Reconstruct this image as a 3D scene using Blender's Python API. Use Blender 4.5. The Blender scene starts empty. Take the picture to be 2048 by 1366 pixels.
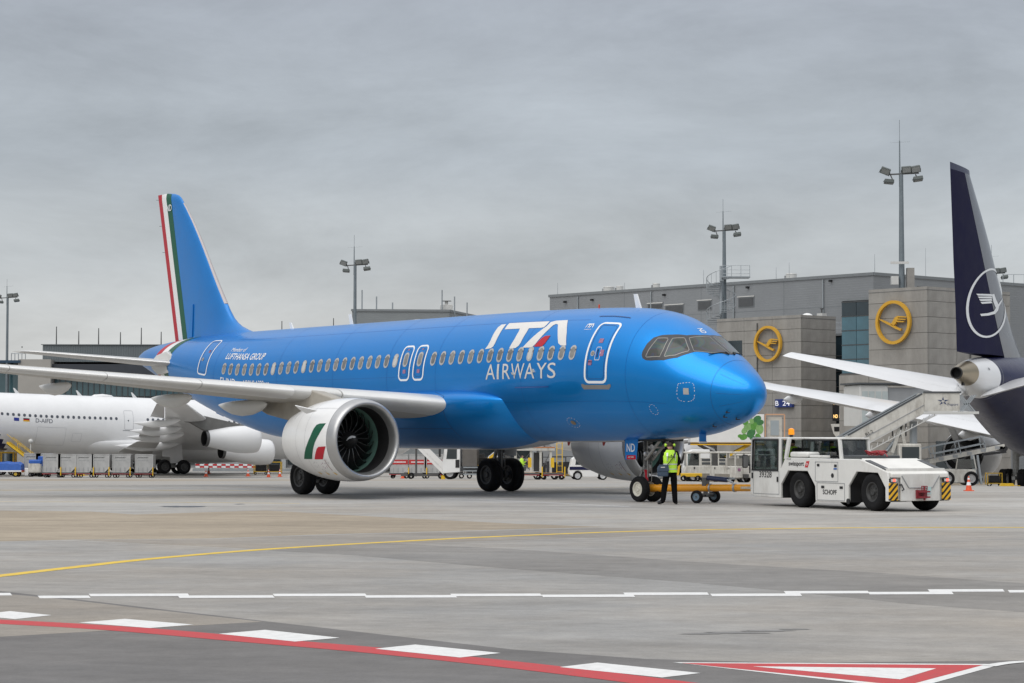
import bpy, bmesh, math, random
import numpy as np
from mathutils import Vector, Matrix

random.seed(7)
SC = bpy.context.scene
COL = SC.collection
PI = math.pi

# ------------------------------------------------------------------ camera
F_PX, CAM_H, PITCH, ROLL = 4466.6, 1.9265, 0.0425, 0.0017     # focal length in photo pixels (2048 wide)
cd = bpy.data.cameras.new('camera'); cam = bpy.data.objects.new('camera', cd); COL.objects.link(cam)
cd.sensor_width = 36.0; cd.lens = F_PX / 2048 * 36.0; cd.clip_start = 0.5; cd.clip_end = 9000
cam.location = (0, 0, CAM_H); cam.rotation_euler = (PI/2 + PITCH, -ROLL, 0)
SC.camera = cam
SC.render.engine = 'CYCLES'
SC.cycles.use_denoising = True
SC.cycles.max_bounces = 6; SC.cycles.glossy_bounces = 4; SC.cycles.transparent_max_bounces = 8
SC.cycles.sample_clamp_indirect = 6.0
SC.render.resolution_x, SC.render.resolution_y = 1024, 683

# ------------------------------------------------------------------ world: overcast sky
SUN_EL, SUN_AZ = math.radians(50), math.radians(215)            # sun veiled behind the camera's left shoulder
w = bpy.data.worlds.new('World'); SC.world = w; w.use_nodes = True
nt = w.node_tree; nt.nodes.clear()
def wn(t, **k):
    n = nt.nodes.new(t)
    for a, v in k.items(): setattr(n, a, v)
    return n
out = wn('ShaderNodeOutputWorld'); bg = wn('ShaderNodeBackground')
sky = wn('ShaderNodeTexSky', sky_type='NISHITA'); sky.sun_disc = False
sky.sun_elevation = SUN_EL; sky.sun_rotation = SUN_AZ; sky.air_density = 1.0; sky.dust_density = 3.0
tc = wn('ShaderNodeTexCoord'); sep = wn('ShaderNodeSeparateXYZ')
nt.links.new(tc.outputs['Generated'], sep.inputs[0])
ramp = wn('ShaderNodeValToRGB'); cr = ramp.color_ramp; cr.interpolation = 'EASE'
for i, (p, c) in enumerate([(0.0, (.60,.60,.58)), (.035, (.575,.585,.58)), (.085, (.475,.505,.525)), (.13, (.42,.46,.50)), (.20, (.385,.42,.47)), (.5, (.74,.76,.80)), (1.0, (1.20,1.22,1.26))]):
    e = cr.elements[i] if i < 2 else cr.elements.new(p)
    e.position = p; e.color = (*c, 1)
nt.links.new(sep.outputs['Z'], ramp.inputs[0])
# cloud sheets: direction divided by height, so that the banks flatten towards the horizon
mp = wn('ShaderNodeMapping'); mp.inputs['Scale'].default_value = (3.0, 3.0, 9.0); mp.inputs['Location'].default_value = (3.1, .4, 0)
nt.links.new(tc.outputs['Generated'], mp.inputs[0])
nz = wn('ShaderNodeTexNoise'); nz.inputs['Scale'].default_value = 2.1; nz.inputs['Detail'].default_value = 9; nz.inputs['Roughness'].default_value = .64; nz.inputs['Distortion'].default_value = .25
nt.links.new(mp.outputs[0], nz.inputs['Vector'])
mr = wn('ShaderNodeMapRange'); mr.inputs[1].default_value = .3; mr.inputs[2].default_value = .72; mr.inputs[3].default_value = .83; mr.inputs[4].default_value = 1.18
nt.links.new(nz.outputs['Fac'], mr.inputs[0])
mul = wn('ShaderNodeMix', data_type='RGBA', blend_type='MULTIPLY'); mul.inputs[0].default_value = 1
nt.links.new(ramp.outputs[0], mul.inputs[6]); nt.links.new(mr.outputs[0], mul.inputs[7])
sc_ = wn('ShaderNodeMix', data_type='RGBA', blend_type='MULTIPLY'); sc_.inputs[0].default_value = 1; sc_.inputs[7].default_value = (.10, .10, .10, 1)
nt.links.new(sky.outputs[0], sc_.inputs[6])
mx = wn('ShaderNodeMix', data_type='RGBA'); mx.inputs[0].default_value = .95
nt.links.new(sc_.outputs[2], mx.inputs[6]); nt.links.new(mul.outputs[2], mx.inputs[7])
nt.links.new(mx.outputs[2], bg.inputs[0]); bg.inputs[1].default_value = 1.0
nt.links.new(bg.outputs[0], out.inputs[0])

sl = bpy.data.lights.new('sun', 'SUN'); sl.energy = 1.4; sl.angle = math.radians(60); sl.color = (1, .965, .91)
so = bpy.data.objects.new('sun', sl); COL.objects.link(so)
# azimuth measured from +Y clockwise; light comes from there
sd = Vector((math.sin(SUN_AZ)*math.cos(SUN_EL), math.cos(SUN_AZ)*math.cos(SUN_EL), math.sin(SUN_EL)))
so.rotation_euler = (-sd).to_track_quat('-Z', 'Y').to_euler()
vs = SC.view_settings; vs.view_transform = 'Standard'; vs.look = 'None'; vs.exposure = 0.12; vs.gamma = 1.0; vs.use_curve_mapping = False

# ------------------------------------------------------------------ measuring helpers
_d = np.array([0, math.cos(PITCH), math.sin(PITCH)]); _r = np.array([1., 0, 0]); _u = np.cross(_r, _d)
_r2 = _r*math.cos(ROLL)+_u*math.sin(ROLL); _u2 = -_r*math.sin(ROLL)+_u*math.cos(ROLL); _C = np.array([0, 0, CAM_H])
def ray(px, py): return _d+_r2*((px-1024)/F_PX)+_u2*((683-py)/F_PX)
def at(px, py, Y):
    t = ray(px, py); return _C+t*(Y/t[1])
def gz(x, y):
    """height of the apron: level under the blue airliner, then falling gently towards the terminal"""
    k = .0155+.00035*min(30, max(0, x-10)); a = max(0., y-80); a = a*a/(a+12) if a > 0 else 0
    return max(-k*a*1.08, -1.8)
def gnd(px, py):
    t = ray(px, py); lo, hi = 1., 2000.
    for _ in range(50):
        m = (lo+hi)/2; p = _C+t*m
        if p[2] > gz(p[0], p[1]): lo = m
        else: hi = m
    return _C+t*lo
def gat(px, Y):
    """point on the apron at picture column px and distance Y"""
    x = (px-1024)/F_PX*Y; return (x, Y, gz(x, Y))

# ------------------------------------------------------------------ materials
MATS = {}
def mat(name, col, rough=.5, metal=0., var=.08, vs=2.0, bump=0., bs=30., coat=0., coat_r=.06, emit=0., spec=.5, dirt=None):
    if name in MATS: return MATS[name]
    m = bpy.data.materials.new(name); m.use_nodes = True; MATS[name] = m
    t = m.node_tree; b = t.nodes['Principled BSDF']
    b.inputs['Base Color'].default_value = (*col, 1); b.inputs['Roughness'].default_value = rough; b.inputs['Metallic'].default_value = metal
    b.inputs['Coat Weight'].default_value = coat; b.inputs['Coat Roughness'].default_value = coat_r; b.inputs['Specular IOR Level'].default_value = spec
    tcn = t.nodes.new('ShaderNodeTexCoord')
    if var > 0:
        n = t.nodes.new('ShaderNodeTexNoise'); n.inputs['Scale'].default_value = vs; n.inputs['Detail'].default_value = 6; n.inputs['Roughness'].default_value = .62
        t.links.new(tcn.outputs['Object'], n.inputs['Vector'])
        mr = t.nodes.new('ShaderNodeMapRange'); mr.inputs[1].default_value = .25; mr.inputs[2].default_value = .75; mr.inputs[3].default_value = 1-var; mr.inputs[4].default_value = 1+var
        t.links.new(n.outputs['Fac'], mr.inputs[0])
        x = t.nodes.new('ShaderNodeMix'); x.data_type = 'RGBA'; x.blend_type = 'MULTIPLY'; x.inputs[0].default_value = 1; x.inputs[6].default_value = (*col, 1)
        t.links.new(mr.outputs[0], x.inputs[7]); last = x.outputs[2]
        if dirt:
            n2 = t.nodes.new('ShaderNodeTexNoise'); n2.inputs['Scale'].default_value = vs*.7; n2.inputs['Detail'].default_value = 9; n2.inputs['Roughness'].default_value = .75
            mpn = t.nodes.new('ShaderNodeMapping'); mpn.inputs['Scale'].default_value = (1, 1, .35); mpn.inputs['Location'].default_value = (4, 9, 2)
            t.links.new(tcn.outputs['Object'], mpn.inputs[0]); t.links.new(mpn.outputs[0], n2.inputs['Vector'])
            m2 = t.nodes.new('ShaderNodeMapRange'); m2.inputs[1].default_value = .48; m2.inputs[2].default_value = .78; m2.inputs[3].default_value = 0; m2.inputs[4].default_value = dirt[3]
            t.links.new(n2.outputs['Fac'], m2.inputs[0])
            y = t.nodes.new('ShaderNodeMix'); y.data_type = 'RGBA'; t.links.new(m2.outputs[0], y.inputs[0]); t.links.new(last, y.inputs[6]); y.inputs[7].default_value = (*dirt[:3], 1); last = y.outputs[2]
        t.links.new(last, b.inputs['Base Color'])
        r = t.nodes.new('ShaderNodeMapRange'); r.inputs[1].default_value = .2; r.inputs[2].default_value = .8; r.inputs[3].default_value = max(.02, rough-.06); r.inputs[4].default_value = min(1, rough+.08)
        t.links.new(n.outputs['Fac'], r.inputs[0]); t.links.new(r.outputs[0], b.inputs['Roughness'])
    if bump > 0:
        n3 = t.nodes.new('ShaderNodeTexNoise'); n3.inputs['Scale'].default_value = bs; n3.inputs['Detail'].default_value = 5
        t.links.new(tcn.outputs['Object'], n3.inputs['Vector']); bp = t.nodes.new('ShaderNodeBump'); bp.inputs['Strength'].default_value = bump; bp.inputs['Distance'].default_value = .05
        t.links.new(n3.outputs['Fac'], bp.inputs['Height']); t.links.new(bp.outputs[0], b.inputs['Normal'])
    if emit > 0:
        b.inputs['Emission Color'].default_value = (*col, 1); b.inputs['Emission Strength'].default_value = emit
    return m

def glass(name, tint=(.75, .85, .85), alpha=.3, rough=.03):
    """window glass: a clear pane that mirrors the sky"""
    if name in MATS: return MATS[name]
    m = bpy.data.materials.new(name); m.use_nodes = True; MATS[name] = m
    t = m.node_tree; t.nodes.clear(); o = t.nodes.new('ShaderNodeOutputMaterial'); mx = t.nodes.new('ShaderNodeMixShader')
    tr = t.nodes.new('ShaderNodeBsdfTransparent'); tr.inputs[0].default_value = (*tint, 1); g = t.nodes.new('ShaderNodeBsdfGlossy'); g.inputs['Roughness'].default_value = rough
    fr = t.nodes.new('ShaderNodeFresnel'); fr.inputs[0].default_value = 1.5; ad = t.nodes.new('ShaderNodeMath'); ad.inputs[1].default_value = alpha
    t.links.new(fr.outputs[0], ad.inputs[0]); t.links.new(ad.outputs[0], mx.inputs[0]); t.links.new(tr.outputs[0], mx.inputs[1]); t.links.new(g.outputs[0], mx.inputs[2]); t.links.new(mx.outputs[0], o.inputs[0])
    return m

WHITE = mat('white_paint', (.78, .78, .77), .38, var=.04, coat=.25)
WHITE2 = mat('worn_white_paint', (.56, .545, .50), .55, var=.14, vs=2.5, dirt=(.14, .11, .08, .8))
OFFW = mat('cream_paint', (.74, .73, .69), .42, var=.05, coat=.15, dirt=(.3, .27, .22, .22))
GREYP = mat('light_grey_paint', (.56, .56, .54), .4, var=.05, coat=.15)
MGREY = mat('mid_grey_paint', (.30, .31, .32), .5)
DGREY = mat('dark_grey_paint', (.07, .075, .08), .5)
BLACK = mat('black_plastic', (.015, .015, .017), .55)
RUBBER = mat('tyre_rubber', (.011, .011, .012), .85, var=.3, vs=3, bump=.2, bs=25, spec=.2)
STEEL = mat('galvanised_steel', (.36, .39, .41), .45, .55, var=.1)
DSTEEL = mat('dark_steel', (.12, .12, .12), .45, .6, var=.2)
ALU = mat('brushed_aluminium', (.62, .62, .61), .34, .75, var=.12, vs=3, dirt=(.25, .24, .22, .4))
YELLOW = mat('safety_yellow', (.74, .46, .02), .45, var=.1, dirt=(.2, .12, .03, .3))
ORANGE = mat('orange_paint', (.80, .34, .015), .4, var=.06, coat=.2)
RED = mat('red_paint', (.52, .025, .03), .42, var=.06)
HIVIS = mat('hi_vis_yellow', (.52, .86, .06), .75, var=.1, vs=9, bump=.3, bs=14)
SILVERB = mat('reflective_band', (.62, .64, .62), .4, .2)
NAVY = mat('navy_paint', (.008, .010, .052), .30, var=.05, coat=.08, spec=.25)
TARPB = mat('blue_tarp', (.02, .10, .40), .5, var=.15, bump=.6, bs=3)
GLASSD = mat('dark_glass', (.02, .03, .035), .06, var=.2, vs=.6, spec=.8)
CLEAR = glass('clear_glass')
TINTED = glass('tinted_glass', (.35, .42, .42), .12)

# ------------------------------------------------------------------ mesh builder
class MB:
    def __init__(s): s.v = []; s.f = []; s.mi = []; s.M = Matrix()
    def add(s, vs, fs, mi=0):
        o = len(s.v); M = s.M
        s.v += [tuple(M @ Vector(p)) for p in vs]; s.f += [tuple(i+o for i in q) for q in fs]; s.mi += [mi]*len(fs); return s
    def box(s, x0, x1, y0, y1, z0, z1, mi=0):
        return s.add([(x0,y0,z0),(x1,y0,z0),(x1,y1,z0),(x0,y1,z0),(x0,y0,z1),(x1,y0,z1),(x1,y1,z1),(x0,y1,z1)], [(0,3,2,1),(4,5,6,7),(0,1,5,4),(1,2,6,5),(2,3,7,6),(3,0,4,7)], mi)
    def bar(s, p, q, wd, h=None, mi=0, up=(0,0,1)):
        """box from p to q with cross-section wd x h"""
        p, q = Vector(p), Vector(q); h = h or wd; a = (q-p).normalized(); u = Vector(up)
        if abs(a.dot(u)) > .98: u = Vector((1, 0, 0))
        r = a.cross(u).normalized()*wd/2; u = r.cross(a).normalized()*h/2
        vs = [p-r-u, p+r-u, p+r+u, p-r+u, q-r-u, q+r-u, q+r+u, q-r+u]
        return s.add(vs, [(0,1,2,3),(7,6,5,4),(0,4,5,1),(1,5,6,2),(2,6,7,3),(3,7,4,0)], mi)
    def cyl(s, p, q, r0, r1=None, n=14, mi=0, caps=True):
        r1 = r0 if r1 is None else r1; p, q = Vector(p), Vector(q); a = (q-p).normalized()
        u = Vector((0, 0, 1)) if abs(a.z) < .9 else Vector((1, 0, 0)); u = a.cross(u).normalized(); v = a.cross(u)
        vs = []; fs = []
        for c, r in ((p, r0), (q, r1)): vs += [c+(u*math.cos(2*PI*i/n)+v*math.sin(2*PI*i/n))*r for i in range(n)]
        fs = [(i, (i+1) % n, n+(i+1) % n, n+i) for i in range(n)]
        if caps: fs += [tuple(range(n))[::-1], tuple(range(n, 2*n))]
        return s.add(vs, fs, mi)
    def rev(s, prof, o=(0,0,0), ax='x', n=24, mi=0, a0=0, a1=2*PI, mis=None):
        """surface of revolution; prof = [(along, radius)...]"""
        full = abs(a1-a0-2*PI) < 1e-6; k = n if full else n+1; vs = []; fs = []
        for (t, r) in prof:
            for i in range(k):
                a = a0+(a1-a0)*i/n; c, d = r*math.cos(a), r*math.sin(a)
                p = {'x': (t, c, d), 'y': (d, t, c), 'z': (c, d, t)}[ax]; vs.append((p[0]+o[0], p[1]+o[1], p[2]+o[2]))
        for j in range(len(prof)-1):
            q = [(j*k+i, j*k+(i+1) % k, (j+1)*k+(i+1) % k, (j+1)*k+i) for i in range(n if not full else k)]
            s.add([], [], mi); fs += q
        o_ = len(s.v); s.v += [tuple(s.M @ Vector(p)) for p in vs]; s.f += [tuple(i+o_ for i in q) for q in fs]
        per = n if not full else k
        for j in range(len(prof)-1): s.mi += [mis[j] if mis else mi]*per
        return s
    def prism(s, poly, a, b, ax='y', mi=0):
        """extrude a 2-D outline from a to b; ax y: outline in x,z; ax x: y,z; ax z: x,y"""
        n = len(poly); f = {'y': lambda p, t: (p[0], t, p[1]), 'x': lambda p, t: (t, p[0], p[1]), 'z': lambda p, t: (p[0], p[1], t)}[ax]
        vs = [f(p, a) for p in poly]+[f(p, b) for p in poly]
        fs = [tuple(range(n)), tuple(range(n, 2*n))[::-1]]+[(i, i+n, (i+1) % n+n, (i+1) % n) for i in range(n)]
        return s.add(vs, fs, mi)
    def loft(s, rings, mi=0, close=True, caps=True):
        n = len(rings[0]); vs = [p for r in rings for p in r]; fs = []; m = n if close else n-1
        for j in range(len(rings)-1): fs += [(j*n+i, j*n+(i+1) % n, (j+1)*n+(i+1) % n, (j+1)*n+i) for i in range(m)]
        if caps: fs += [tuple(range(n))[::-1], tuple(range((len(rings)-1)*n, len(rings)*n))]
        return s.add(vs, fs, mi)
    def tube(s, pts, r, n=8, mi=0):
        for a, b in zip(pts[:-1], pts[1:]): s.cyl(a, b, r, n=n, mi=mi)
        return s
    def quad(s, a, b, c, d, mi=0): return s.add([a, b, c, d], [(0, 1, 2, 3)], mi)
    def build(s, name, mats, parent=None, loc=None, rot=None, bev=0, ang=35, fixn=True):
        me = bpy.data.meshes.new(name); me.from_pydata(s.v, [], s.f)
        mats = mats if isinstance(mats, (list, tuple)) else [mats]
        for m in mats: me.materials.append(m)
        if fixn:
            bm = bmesh.new(); bm.from_mesh(me); bmesh.ops.recalc_face_normals(bm, faces=bm.faces); bm.to_mesh(me); bm.free()
        me.polygons.foreach_set('material_index', s.mi); me.polygons.foreach_set('use_smooth', [True]*len(me.polygons))
        me.set_sharp_from_angle(angle=math.radians(ang))
        o = bpy.data.objects.new(name, me); COL.objects.link(o)
        if parent: o.parent = parent
        if loc is not None: o.location = loc
        if rot is not None: o.rotation_euler = rot
        if bev:
            b = o.modifiers.new('bevel', 'BEVEL'); b.width = bev; b.segments = 2; b.limit_method = 'ANGLE'; b.angle_limit = math.radians(40); b.harden_normals = False
        return o

def tag(o, label, cat, group=None):
    o['label'] = label; o['category'] = cat
    if group: o['group'] = group
    return o
def thing(name, label, cat, loc=(0,0,0), rz=0., group=None):
    o = bpy.data.objects.new(name, None); COL.objects.link(o); o.location = loc; o.rotation_euler = (0, 0, rz); o.empty_display_size = .2
    return tag(o, label, cat, group)
def struct(o, kind='structure'): o['kind'] = kind; return o
def copy_tree(o, parent=None):
    c = o.copy(); COL.objects.link(c); c.parent = parent
    for ch in list(o.children): copy_tree(ch, c)
    return c
def dup(o, loc, rz, label=None, group=None):
    c = copy_tree(o); c.location = loc; c.rotation_euler = (0, 0, rz)
    if label: c['label'] = label
    if group: c['group'] = group
    return c
def B(*a, **k): return MB().box(*a, **k)

_textcache = {}
def text_geo(s, shear=0., bold=0.):
    k = (s, shear, bold)
    if k not in _textcache:
        c = bpy.data.curves.new('t', 'FONT'); c.body = s; c.shear = shear; c.offset = bold; c.resolution_u = 4
        o = bpy.data.objects.new('t', c); me = o.to_mesh()
        v = [(p.co.x, p.co.y) for p in me.vertices]; f = [tuple(p.vertices) for p in me.polygons]
        o.to_mesh_clear(); bpy.data.objects.remove(o); bpy.data.curves.remove(c)
        a = np.array(v); a -= a.min(0); sz = a.max(0); _textcache[k] = (a/sz, f, sz)
    return _textcache[k]
def text(name, s, mt, parent, o, u, v, wd, ht, shear=0., bold=0., th=.004):
    """flat lettering: origin o, unit directions u (reading) and v (up), total width wd, height ht"""
    a, f, _ = text_geo(s, shear, bold); o, u, v = Vector(o), Vector(u).normalized(), Vector(v).normalized(); n = u.cross(v)
    m = MB(); m.v = [tuple(o+u*(p[0]*wd)+v*(p[1]*ht)+n*th) for p in a]; m.f = list(f); m.mi = [0]*len(f)
    return m.build(name, mt, parent, fixn=False)
# ================================================================== the setting: apron
def ground_mat(name, col, dark=.72, streak=1.0, tint=(.36,.30,.23), tint_amt=.42):
    m = bpy.data.materials.new(name); m.use_nodes = True; t = m.node_tree; b = t.nodes['Principled BSDF']; b.inputs['Roughness'].default_value = .85; b.inputs['Specular IOR Level'].default_value = .3
    g = t.nodes.new('ShaderNodeNewGeometry')
    def noise(sx, sy, sc, det, rough, loc=(0,0,0), rot=12):
        mp = t.nodes.new('ShaderNodeMapping'); mp.inputs['Scale'].default_value = (sx, sy, 1); mp.inputs['Location'].default_value = loc; mp.vector_type = 'TEXTURE' if False else 'POINT'
        rt = t.nodes.new('ShaderNodeVectorRotate'); rt.inputs['Angle'].default_value = math.radians(rot); t.links.new(g.outputs['Position'], rt.inputs['Vector'])
        t.links.new(rt.outputs[0], mp.inputs[0]); n = t.nodes.new('ShaderNodeTexNoise'); n.inputs['Scale'].default_value = sc; n.inputs['Detail'].default_value = det; n.inputs['Roughness'].default_value = rough
        t.links.new(mp.outputs[0], n.inputs['Vector']); return n.outputs['Fac']
    def rng(v, a, c, lo, hi):
        r = t.nodes.new('ShaderNodeMapRange'); r.inputs[1].default_value = a; r.inputs[2].default_value = c; r.inputs[3].default_value = lo; r.inputs[4].default_value = hi; t.links.new(v, r.inputs[0]); return r.outputs[0]
    def mul(a, bb):
        x = t.nodes.new('ShaderNodeMath'); x.operation = 'MULTIPLY'; t.links.new(a, x.inputs[0]); t.links.new(bb, x.inputs[1]); return x.outputs[0]
    big = rng(noise(1, 1, .075, 6, .62), .3, .7, .89, 1.11)
    mid = rng(noise(1, 1, .42, 9, .72, (5,9,0)), .3, .7, .86, 1.13)
    sa = rng(noise(.07, 1., 1.1, 7, .65, (7,3,0), 15), .3, .72, 1-.15*streak, 1+.09*streak)     # rubber and water marks drawn out in the direction of traffic
    sb = rng(noise(.06, 1., .8, 6, .65, (1,8,0), -28), .32, .72, 1-.12*streak, 1+.07*streak)
    fine = rng(noise(1, 1, 2.6, 9, .85), .28, .72, .80, 1.17)
    grit = rng(noise(1, 1, 30., 5, .85), .25, .75, .86, 1.14)
    blot = rng(noise(.6, 1.0, .5, 9, .72, (2,31,0)), .60, .74, 1.0, dark)
    f = mul(mul(mul(big, mid), mul(sa, sb)), mul(mul(fine, grit), blot))
    c1 = t.nodes.new('ShaderNodeMix'); c1.data_type = 'RGBA'; c1.inputs[6].default_value = (*col, 1); c1.inputs[7].default_value = (*tint, 1)
    t.links.new(rng(noise(1, 1, .11, 7, .65, (11,5,0)), .40, .66, 0, tint_amt), c1.inputs[0])
    x = t.nodes.new('ShaderNodeMix'); x.data_type = 'RGBA'; x.blend_type = 'MULTIPLY'; x.inputs[0].default_value = 1; t.links.new(c1.outputs[2], x.inputs[6]); t.links.new(f, x.inputs[7])
    t.links.new(x.outputs[2], b.inputs['Base Color'])
    bp = t.nodes.new('ShaderNodeBump'); bp.inputs['Strength'].default_value = .25; bp.inputs['Distance'].default_value = .01; t.links.new(noise(1, 1, 40., 4, .7), bp.inputs['Height']); t.links.new(bp.outputs[0], b.inputs['Normal'])
    return m
CONC = ground_mat('apron_concrete', (.345, .338, .322))
CONC_M = ground_mat('apron_middle_concrete', (.295, .290, .280))
CONC_L = ground_mat('apron_concrete_light', (.40, .39, .37))
CONC_B = ground_mat('apron_brown_asphalt', (.32, .27, .205), tint=(.40,.34,.26))
CONC_D = ground_mat('apron_dark_asphalt', (.225, .218, .208), tint=(.27,.245,.215))
CONC_DD = ground_mat('apron_black_asphalt', (.155, .15, .147), tint=(.20,.185,.17))
CONC_W = ground_mat('apron_worn_asphalt', (.27, .252, .228))
TAR = mat('tar_joint', (.05, .048, .045), .8, var=.3)

m = MB(); ys = [-60, 10, 40, 60, 76, 80]+[80+4*i for i in range(1, 40)]+[250, 300, 400, 600, 1500, 6000]; xs = [-4000, -400, -120]+[-80+8*i for i in range(21)]+[120, 400, 4000]
for y in ys:
    for x in xs: m.v.append((x, y, gz(x, y)))
nx = len(xs)
for j in range(len(ys)-1):
    for i in range(nx-1): m.f.append((j*nx+i, j*nx+i+1, (j+1)*nx+i+1, (j+1)*nx+i)); m.mi.append(0)
ground = struct(m.build('ground', CONC, ang=80)); ground['label'] = 'grey concrete apron with patches, joints and stains'

_lay = [0]
def g2(px, py): p = gnd(px, py); return (p[0], p[1])
def sheet(name, poly, z, mt, parent=ground, px=True, kind=None):
    """flat sheet laid on the apron; outline in photo pixels or metres, cut into strips so that it follows the fall"""
    P = [g2(*p) if px else p for p in poly]; _lay[0] = (_lay[0]+1) % 9; z += .00008*_lay[0]
    me = bpy.data.meshes.new(name); bm = bmesh.new(); bm.faces.new([bm.verts.new((p[0], p[1], 0)) for p in P]); bmesh.ops.triangulate(bm, faces=bm.faces[:])
    if max(p[1] for p in P) > 79:
        for k in range(80, int(max(p[1] for p in P))+4, 4):
            bmesh.ops.bisect_plane(bm, geom=bm.verts[:]+bm.edges[:]+bm.faces[:], plane_co=(0, k, 0), plane_no=(0, 1, 0))
    for v in bm.verts: v.co.z = gz(v.co.x, v.co.y)+z
    bmesh.ops.recalc_face_normals(bm, faces=bm.faces)
    if sum(f.normal.z for f in bm.faces) < 0: bmesh.ops.reverse_faces(bm, faces=bm.faces[:])
    bm.to_mesh(me); bm.free(); me.materials.append(mt); o = bpy.data.objects.new(name, me); COL.objects.link(o)
    if parent: o.parent = parent
    if kind: struct(o, kind)
    return o
def strip(pts, wd):
    """outline of a band of width wd along a polyline given in metres"""
    L, R = [], []
    for i, p in enumerate(pts):
        a = Vector(pts[max(0, i-1)]); b = Vector(pts[min(len(pts)-1, i+1)]); d = (b-a).normalized(); n = Vector((-d.y, d.x))*wd/2
        L.append(tuple(Vector(p)+n)); R.append(tuple(Vector(p)-n))
    return L+R[::-1]
def spline(pts, n=8):
    out = []
    for i in range(len(pts)-1):
        p0, p1, p2, p3 = [np.array(pts[min(len(pts)-1, max(0, k))]) for k in (i-1, i, i+1, i+2)]
        for j in range(n):
            t = j/n; out.append(tuple(.5*((2*p1)+(p2-p0)*t+(2*p0-5*p1+4*p2-p3)*t*t+(3*p1-p0-3*p2+p3)*t**3)))
    return out+[tuple(pts[-1])]

# paving fields of different age
Z1 = .0009
sheet('paving_field', [(-400,1092),(150,1081),(530,1101),(760,1088),(1200,1076),(1500,1066),(2400,1062),(2900,1500),(-700,1500)], .0003, CONC_M)
sheet('paving_field', [(-200,1019),(180,1023),(270,1029),(530,1021),(800,1036),(1024,1047),(1210,1054),(900,1062),(640,1069),(420,1077),(150,1079),(-200,1088)], Z1, CONC_B)
sheet('paving_field', [(150,1080),(420,1078.5),(640,1070.5),(900,1063.5),(1210,1055.5),(1500,1064),(1200,1075),(800,1087),(530,1099)], Z1, CONC_W)
sheet('paving_field', [(535,1101),(760,1086),(1024,1098),(1450,1128),(1760,1146),(2200,1178),(2200,1236),(1820,1208),(1570,1182),(1380,1165),(1024,1138),(700,1110)], Z1, CONC_D)
sheet('paving_field', [(-300,1150),(0,1182.5),(130,1196),(300,1216),(530,1242.5),(1024,1299),(1290,1318),(1600,1326),(2300,1318),(2600,1440),(-300,1440)], Z1, CONC_DD)
sheet('paving_field', [(-300,1166),(0,1187),(130,1199),(300,1219),(525,1244),(380,1252),(0,1274),(-300,1286)], Z1*2, CONC_W)
sheet('paving_field', [(-200,996),(2300,996),(2300,1014),(1500,1013),(800,1012),(-200,1012)], Z1, CONC_L)
sheet('paving_field', [(-200,957),(2300,957),(2300,963.5),(-200,962)], Z1, CONC_B)
sheet('paving_field', [(1180,1010),(1700,1031),(2300,1036),(2300,1028),(1800,1022)], Z1*2, CONC_L)
for pts in ([(-300,1148),(0,1180),(130,1195),(300,1215),(530,1241),(1024,1297.5),(1290,1316)], [(530,1100),(700,1110.5),(1024,1138.5),(1380,1165.5),(1570,1182.5),(2200,1238)], [(0,1021),(270,1029.5)], [(530,1021.5),(800,1036.5),(1210,1054.5)],
            [(150,1080),(370,1093),(530,1099)], [(300,1133),(620,1160),(1024,1195),(1500,1240),(2200,1300)], [(760,1086),(1024,1097.5),(1450,1127.5),(1760,1145.5),(2200,1177)], [(1290,1318),(1519,1349),(1640,1340),(1800,1332)], [(-100,1330),(400,1366),(560,1380)]):
    sheet('tar_joint', strip([g2(*p) for p in pts], .045), Z1*3, TAR)

TARF = mat('faint_joint', (.15, .145, .138), .85, var=.25, vs=3)
for pts in ([(-200,1112),(700,1180),(1700,1262),(2300,1310)], [(200,1290),(900,1352),(1100,1372)], [(-200,1235),(500,1310),(950,1366)], [(330,1095),(120,1130),(-200,1185)], [(1240,1150),(760,1216),(300,1290)], [(1900,1160),(1500,1240),(1150,1330)], [(1000,1065),(1700,1108),(2300,1147)], [(2100,1062),(1700,1100),(1300,1150)], [(-100,1040),(500,1062),(900,1086)], [(1300,1024),(1800,1043),(2300,1062)], [(300,1006),(900,1024),(1400,1046)]):
    sheet('slab_joint', strip([g2(*p) for p in pts], .028), Z1*2.6, TARF)
YLINE = mat('yellow_line_paint', (.66, .45, .04), .75, var=.2, vs=5, dirt=(.33,.3,.24,.75))
WLINE = mat('white_line_paint', (.68, .68, .67), .75, var=.10, vs=12, dirt=(.36,.35,.34,.45))
RLINE = mat('red_line_paint', (.46, .035, .04), .7, var=.14, vs=12, dirt=(.22,.12,.11,.45))
Z3 = .0034
def mark(name, label, poly, z, mt, px=True): o = sheet(name, poly, z, mt, None, px, 'structure'); o['label'] = label; return o
ylp = spline([g2(*p) for p in [(-260,1184),(0,1152),(150,1134.5),(300,1118),(530,1099),(800,1083),(1024,1072),(1300,1062),(1600,1057),(1850,1055),(2300,1055.5)]])
mark('yellow_guide_line', 'long yellow taxi guide line curving across the apron', strip(ylp, .27), Z3, YLINE, False)
rlp = spline([g2(*p) for p in [(-300,1231),(0,1244),(250,1258.5),(500,1280),(750,1301.5),(1024,1330),(1274,1360),(1500,1390)]])
mark('red_boundary_line', 'wide red boundary line running across the foreground', strip(rlp, .42), Z3, RLINE, False)
for i, q in enumerate([[(-60,1231),(20,1223),(103,1231),(30,1239)], [(157,1246),(250,1238.5),(387,1250),(300,1257)], [(437,1268.5),(530,1260.5),(679,1276.5),(590,1284)], [(750,1298.5),(830,1290),(1001,1307),(920,1316)], [(1119,1335),(1194,1326),(1401,1347),(1324,1356)]]):
    mark('white_block_marking', 'white block painted along the red boundary line, number %d from the left' % (i+1), q, Z3+.001, WLINE)
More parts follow.
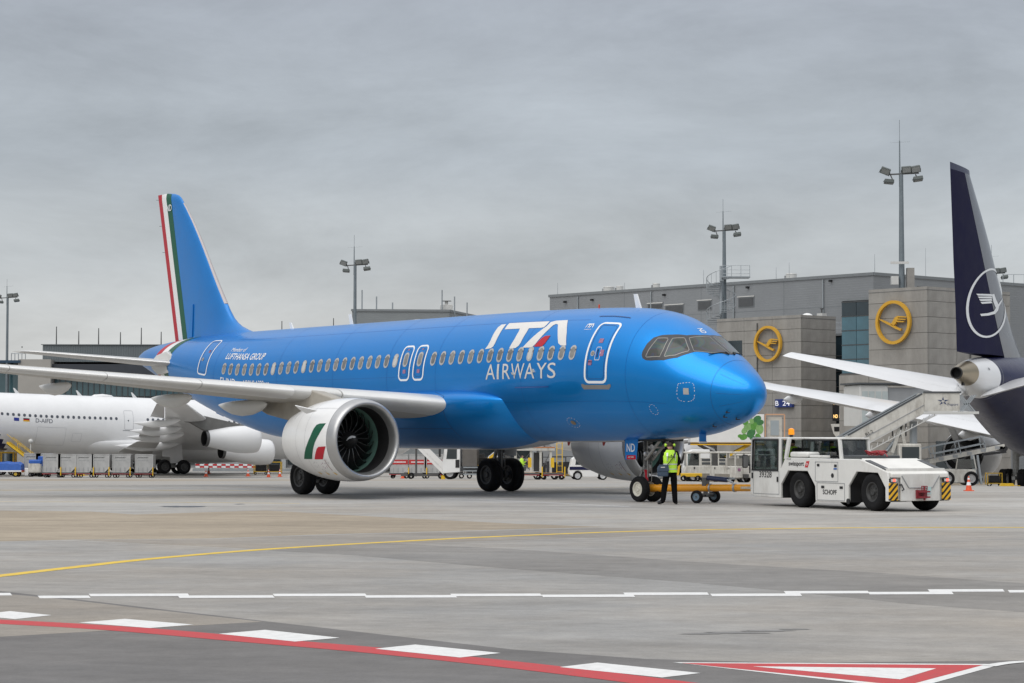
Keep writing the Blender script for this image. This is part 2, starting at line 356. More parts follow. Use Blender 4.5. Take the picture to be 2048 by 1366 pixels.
zip_ = [(-110,20,1189,0),(75,177,1194.3,1),(177,375,1190.5,0),(355,545,1194,1),(545,730,1190.5,0),(728,910,1193.5,1),(900,1080,1190.5,0),(1082,1266,1192.3,1),(1246,1414,1188,0),(1420,1600,1190.3,1),(1567,1735,1185,0),(1735,1903,1186.7,1),(1855,2005,1181.5,0),(2015,2180,1183,1)]
for i, (a, c, y, k) in enumerate(zip_):
    mark('zipper_dash', 'white dash of the staggered double line across the apron', [(a, y-2.4), (c, y-2.4-.003*(c-a)), (c+4, y+2.6-.003*(c-a)), (a+4, y+2.6)], Z3, WLINE)['group'] = 'staggered white dashes'
# give-way triangle
mark('give_way_border', 'white outer edge of the painted give way triangle', [(1345,1325.3),(2004,1329),(1822,1379)], Z3, WLINE)
mark('give_way_triangle', 'red painted give way triangle in the foreground', [(1362,1327),(1966,1331),(1811,1372.5)], Z3+.001, RLINE)
mark('give_way_centre', 'white centre of the painted give way triangle', [(1505,1334),(1872,1338),(1800,1360)], Z3+.002, WLINE)
mark('kerb_arc_line', 'white curved line right of the give way triangle', strip(spline([g2(*p) for p in [(1978,1333),(2010,1327.5),(2060,1324),(2200,1321)]]), .12), Z3+.003, WLINE, False)
# lines further off, worn
for pts, wd, mt, lab in (([(-100,1003.5),(300,1004.5),(600,1007)], .14, YLINE, 'faint yellow line left of the blue airliner'), ([(-100,980.5),(560,981)], .18, YLINE, 'thin yellow line behind the blue wing'), ([(700,990),(1000,1001),(1260,1014)], .12, WLINE, 'faint white line beside the main gear shadow'), ([(680,977),(900,977.5),(1250,975)], .14, YLINE, 'thin yellow line under the blue fuselage')):
    mark('apron_line', lab, strip(spline([g2(*p) for p in pts]), wd), Z3, mt, False)
OIL = mat('oil_stain', (.05, .05, .052), .35, var=.3, vs=3)
def blob(cx, cy, rx, ry, seed):
    random.seed(seed); return [(cx+rx*math.cos(t)*random.uniform(.55, 1.1), cy+ry*math.sin(t)*random.uniform(.6, 1.1)) for t in np.linspace(0, 2*PI, 26)[:-1]]
for c in ((370,1013.3,52,1.7,3),(480,1008.5,13,.6,4),): sheet('oil_stain', blob(*c), Z1*3.6, OIL)
SMUDGE = ground_mat('apron_smudge', (.215, .21, .205), tint=(.2,.2,.2))
for i, c in enumerate(((1470,1266,75,2.2,5),(1535,1262,60,2.0,6),(1400,1268,50,1.6,7),(1590,1259,45,1.2,8))): sheet('oil_stain', blob(*c), Z1*(3.4+.1*i), SMUDGE)
from mathutils.geometry import tessellate_polygon
# ================================================================== shared aircraft pieces
def pchip(X, Y):
    X = np.array(X, float); Y = np.array(Y, float); h = np.diff(X); dl = np.diff(Y)/h; m = np.zeros(len(X)); m[0] = dl[0]; m[-1] = dl[-1]
    for i in range(1, len(X)-1):
        if dl[i-1]*dl[i] > 0:
            w1 = 2*h[i]+h[i-1]; w2 = h[i]+2*h[i-1]; m[i] = (w1+w2)/(w1/dl[i-1]+w2/dl[i])
    def ev(x):
        x = np.clip(x, X[0], X[-1]); i = np.clip(np.searchsorted(X, x)-1, 0, len(h)-1); t = (x-X[i])/h[i]
        return (1+2*t)*(1-t)**2*Y[i]+t*(1-t)**2*h[i]*m[i]+t*t*(3-2*t)*Y[i+1]+t*t*(t-1)*h[i]*m[i+1]
    return ev
class Body:
    """fuselage skin: station x from the nose, angle th (0 = starboard side, pi/2 = crown)"""
    def __init__(s, X, T, Bt, W, zc): s.X = X; s.t, s.b, s.w, s.zc = pchip(X, T), pchip(X, Bt), pchip(X, W), zc
    def pt(s, x, th, off=0.):
        t, b, w = float(s.t(x)), float(s.b(x)), float(s.w(x)); return (x, (w+off)*math.cos(th), s.zc+(t+b)/2+((t-b)/2+off)*math.sin(th))
    def rings(s, xs, n=96): return [[s.pt(x, 2*PI*i/n) for i in range(n)] for x in xs]
def decal(name, polys, mt, parent, surf, off=.006, sx=.25, st=.06):
    """paint or panel laid on a curved skin: outlines in (x, angle) are cut fine and pressed on the surface"""
    bm = bmesh.new()
    for p in polys:
        V = [bm.verts.new((a, b, 0)) for a, b in p]
        for tr in ([(0, 1, 2)] if len(p) == 3 else tessellate_polygon([[Vector((a, b*2, 0)) for a, b in p]])):
            try: bm.faces.new([V[i] for i in tr])
            except ValueError: pass
    A = np.array([q for p in polys for q in p]); lo, hi = A.min(0), A.max(0)
    for ax, step in ((0, sx), (1, st)):
        for k in range(1, int((hi[ax]-lo[ax])/step)+1):
            co = [0, 0, 0]; no = [0, 0, 0]; co[ax] = lo[ax]+k*step; no[ax] = 1
            bmesh.ops.bisect_plane(bm, geom=bm.verts[:]+bm.edges[:]+bm.faces[:], plane_co=co, plane_no=no)
    for v in bm.verts: v.co = surf(v.co.x, v.co.y, off)
    me = bpy.data.meshes.new(name); bm.normal_update(); bm.to_mesh(me); bm.free(); me.materials.append(mt)
    me.polygons.foreach_set('use_smooth', [True]*len(me.polygons)); o = bpy.data.objects.new(name, me); COL.objects.link(o); o.parent = parent
    return o
def stroke(pts, wd, R=2.0, closed=True):
    """band of width wd (metres) along a line in (x, angle)"""
    P = [Vector((a, b*R)) for a, b in pts]; n = len(P); L, Rr = [], []
    for i in range(n):
        a = P[(i-1) % n if closed else max(0, i-1)]; b = P[(i+1) % n if closed else min(n-1, i+1)]; d = (b-a).normalized(); q = Vector((-d.y, d.x))*wd/2; L.append(P[i]+q); Rr.append(P[i]-q)
    f = lambda v: (v.x, v.y/R); k = n if closed else n-1
    return [[f(L[i]), f(L[(i+1) % n]), f(Rr[(i+1) % n]), f(Rr[i])] for i in range(k)]
def rrect(x0, x1, t0, t1, r, R=2.0, n=5):
    a, b, c, d = x0+r, x1-r, t0+r/R, t1-r/R; out = []
    for cx, ct, s in ((b, d, 0), (a, d, 1), (a, c, 2), (b, c, 3)):
        for i in range(n+1): g = PI/2*(s+i/n); out.append((cx+r*math.cos(g), ct+r/R*math.sin(g)))
    return out
def wtext(name, s, mt, parent, surf, x0, th0, wd, ht, R=2.02, shear=0., bold=0., off=.007, st=.05):
    a, f, _ = text_geo(s, shear, bold); P = [(x0-p[0]*wd, th0+p[1]*ht/R) for p in a]
    return decal(name, [[P[i] for i in q] for q in f], mt, parent, surf, off, .6, st)
def foil_ring(le, te, t, up, c0=0., c1=1., n=12):
    le, te, up = Vector(le), Vector(te), Vector(up); ch = (te-le); L = ch.length; T = lambda c: 5*t*L*(.2969*math.sqrt(c)-.126*c-.3516*c*c+.2843*c**3-.1015*c**4)
    cs = [c0+(c1-c0)*(i/n)**(1.8 if c0 == 0 else 1) for i in range(n+1)]
    return [tuple(le+ch*c+up*T(c)) for c in cs[::-1]]+[tuple(le+ch*c-up*T(c)) for c in (cs[1:] if c0 == 0 else cs)]
def foil(secs, up, c0=0., c1=1., n=12): return MB().loft([foil_ring(a, b, t, up, c0, c1, n) for a, b, t in secs])
def sec_at(secs, k, q):
    """section interpolated where coordinate k of the leading edge equals q"""
    for (a, b, t), (a2, b2, t2) in zip(secs[:-1], secs[1:]):
        if min(a[k], a2[k])-1e-6 <= q <= max(a[k], a2[k])+1e-6:
            f = (q-a[k])/(a2[k]-a[k]); return (tuple(Vector(a).lerp(Vector(a2), f)), tuple(Vector(b).lerp(Vector(b2), f)), t+(t2-t)*f)
    return secs[-1]
RIMC = mat('cream_wheel_rim', (.62, .60, .52), .45, .1, var=.12, vs=6, dirt=(.2,.17,.12,.5))
RIMD = mat('dark_wheel_rim', (.05, .05, .05), .5, .3, var=.2)
RIMG = mat('grey_wheel_rim', (.42, .42, .42), .45, .4, var=.15)
def wheel(parent, c, r, wd, rim=RIMD, n=28, ax='y', hub=.55, name='tyre', sub=True):
    h = wd/2; pr = [(-h*.82, r*hub), (-h*.98, r*.72), (-h, r*.82), (-h*.86, r*.94), (-h*.55, r*.99), (-h*.2, r), (-h*.18, r*.985), (0, r*.985), (h*.18, r*.985), (h*.2, r), (h*.55, r*.99), (h*.86, r*.94), (h, r*.82), (h*.98, r*.72), (h*.82, r*hub)]
    o = MB().rev(pr, c, ax, n).build(name, RUBBER, parent, ang=50)
    if sub:
        m = MB().rev([(-h*.72, 0), (-h*.78, r*.16), (-h*.55, r*.2), (-h*.5, r*hub*.8), (-h*.8, r*hub*.9), (-h*.85, r*hub*1.03), (h*.85, r*hub*1.03), (h*.8, r*hub*.9), (h*.5, r*hub*.8), (h*.55, r*.2), (h*.78, r*.16), (h*.72, 0)], c, ax, n)
        for k in range(8):
            a = 2*PI*k/8; q = r*hub*.55
            for sgn in (-1, 1):
                p = {'y': (c[0]+q*math.cos(a), c[1]+sgn*h*.53, c[2]+q*math.sin(a)), 'x': (c[0]+sgn*h*.53, c[1]+q*math.cos(a), c[2]+q*math.sin(a))}[ax]
                p2 = list(p); p2[1 if ax == 'y' else 0] += sgn*h*.1; m.cyl(p, p2, r*.035, n=6)
        m.build('rim', rim, o)
    return o

# ================================================================== the blue airliner
BLUE = mat('metallic_blue_paint', (.0, .225, .64), .38, .78, var=.03, vs=.6, coat=.42, coat_r=.08, spec=.35)
BLUE2 = mat('blue_fin_paint', (.001, .18, .54), .40, .3, var=.06, vs=1.3, coat=.3, coat_r=.1)
BELLYG = mat('belly_grey_paint', (.42, .43, .46), .35, var=.12, vs=1.2, coat=.4, dirt=(.25,.24,.24,.4))
WINGG = mat('wing_grey_paint', (.60, .60, .585), .38, .05, var=.06, vs=1.0, coat=.2, dirt=(.42,.39,.34,.35))
WINGB = mat('wing_box_grey', (.47, .455, .42), .45, var=.08, vs=1.1, dirt=(.3,.26,.2,.45))
NACW = mat('nacelle_white', (.74, .74, .735), .3, var=.03, vs=1.5, coat=.5, dirt=(.5,.49,.47,.25))
LIPM = mat('polished_lip_metal', (.47, .47, .47), .36, .8, var=.08)
DECW = mat('decal_white', (.76, .78, .80), .4, var=.03, coat=.3)
DECG = mat('decal_light_grey', (.60, .59, .57), .4, var=.03)
FGREEN = mat('flag_green', (.0, .085, .042), .45, var=.06, coat=.1, spec=.3)
FRED = mat('flag_red', (.42, .008, .022), .45, var=.08, coat=.1, spec=.3)
FWHITE = mat('flag_white', (.76, .76, .75), .35, var=.03, coat=.4)
SEAM = mat('panel_seam', (.01, .05, .18), .5, var=0)
FRAMEG = mat('window_frame_metal', (.48, .47, .45), .35, .4, var=.06)
PANE = mat('cabin_window_pane', (.20, .195, .185), .12, var=.25, vs=5, spec=.7)
PANE2 = mat('cabin_window_pane_dark', (.13, .13, .13), .10, var=.3, vs=4, spec=.7); BLIND = mat('cabin_window_blind', (.5, .49, .47), .4, var=.1)
PLACR = mat('placard_red', (.30, .14, .24), .5, var=.3, vs=20)
FANM = mat('fan_blade', (.020, .021, .022), .38, .5, var=.2)
FANE = mat('fan_blade_edge', (.17, .175, .175), .3, .8, var=.1)
FANG = mat('fan_case_green', (.16, .30, .25), .5, var=.12)
BARREL = mat('acoustic_barrel', (.012, .012, .013), .6, var=.1)
GEARM = mat('gear_strut_paint', (.10, .10, .10), .45, .2, var=.3, vs=6, dirt=(.03,.028,.025,.8))
GEARL = mat('gear_light_paint', (.33, .33, .32), .4, .2, var=.25, vs=6, dirt=(.06,.05,.04,.85))
CHROME = mat('oleo_chrome', (.7, .7, .7), .12, 1., var=0)
def irid():
    m = mat('cockpit_glass', (.20, .23, .21), .10, var=0, spec=.38); t = m.node_tree; b = t.nodes['Principled BSDF']
    tc = t.nodes.new('ShaderNodeTexCoord'); n = t.nodes.new('ShaderNodeTexNoise'); n.inputs['Scale'].default_value = 1.6; n.inputs['Detail'].default_value = 3; n.inputs['Distortion'].default_value = 1.5
    r = t.nodes.new('ShaderNodeValToRGB'); e = r.color_ramp.elements
    for i, (p, c) in enumerate([(.32, (.03,.042,.04)), (.44, (.045,.058,.05)), (.50, (.06,.052,.046)), (.545, (.05,.055,.085)), (.60, (.04,.08,.075)), (.68, (.07,.08,.065))]):
        q = e[i] if i < 2 else e.new(p); q.position = p; q.color = (*c, 1)
    t.links.new(tc.outputs['Object'], n.inputs[0]); t.links.new(n.outputs['Fac'], r.inputs[0]); t.links.new(r.outputs[0], b.inputs['Base Color']); return m
CKGLASS = irid()
RIMK = mat('windscreen_rim_metal', (.26, .255, .24), .4, .4, var=.05)
CKMASK = mat('cockpit_mask', (.035, .038, .045), .35, var=.05)

AC_ANG = math.radians(126.35); AC_POS = (7.03, 62.14, 0.)
AC = thing('blue_airliner', 'large blue twin engine airliner with red white green tail stripes under tow', 'airplane', AC_POS, AC_ANG)
_ca, _sa = math.cos(AC_ANG), math.sin(AC_ANG)
def ac_px(px, py, y0=0.):
    """aircraft coordinates of a picture point lying y0 to starboard of the centreline"""
    t = ray(px, py); o = _C-np.array(AC_POS); L = lambda v: np.array([v[0]*_ca+v[1]*_sa, -v[0]*_sa+v[1]*_ca, v[2]]); o, t = L(o), L(t); return o+t*((y0-o[1])/t[1])
FX=[0.135,0.165,0.235,0.435,0.735,1.135,1.535,1.935,2.335,2.735,3.135,3.635,4.135,4.635,5.135,6.135,8,10,12,24,26,28,30,32,34,35.5,36.5,37.2,37.45,37.57]
FT=[-.7,-.56,-.43,-.2,.02,.285,.53,.765,1.03,1.285,1.48,1.67,1.79,1.87,1.92,1.98,2.03,2.06,2.07,2.08,2.08,2.08,2.07,2.03,1.94,1.84,1.73,1.6,1.52,1.4]
FB=[-.7,-.838,-.966,-1.192,-1.364,-1.531,-1.649,-1.751,-1.834,-1.884,-1.934,-1.974,-2.004,-2.019,-2.03,-2.055,-2.07,-2.07,-2.07,-2.07,-1.95,-1.62,-1.15,-.6,-.02,.42,.72,.92,1.0,1.1]
FW=[0.001,.149,.275,.486,.713,.958,1.153,1.306,1.439,1.543,1.628,1.728,1.808,1.867,1.917,1.96,1.975,1.975,1.975,1.975,1.96,1.9,1.76,1.52,1.18,.87,.62,.42,.32,.18]
FUS = Body(FX, FT, FB, FW, 3.8246)
xs = [.135+.6*(i/26)**2 for i in range(27)]+[.735+.1*i for i in range(1, 55)]+[6.4+.6*i for i in range(1, 30)]+[24+.35*i for i in range(1, 38)]+[37.45, 37.57]
m = MB(); R = FUS.rings(xs, 96); m.loft(R)
m.mi = []
for j in range(len(xs)-1):
    for i in range(96):
        th = 2*PI*(i+.5)/96; th = th if th < PI else th-2*PI
        m.mi.append(1 if (-1.75 < th < -1.38 and xs[j] > 3.0) else 0)
m.mi += [0, 0]
fus = m.build('fuselage', [BLUE, BELLYG], AC, ang=60)
S = FUS.pt
# wing-to-body fairing: a swollen belly with its own seam
def fair_pt(x, th, off=0.):
    f = max(0., min(1., (x-9.6)/2.8)); g = max(0., min(1., (22.6-x)/5.5)); k = math.sqrt(max(0, 1-(1-f)**2))*math.sqrt(max(0, 1-(1-g)**2)); return (x, (1.5+.78*k+off)*math.cos(th), 3.05+(.62*k*1.0+off)*math.sin(th) if math.sin(th) > 0 else 3.05-(1.05+.50*k+off)*abs(math.sin(th)))
fx = [9.62+.105*i for i in range(24)]+[12.1+.3*i for i in range(20)]+[18.1+.3*i for i in range(16)]
m = MB().loft([[fair_pt(x, 2*PI*i/64) for i in range(64)] for x in fx]); m.mi = []
for x in fx[:-1]:
    for i in range(64):
        th = 2*PI*(i+.5)/64; th = th if th < PI else th-2*PI; m.mi.append(1 if -1.8 < th < -1.33 else 0)
m.mi += [0, 0]; m.build('belly_fairing', [BLUE, BELLYG], AC, ang=60)
decal('fairing_panel_line', stroke([(12.5, -.85), (12.5, .25), (13.3, .5)], .02, 2.3, False)+stroke([(12.5,-.6),(17,-.6)], .02, 2.3, False), SEAM, AC, fair_pt, .006)

# cabin windows: frame with its pane
def cabin_window(x, th):
    fr = decal('cabin_window', [rrect(x-.145, x+.145, th-.115, th+.115, .14)], FRAMEG, AC, S, .006, .2, .04)
    decal('pane', [rrect(x-.095, x+.095, th-.085, th+.085, .092)], BLIND if random.random() < .09 else PANE2 if random.random() < .4 else PANE, fr, S, .009, .2, .04)
for i in range(15): cabin_window(6.306+i*(13.568-6.306)/14, .3175-.0208*i/14)
for i in range(23): cabin_window(15.794+i*(27.407-15.794)/22, .2933-.0639*i/22)
# doors and over-wing exits: outline strip, viewport, placards
def door(x0, x1, t0, t1, r, port=None, wd=.075, mt=DECW):
    d = decal('door', stroke(rrect(x0, x1, t0, t1, r), wd), mt, AC, S, .007, .25, .05)
    decal('gap', stroke(rrect(x0+.1, x1-.1, t0+.05, t1-.05, r*.7), .012), SEAM, d, S, .005, .25, .05)
    if port:
        px_, pt_ = port; decal('viewport_frame', [[(px_+.085*math.cos(g), pt_+.0425*math.sin(g)) for g in np.linspace(0, 2*PI, 18)[:-1]]], FRAMEG, d, S, .008, .2, .04); decal('viewport', [[(px_+.06*math.cos(g), pt_+.03*math.sin(g)) for g in np.linspace(0, 2*PI, 18)[:-1]]], PANE, d, S, .011, .2, .04)
    return d
d1 = door(4.72, 5.62, -.13, .85, .17, (5.37, .30))
decal('placard', [rrect(5.08, 5.26, .47, .545, .02)], PLACR, d1, S, .008); decal('placard', [rrect(4.9, 5.06, .26, .36, .02)], PLACR, d1, S, .008)
decal('placard', [rrect(5.34, 5.5, .12, .2, .04)], PLACR, d1, S, .008); decal('handle', [rrect(5.14, 5.19, .24, .37, .02)], SEAM, d1, S, .009); decal('handle_recess', stroke(rrect(5.04, 5.24, .2, .4, .03), .015), DECW, d1, S, .008)
decal('scuff_plate', [[(5.80,-.155),(5.72,-.155),(5.64,-.17),(4.70,-.17),(4.62,-.155),(4.55,-.155),(4.55,-.19),(4.64,-.235),(5.72,-.235),(5.80,-.19)]], mat('scuff_grey', (.24,.23,.22), .4, .4), AC, S, .008)
decal('rain_gutter', stroke([(6.07, .885+.135), (5.4, 1.03), (4.66, 1.012)], .035, 2, False), SEAM, AC, S, .012, .1)
for x0, x1 in ((14.87, 15.47), (14.05, 14.64)):
    e = door(x0, x1, -.03, .53, .16, None, .06); xc = (x0+x1)/2
    decal('exit_window', [rrect(xc-.14, xc+.14, .18, .42, .13)], FRAMEG, e, S, .007, .2, .04); decal('pane', [rrect(xc-.09, xc+.09, .21, .39, .085)], PANE, e, S, .010, .2, .04)
    decal('placard', [rrect(xc-.09, xc+.07, .075, .135, .02)], PLACR, e, S, .008); decal('placard', [rrect(xc-.05, xc+.05, .455, .48, .01)], PLACR, e, S, .008)
d4 = door(28.85, 29.62, .04, .92, .15, (29.4, .38), .06)
decal('placard', [rrect(29.05, 29.2, .55, .62, .02)], PLACR, d4, S, .008)
# titles
ITA = [[(10.491,.8972),(10.725,.8931),(10.791,.8314),(10.766,.7068),(10.719,.5648),(10.744,.4741),(10.825,.4122),(10.533,.4231),(10.438,.4505),(10.404,.5186),(10.426,.6667),(10.458,.785)],
 [(10.324,.7717),(10.366,.8605),(10.366,.9176),(8.29,.9187),(8.273,.8387),(8.308,.7809),(8.431,.7704),(9.057,.7711),(9.035,.6863),(9.052,.4999),(9.101,.4459),(9.225,.4098),(9.549,.4097),(9.464,.5652),(9.477,.7213),(9.528,.7723)],
 [(8.862,.412),(8.207,.8041),(8.187,.8964),(7.994,.9273),(7.416,.9333),(6.978,.6596),(6.705,.4285),(6.971,.4308),(7.136,.4699),(7.429,.6645),(7.696,.8282),(7.823,.8468),(7.919,.8172),(7.996,.7175),(8.262,.4712),(8.356,.4255),(8.484,.4117)]]
TITLE = mat('title_off_white', (.66, .645, .62), .45, var=.04)
for p in ITA: decal('title_letter', [p], TITLE, AC, S, .007, .25, .04)
decal('title_red_accent', [[(7.699,.6089),(7.954,.6029),(8.077,.5682),(8.296,.4245),(7.894,.4209),(7.804,.4671),(7.731,.544)]], FRED, AC, S, .010, .25, .04)
xw = 10.566
for ch, a, wd in zip('AIRWAYS', (0, .595, .885, 1.32, 2.02, 2.62, 3.17), (.50, .10, .40, .68, .50, .50, .40)): wtext('title_letter', ch, DECG, AC, S, xw-a, -.0616, wd, .46)
wtext('member_lettering', 'Member of', DECW, AC, S, 27.4, .60, 1.15, .19, shear=.2)
wtext('group_lettering', 'LUFTHANSA GROUP', DECW, AC, S, 27.55, .425, 2.95, .27, shear=.25, bold=.012)
wtext('registration', 'EI-IND', DECW, AC, S, 27.6, -.075, 1.2, .26, bold=.01)
wtext('type_lettering', 'AIRBUS A320neo', DECW, AC, S, 25.9, -.055, 2.0, .2, shear=.2, bold=.01)
for i, p in enumerate(ITA): # the small badge by the door repeats the title
    decal('badge_letter', [[(5.885+(x-6.7)*.085, .745+(t-.41)*.17) for x, t in p]], DECW, AC, S, .007, .3, .1)
wtext('badge_lettering', 'AIRWAYS', DECW, AC, S, 6.22, .70, .32, .04)
wtext('nose_code', 'ND', DECW, AC, S, 2.62, 1.44, .22, .22, R=1.7, bold=.01)
# cockpit glazing, both sides of the centre post
CK = {'cockpit_mask': [(3.441,.357),(3.446,.414),(3.398,.563),(3.296,.709),(3.124,.812),(2.846,.926),(2.532,1.10),(2.36,1.33),(2.30,1.5708),(1.36,1.5708),(1.40,1.40),(1.999,.866),(2.089,.76),(2.302,.559),(2.675,.384),(3.067,.307),(3.256,.289),(3.383,.307)]}
CKP = [[(3.283,.3483),(3.258,.4621),(3.182,.638),(3.157,.7305),(2.878,.8144),(2.834,.7817),(2.802,.5731),(2.822,.4232),(3.242,.3411)], [(2.69,.464),(2.69,.581),(2.745,.8595),(2.503,1.0161),(2.448,1.0054),(2.144,.8515),(2.138,.8036),(2.387,.5841),(2.663,.4609)], [(2.409,1.088),(2.29,1.33),(2.23,1.525),(1.43,1.525),(1.45,1.40),(1.60,1.131),(2.01,.888),(2.166,.968)]]
for sgn in (1, -1):
    mk = decal('cockpit_mask', [[(x, t if sgn > 0 else PI-t) for x, t in CK['cockpit_mask']]], CKMASK, AC, S, .006, .1, .06)
    for p in CKP:
        q = [(x, t if sgn > 0 else PI-t) for x, t in p]; c = np.mean(q, axis=0)
        decal('windscreen_rim', stroke(q, .022, 1.6), RIMK, mk, S, .010, .1, .06); decal('windscreen_pane', [q], CKGLASS, mk, S, .008, .1, .06)
    wp = MB(); a, b = Vector(S(1.45, PI/2-sgn*.12, .03)), Vector(S(1.62, PI/2-sgn*.55, .04)); wp.bar(a, b, .03, .02); wp.bar(a, Vector(S(1.36, PI/2-sgn*.1, .02)), .04); wp.build('wiper', BLACK, AC)
decal('radome_seam', stroke([(1.16-.06*math.sin(t), t) for t in np.linspace(-PI, PI, 80)], .007, 1, False), SEAM, AC, S, .004, .2, .06)
for t in (.62, -.05, -.5): decal('conductor_strip', stroke([(1.02, t), (.4, t*.9)], .008, 1, False), SEAM, AC, S, .004, .1)
# dashed service panels on the nose
def dashes(pts, n, wd, mt=DECW, R=1.4):
    P = spline([(a, b) for a, b in pts]+[pts[0]], 12); L = len(P); out = []
    for k in range(n): i = int(L*k/n); j = int(L*(k+.55)/n); out += stroke(P[i:max(j, i+2)], wd, R, False)
    return out
decal('service_panel_dashes', dashes([(2.098,.043),(1.653,.116),(1.669,-.275),(2.13,-.298)], 22, .014), DECW, AC, S, .007, .1)
decal('service_panel_plate', [[(1.943,-.0285),(1.78,-.0105),(1.78,-.16),(1.951,-.171)]], FRAMEG, AC, S, .007)
for cx, ct, rx, rt, n in ((3.142, -.554, .14, .10, 12), (6.89, -.796, .26, .10, 14)): decal('access_dashes', dashes([(cx+rx*math.cos(g), ct+rt*math.sin(g)) for g in np.linspace(0, 2*PI, 9)[:-1]], n, .012), DECW, AC, S, .007)
decal('access_cap', [[(6.89+.11*math.cos(g), -.796+.045*math.sin(g)) for g in np.linspace(0, 2*PI, 14)[:-1]]], mat('brass_cap', (.25,.2,.13), .4, .4), AC, S, .008)
decal('cargo_step', [[(9.06,-.18),(7.37,-.176),(7.36,-.195),(9.07,-.2)]], mat('step_blue', (.004,.09,.36), .3, .3, coat=1), AC, S, .02)
for sx_, st_, sh in ((8.0,.03,.10),(9.02,.0,.07)): MB().prism([(sx_, 0), (sx_+.10, .0), (sx_+.16, sh), (sx_+.06, sh)], 0, .05).build('probe', FRAMEG, AC, loc=(0, S(sx_, st_)[1], S(sx_, st_)[2]))
SEAM2 = mat('skin_joint', (.0, .10, .40), .4, .5, var=0)
for x_ in (3.95, 8.75, 13.35, 16.2, 19.6, 23.4, 28.2): decal('skin_joint', stroke([(x_, t) for t in np.linspace(-1.3, 1.5, 40)], .009, 1, False), SEAM2, AC, S, .003, .3, .08)
for t_, a, b in ((.93, 6.3, 27.5), (-.42, 2.6, 10.2), (.02, 15.7, 28.5)): decal('skin_joint', stroke([(x_, t_) for x_ in np.linspace(a, b, 30)], .008, 2, False), SEAM2, AC, S, .003, .8, .1)
# tail bands
for a, b, mt in ((34.55, 34.05, FRED), (34.05, 33.45, FWHITE), (33.45, 32.85, FGREEN)):
    bl = lambda x, t: (x-.75*max(0, math.sin(t))**2*(1 if t > 0 else 0)*.9, t)
    ts = np.linspace(-.9, 2.6, 40); decal('tail_band', [[bl(a, t0), bl(a, t1), bl(b, t1), bl(b, t0)] for t0, t1 in zip(ts[:-1], ts[1:])], mt, AC, S, .006, .3, .2)
# fin and rudder
LEz = pchip([5.6, 5.85, 5.96, 6.2, 6.55, 7.08, 11.43, 11.62, 11.74, 11.80], [27.4, 28.3, 28.8, 29.55, 30.1, 30.58, 34.3, 34.55, 34.95, 35.5]); TEz = lambda z: 34.76+(z-5.57)*(36.43-34.76)/6.21
zs = [5.6, 5.8, 5.9, 6.0, 6.15, 6.3, 6.5, 6.8, 7.08]+[7.5+.5*i for i in range(8)]+[11.3, 11.43, 11.55, 11.65, 11.74, 11.80]
fs = [((float(LEz(z)), 0, z), (TEz(z), 0, z), .10 if z < 11.5 else .10*(1-((z-11.5)/.34)**2)+.006) for z in zs]
def chord(secs, a, b, up):
    """slice of a lifting surface between distances a and b ahead of its trailing edge (None = leading edge)"""
    rg = []
    for le, te, t in secs:
        L = (Vector(te)-Vector(le)).length; c0 = 0 if a is None else max(.03, 1-a/L); rg.append(foil_ring(le, te, t, up, c0, max(c0+.03, 1-b/L) if b else 1., 12))
    return MB().loft(rg)
chord(fs, None, 1.27, (0,1,0)).build('fin', BLUE2, AC, ang=50)
rud = chord(fs, 1.255, .80, (0,1,0)).build('rudder', FGREEN, AC, ang=50); rud['label'] = 'green stripe of the rudder'
chord(fs, .80, .37, (0,1,0)).build('white_stripe', FWHITE, rud, ang=50); chord(fs, .37, 0, (0,1,0)).build('red_stripe', FRED, rud, ang=50)
PINK = mat('fin_edge_metal', (.42, .385, .385), .45, .2)
le = [s for s in fs if 7.0 < s[0][2] < 11.4]; MB().loft([foil_ring((a[0]-.02, 0, a[2]), b, t*1.06, (0,1,0), 0, .018, 5) for a, b, t in le]).build('fin_leading_edge', PINK, AC)
text('fin_code', 'ND', DECW, AC, (35.42, .13, 11.05), (-1, 0, 0), (0, 0, 1), .42, .26, bold=.01)
for k in range(3): MB().cyl((36.35-.13*k*3, 0, 11.6-1.1*k), (36.6-.3*k, 0, 11.62-1.1*k), .008, n=5).build('static_wick', BLACK, AC)
MB().prism([(33.0, 5.85), (33.35, 5.85), (33.0, 7.15), (32.92, 7.15)], .20, .235).build('rudder_hinge_cover', BLUE2, AC)
# tailplanes
for s in (1, -1):
    hs = [((31.9, s*.35, 4.72), (35.2, s*.35, 4.78), .11), ((32.35, s*1.0, 4.75), (35.3, s*1.0, 4.8), .105), ((35.25, s*6.0, 5.20), (36.72, s*6.0, 5.22), .095), ((35.75, s*6.22, 5.22), (36.75, s*6.22, 5.235), .05)]
    h = foil(hs, (0, 0, 1), .10, .70).build('tailplane', WINGG, AC, ang=50); foil(hs, (0, 0, 1), 0, .10).build('leading_edge', mat('metal_leading_edge', (.58,.58,.57), .3, .6), h, ang=50); foil(hs, (0, 0, 1), .705, 1.).build('elevator', WINGG, h, ang=50)
    MB().prism([(32.5, 4.42), (33.7, 4.35), (34.2, 4.6), (34.3, 4.85), (33.8, 5.12), (33.0, 5.25), (32.6, 5.1)], s*1.0, s*1.38).build('tailplane_root_plate', WINGG, AC, bev=.02)
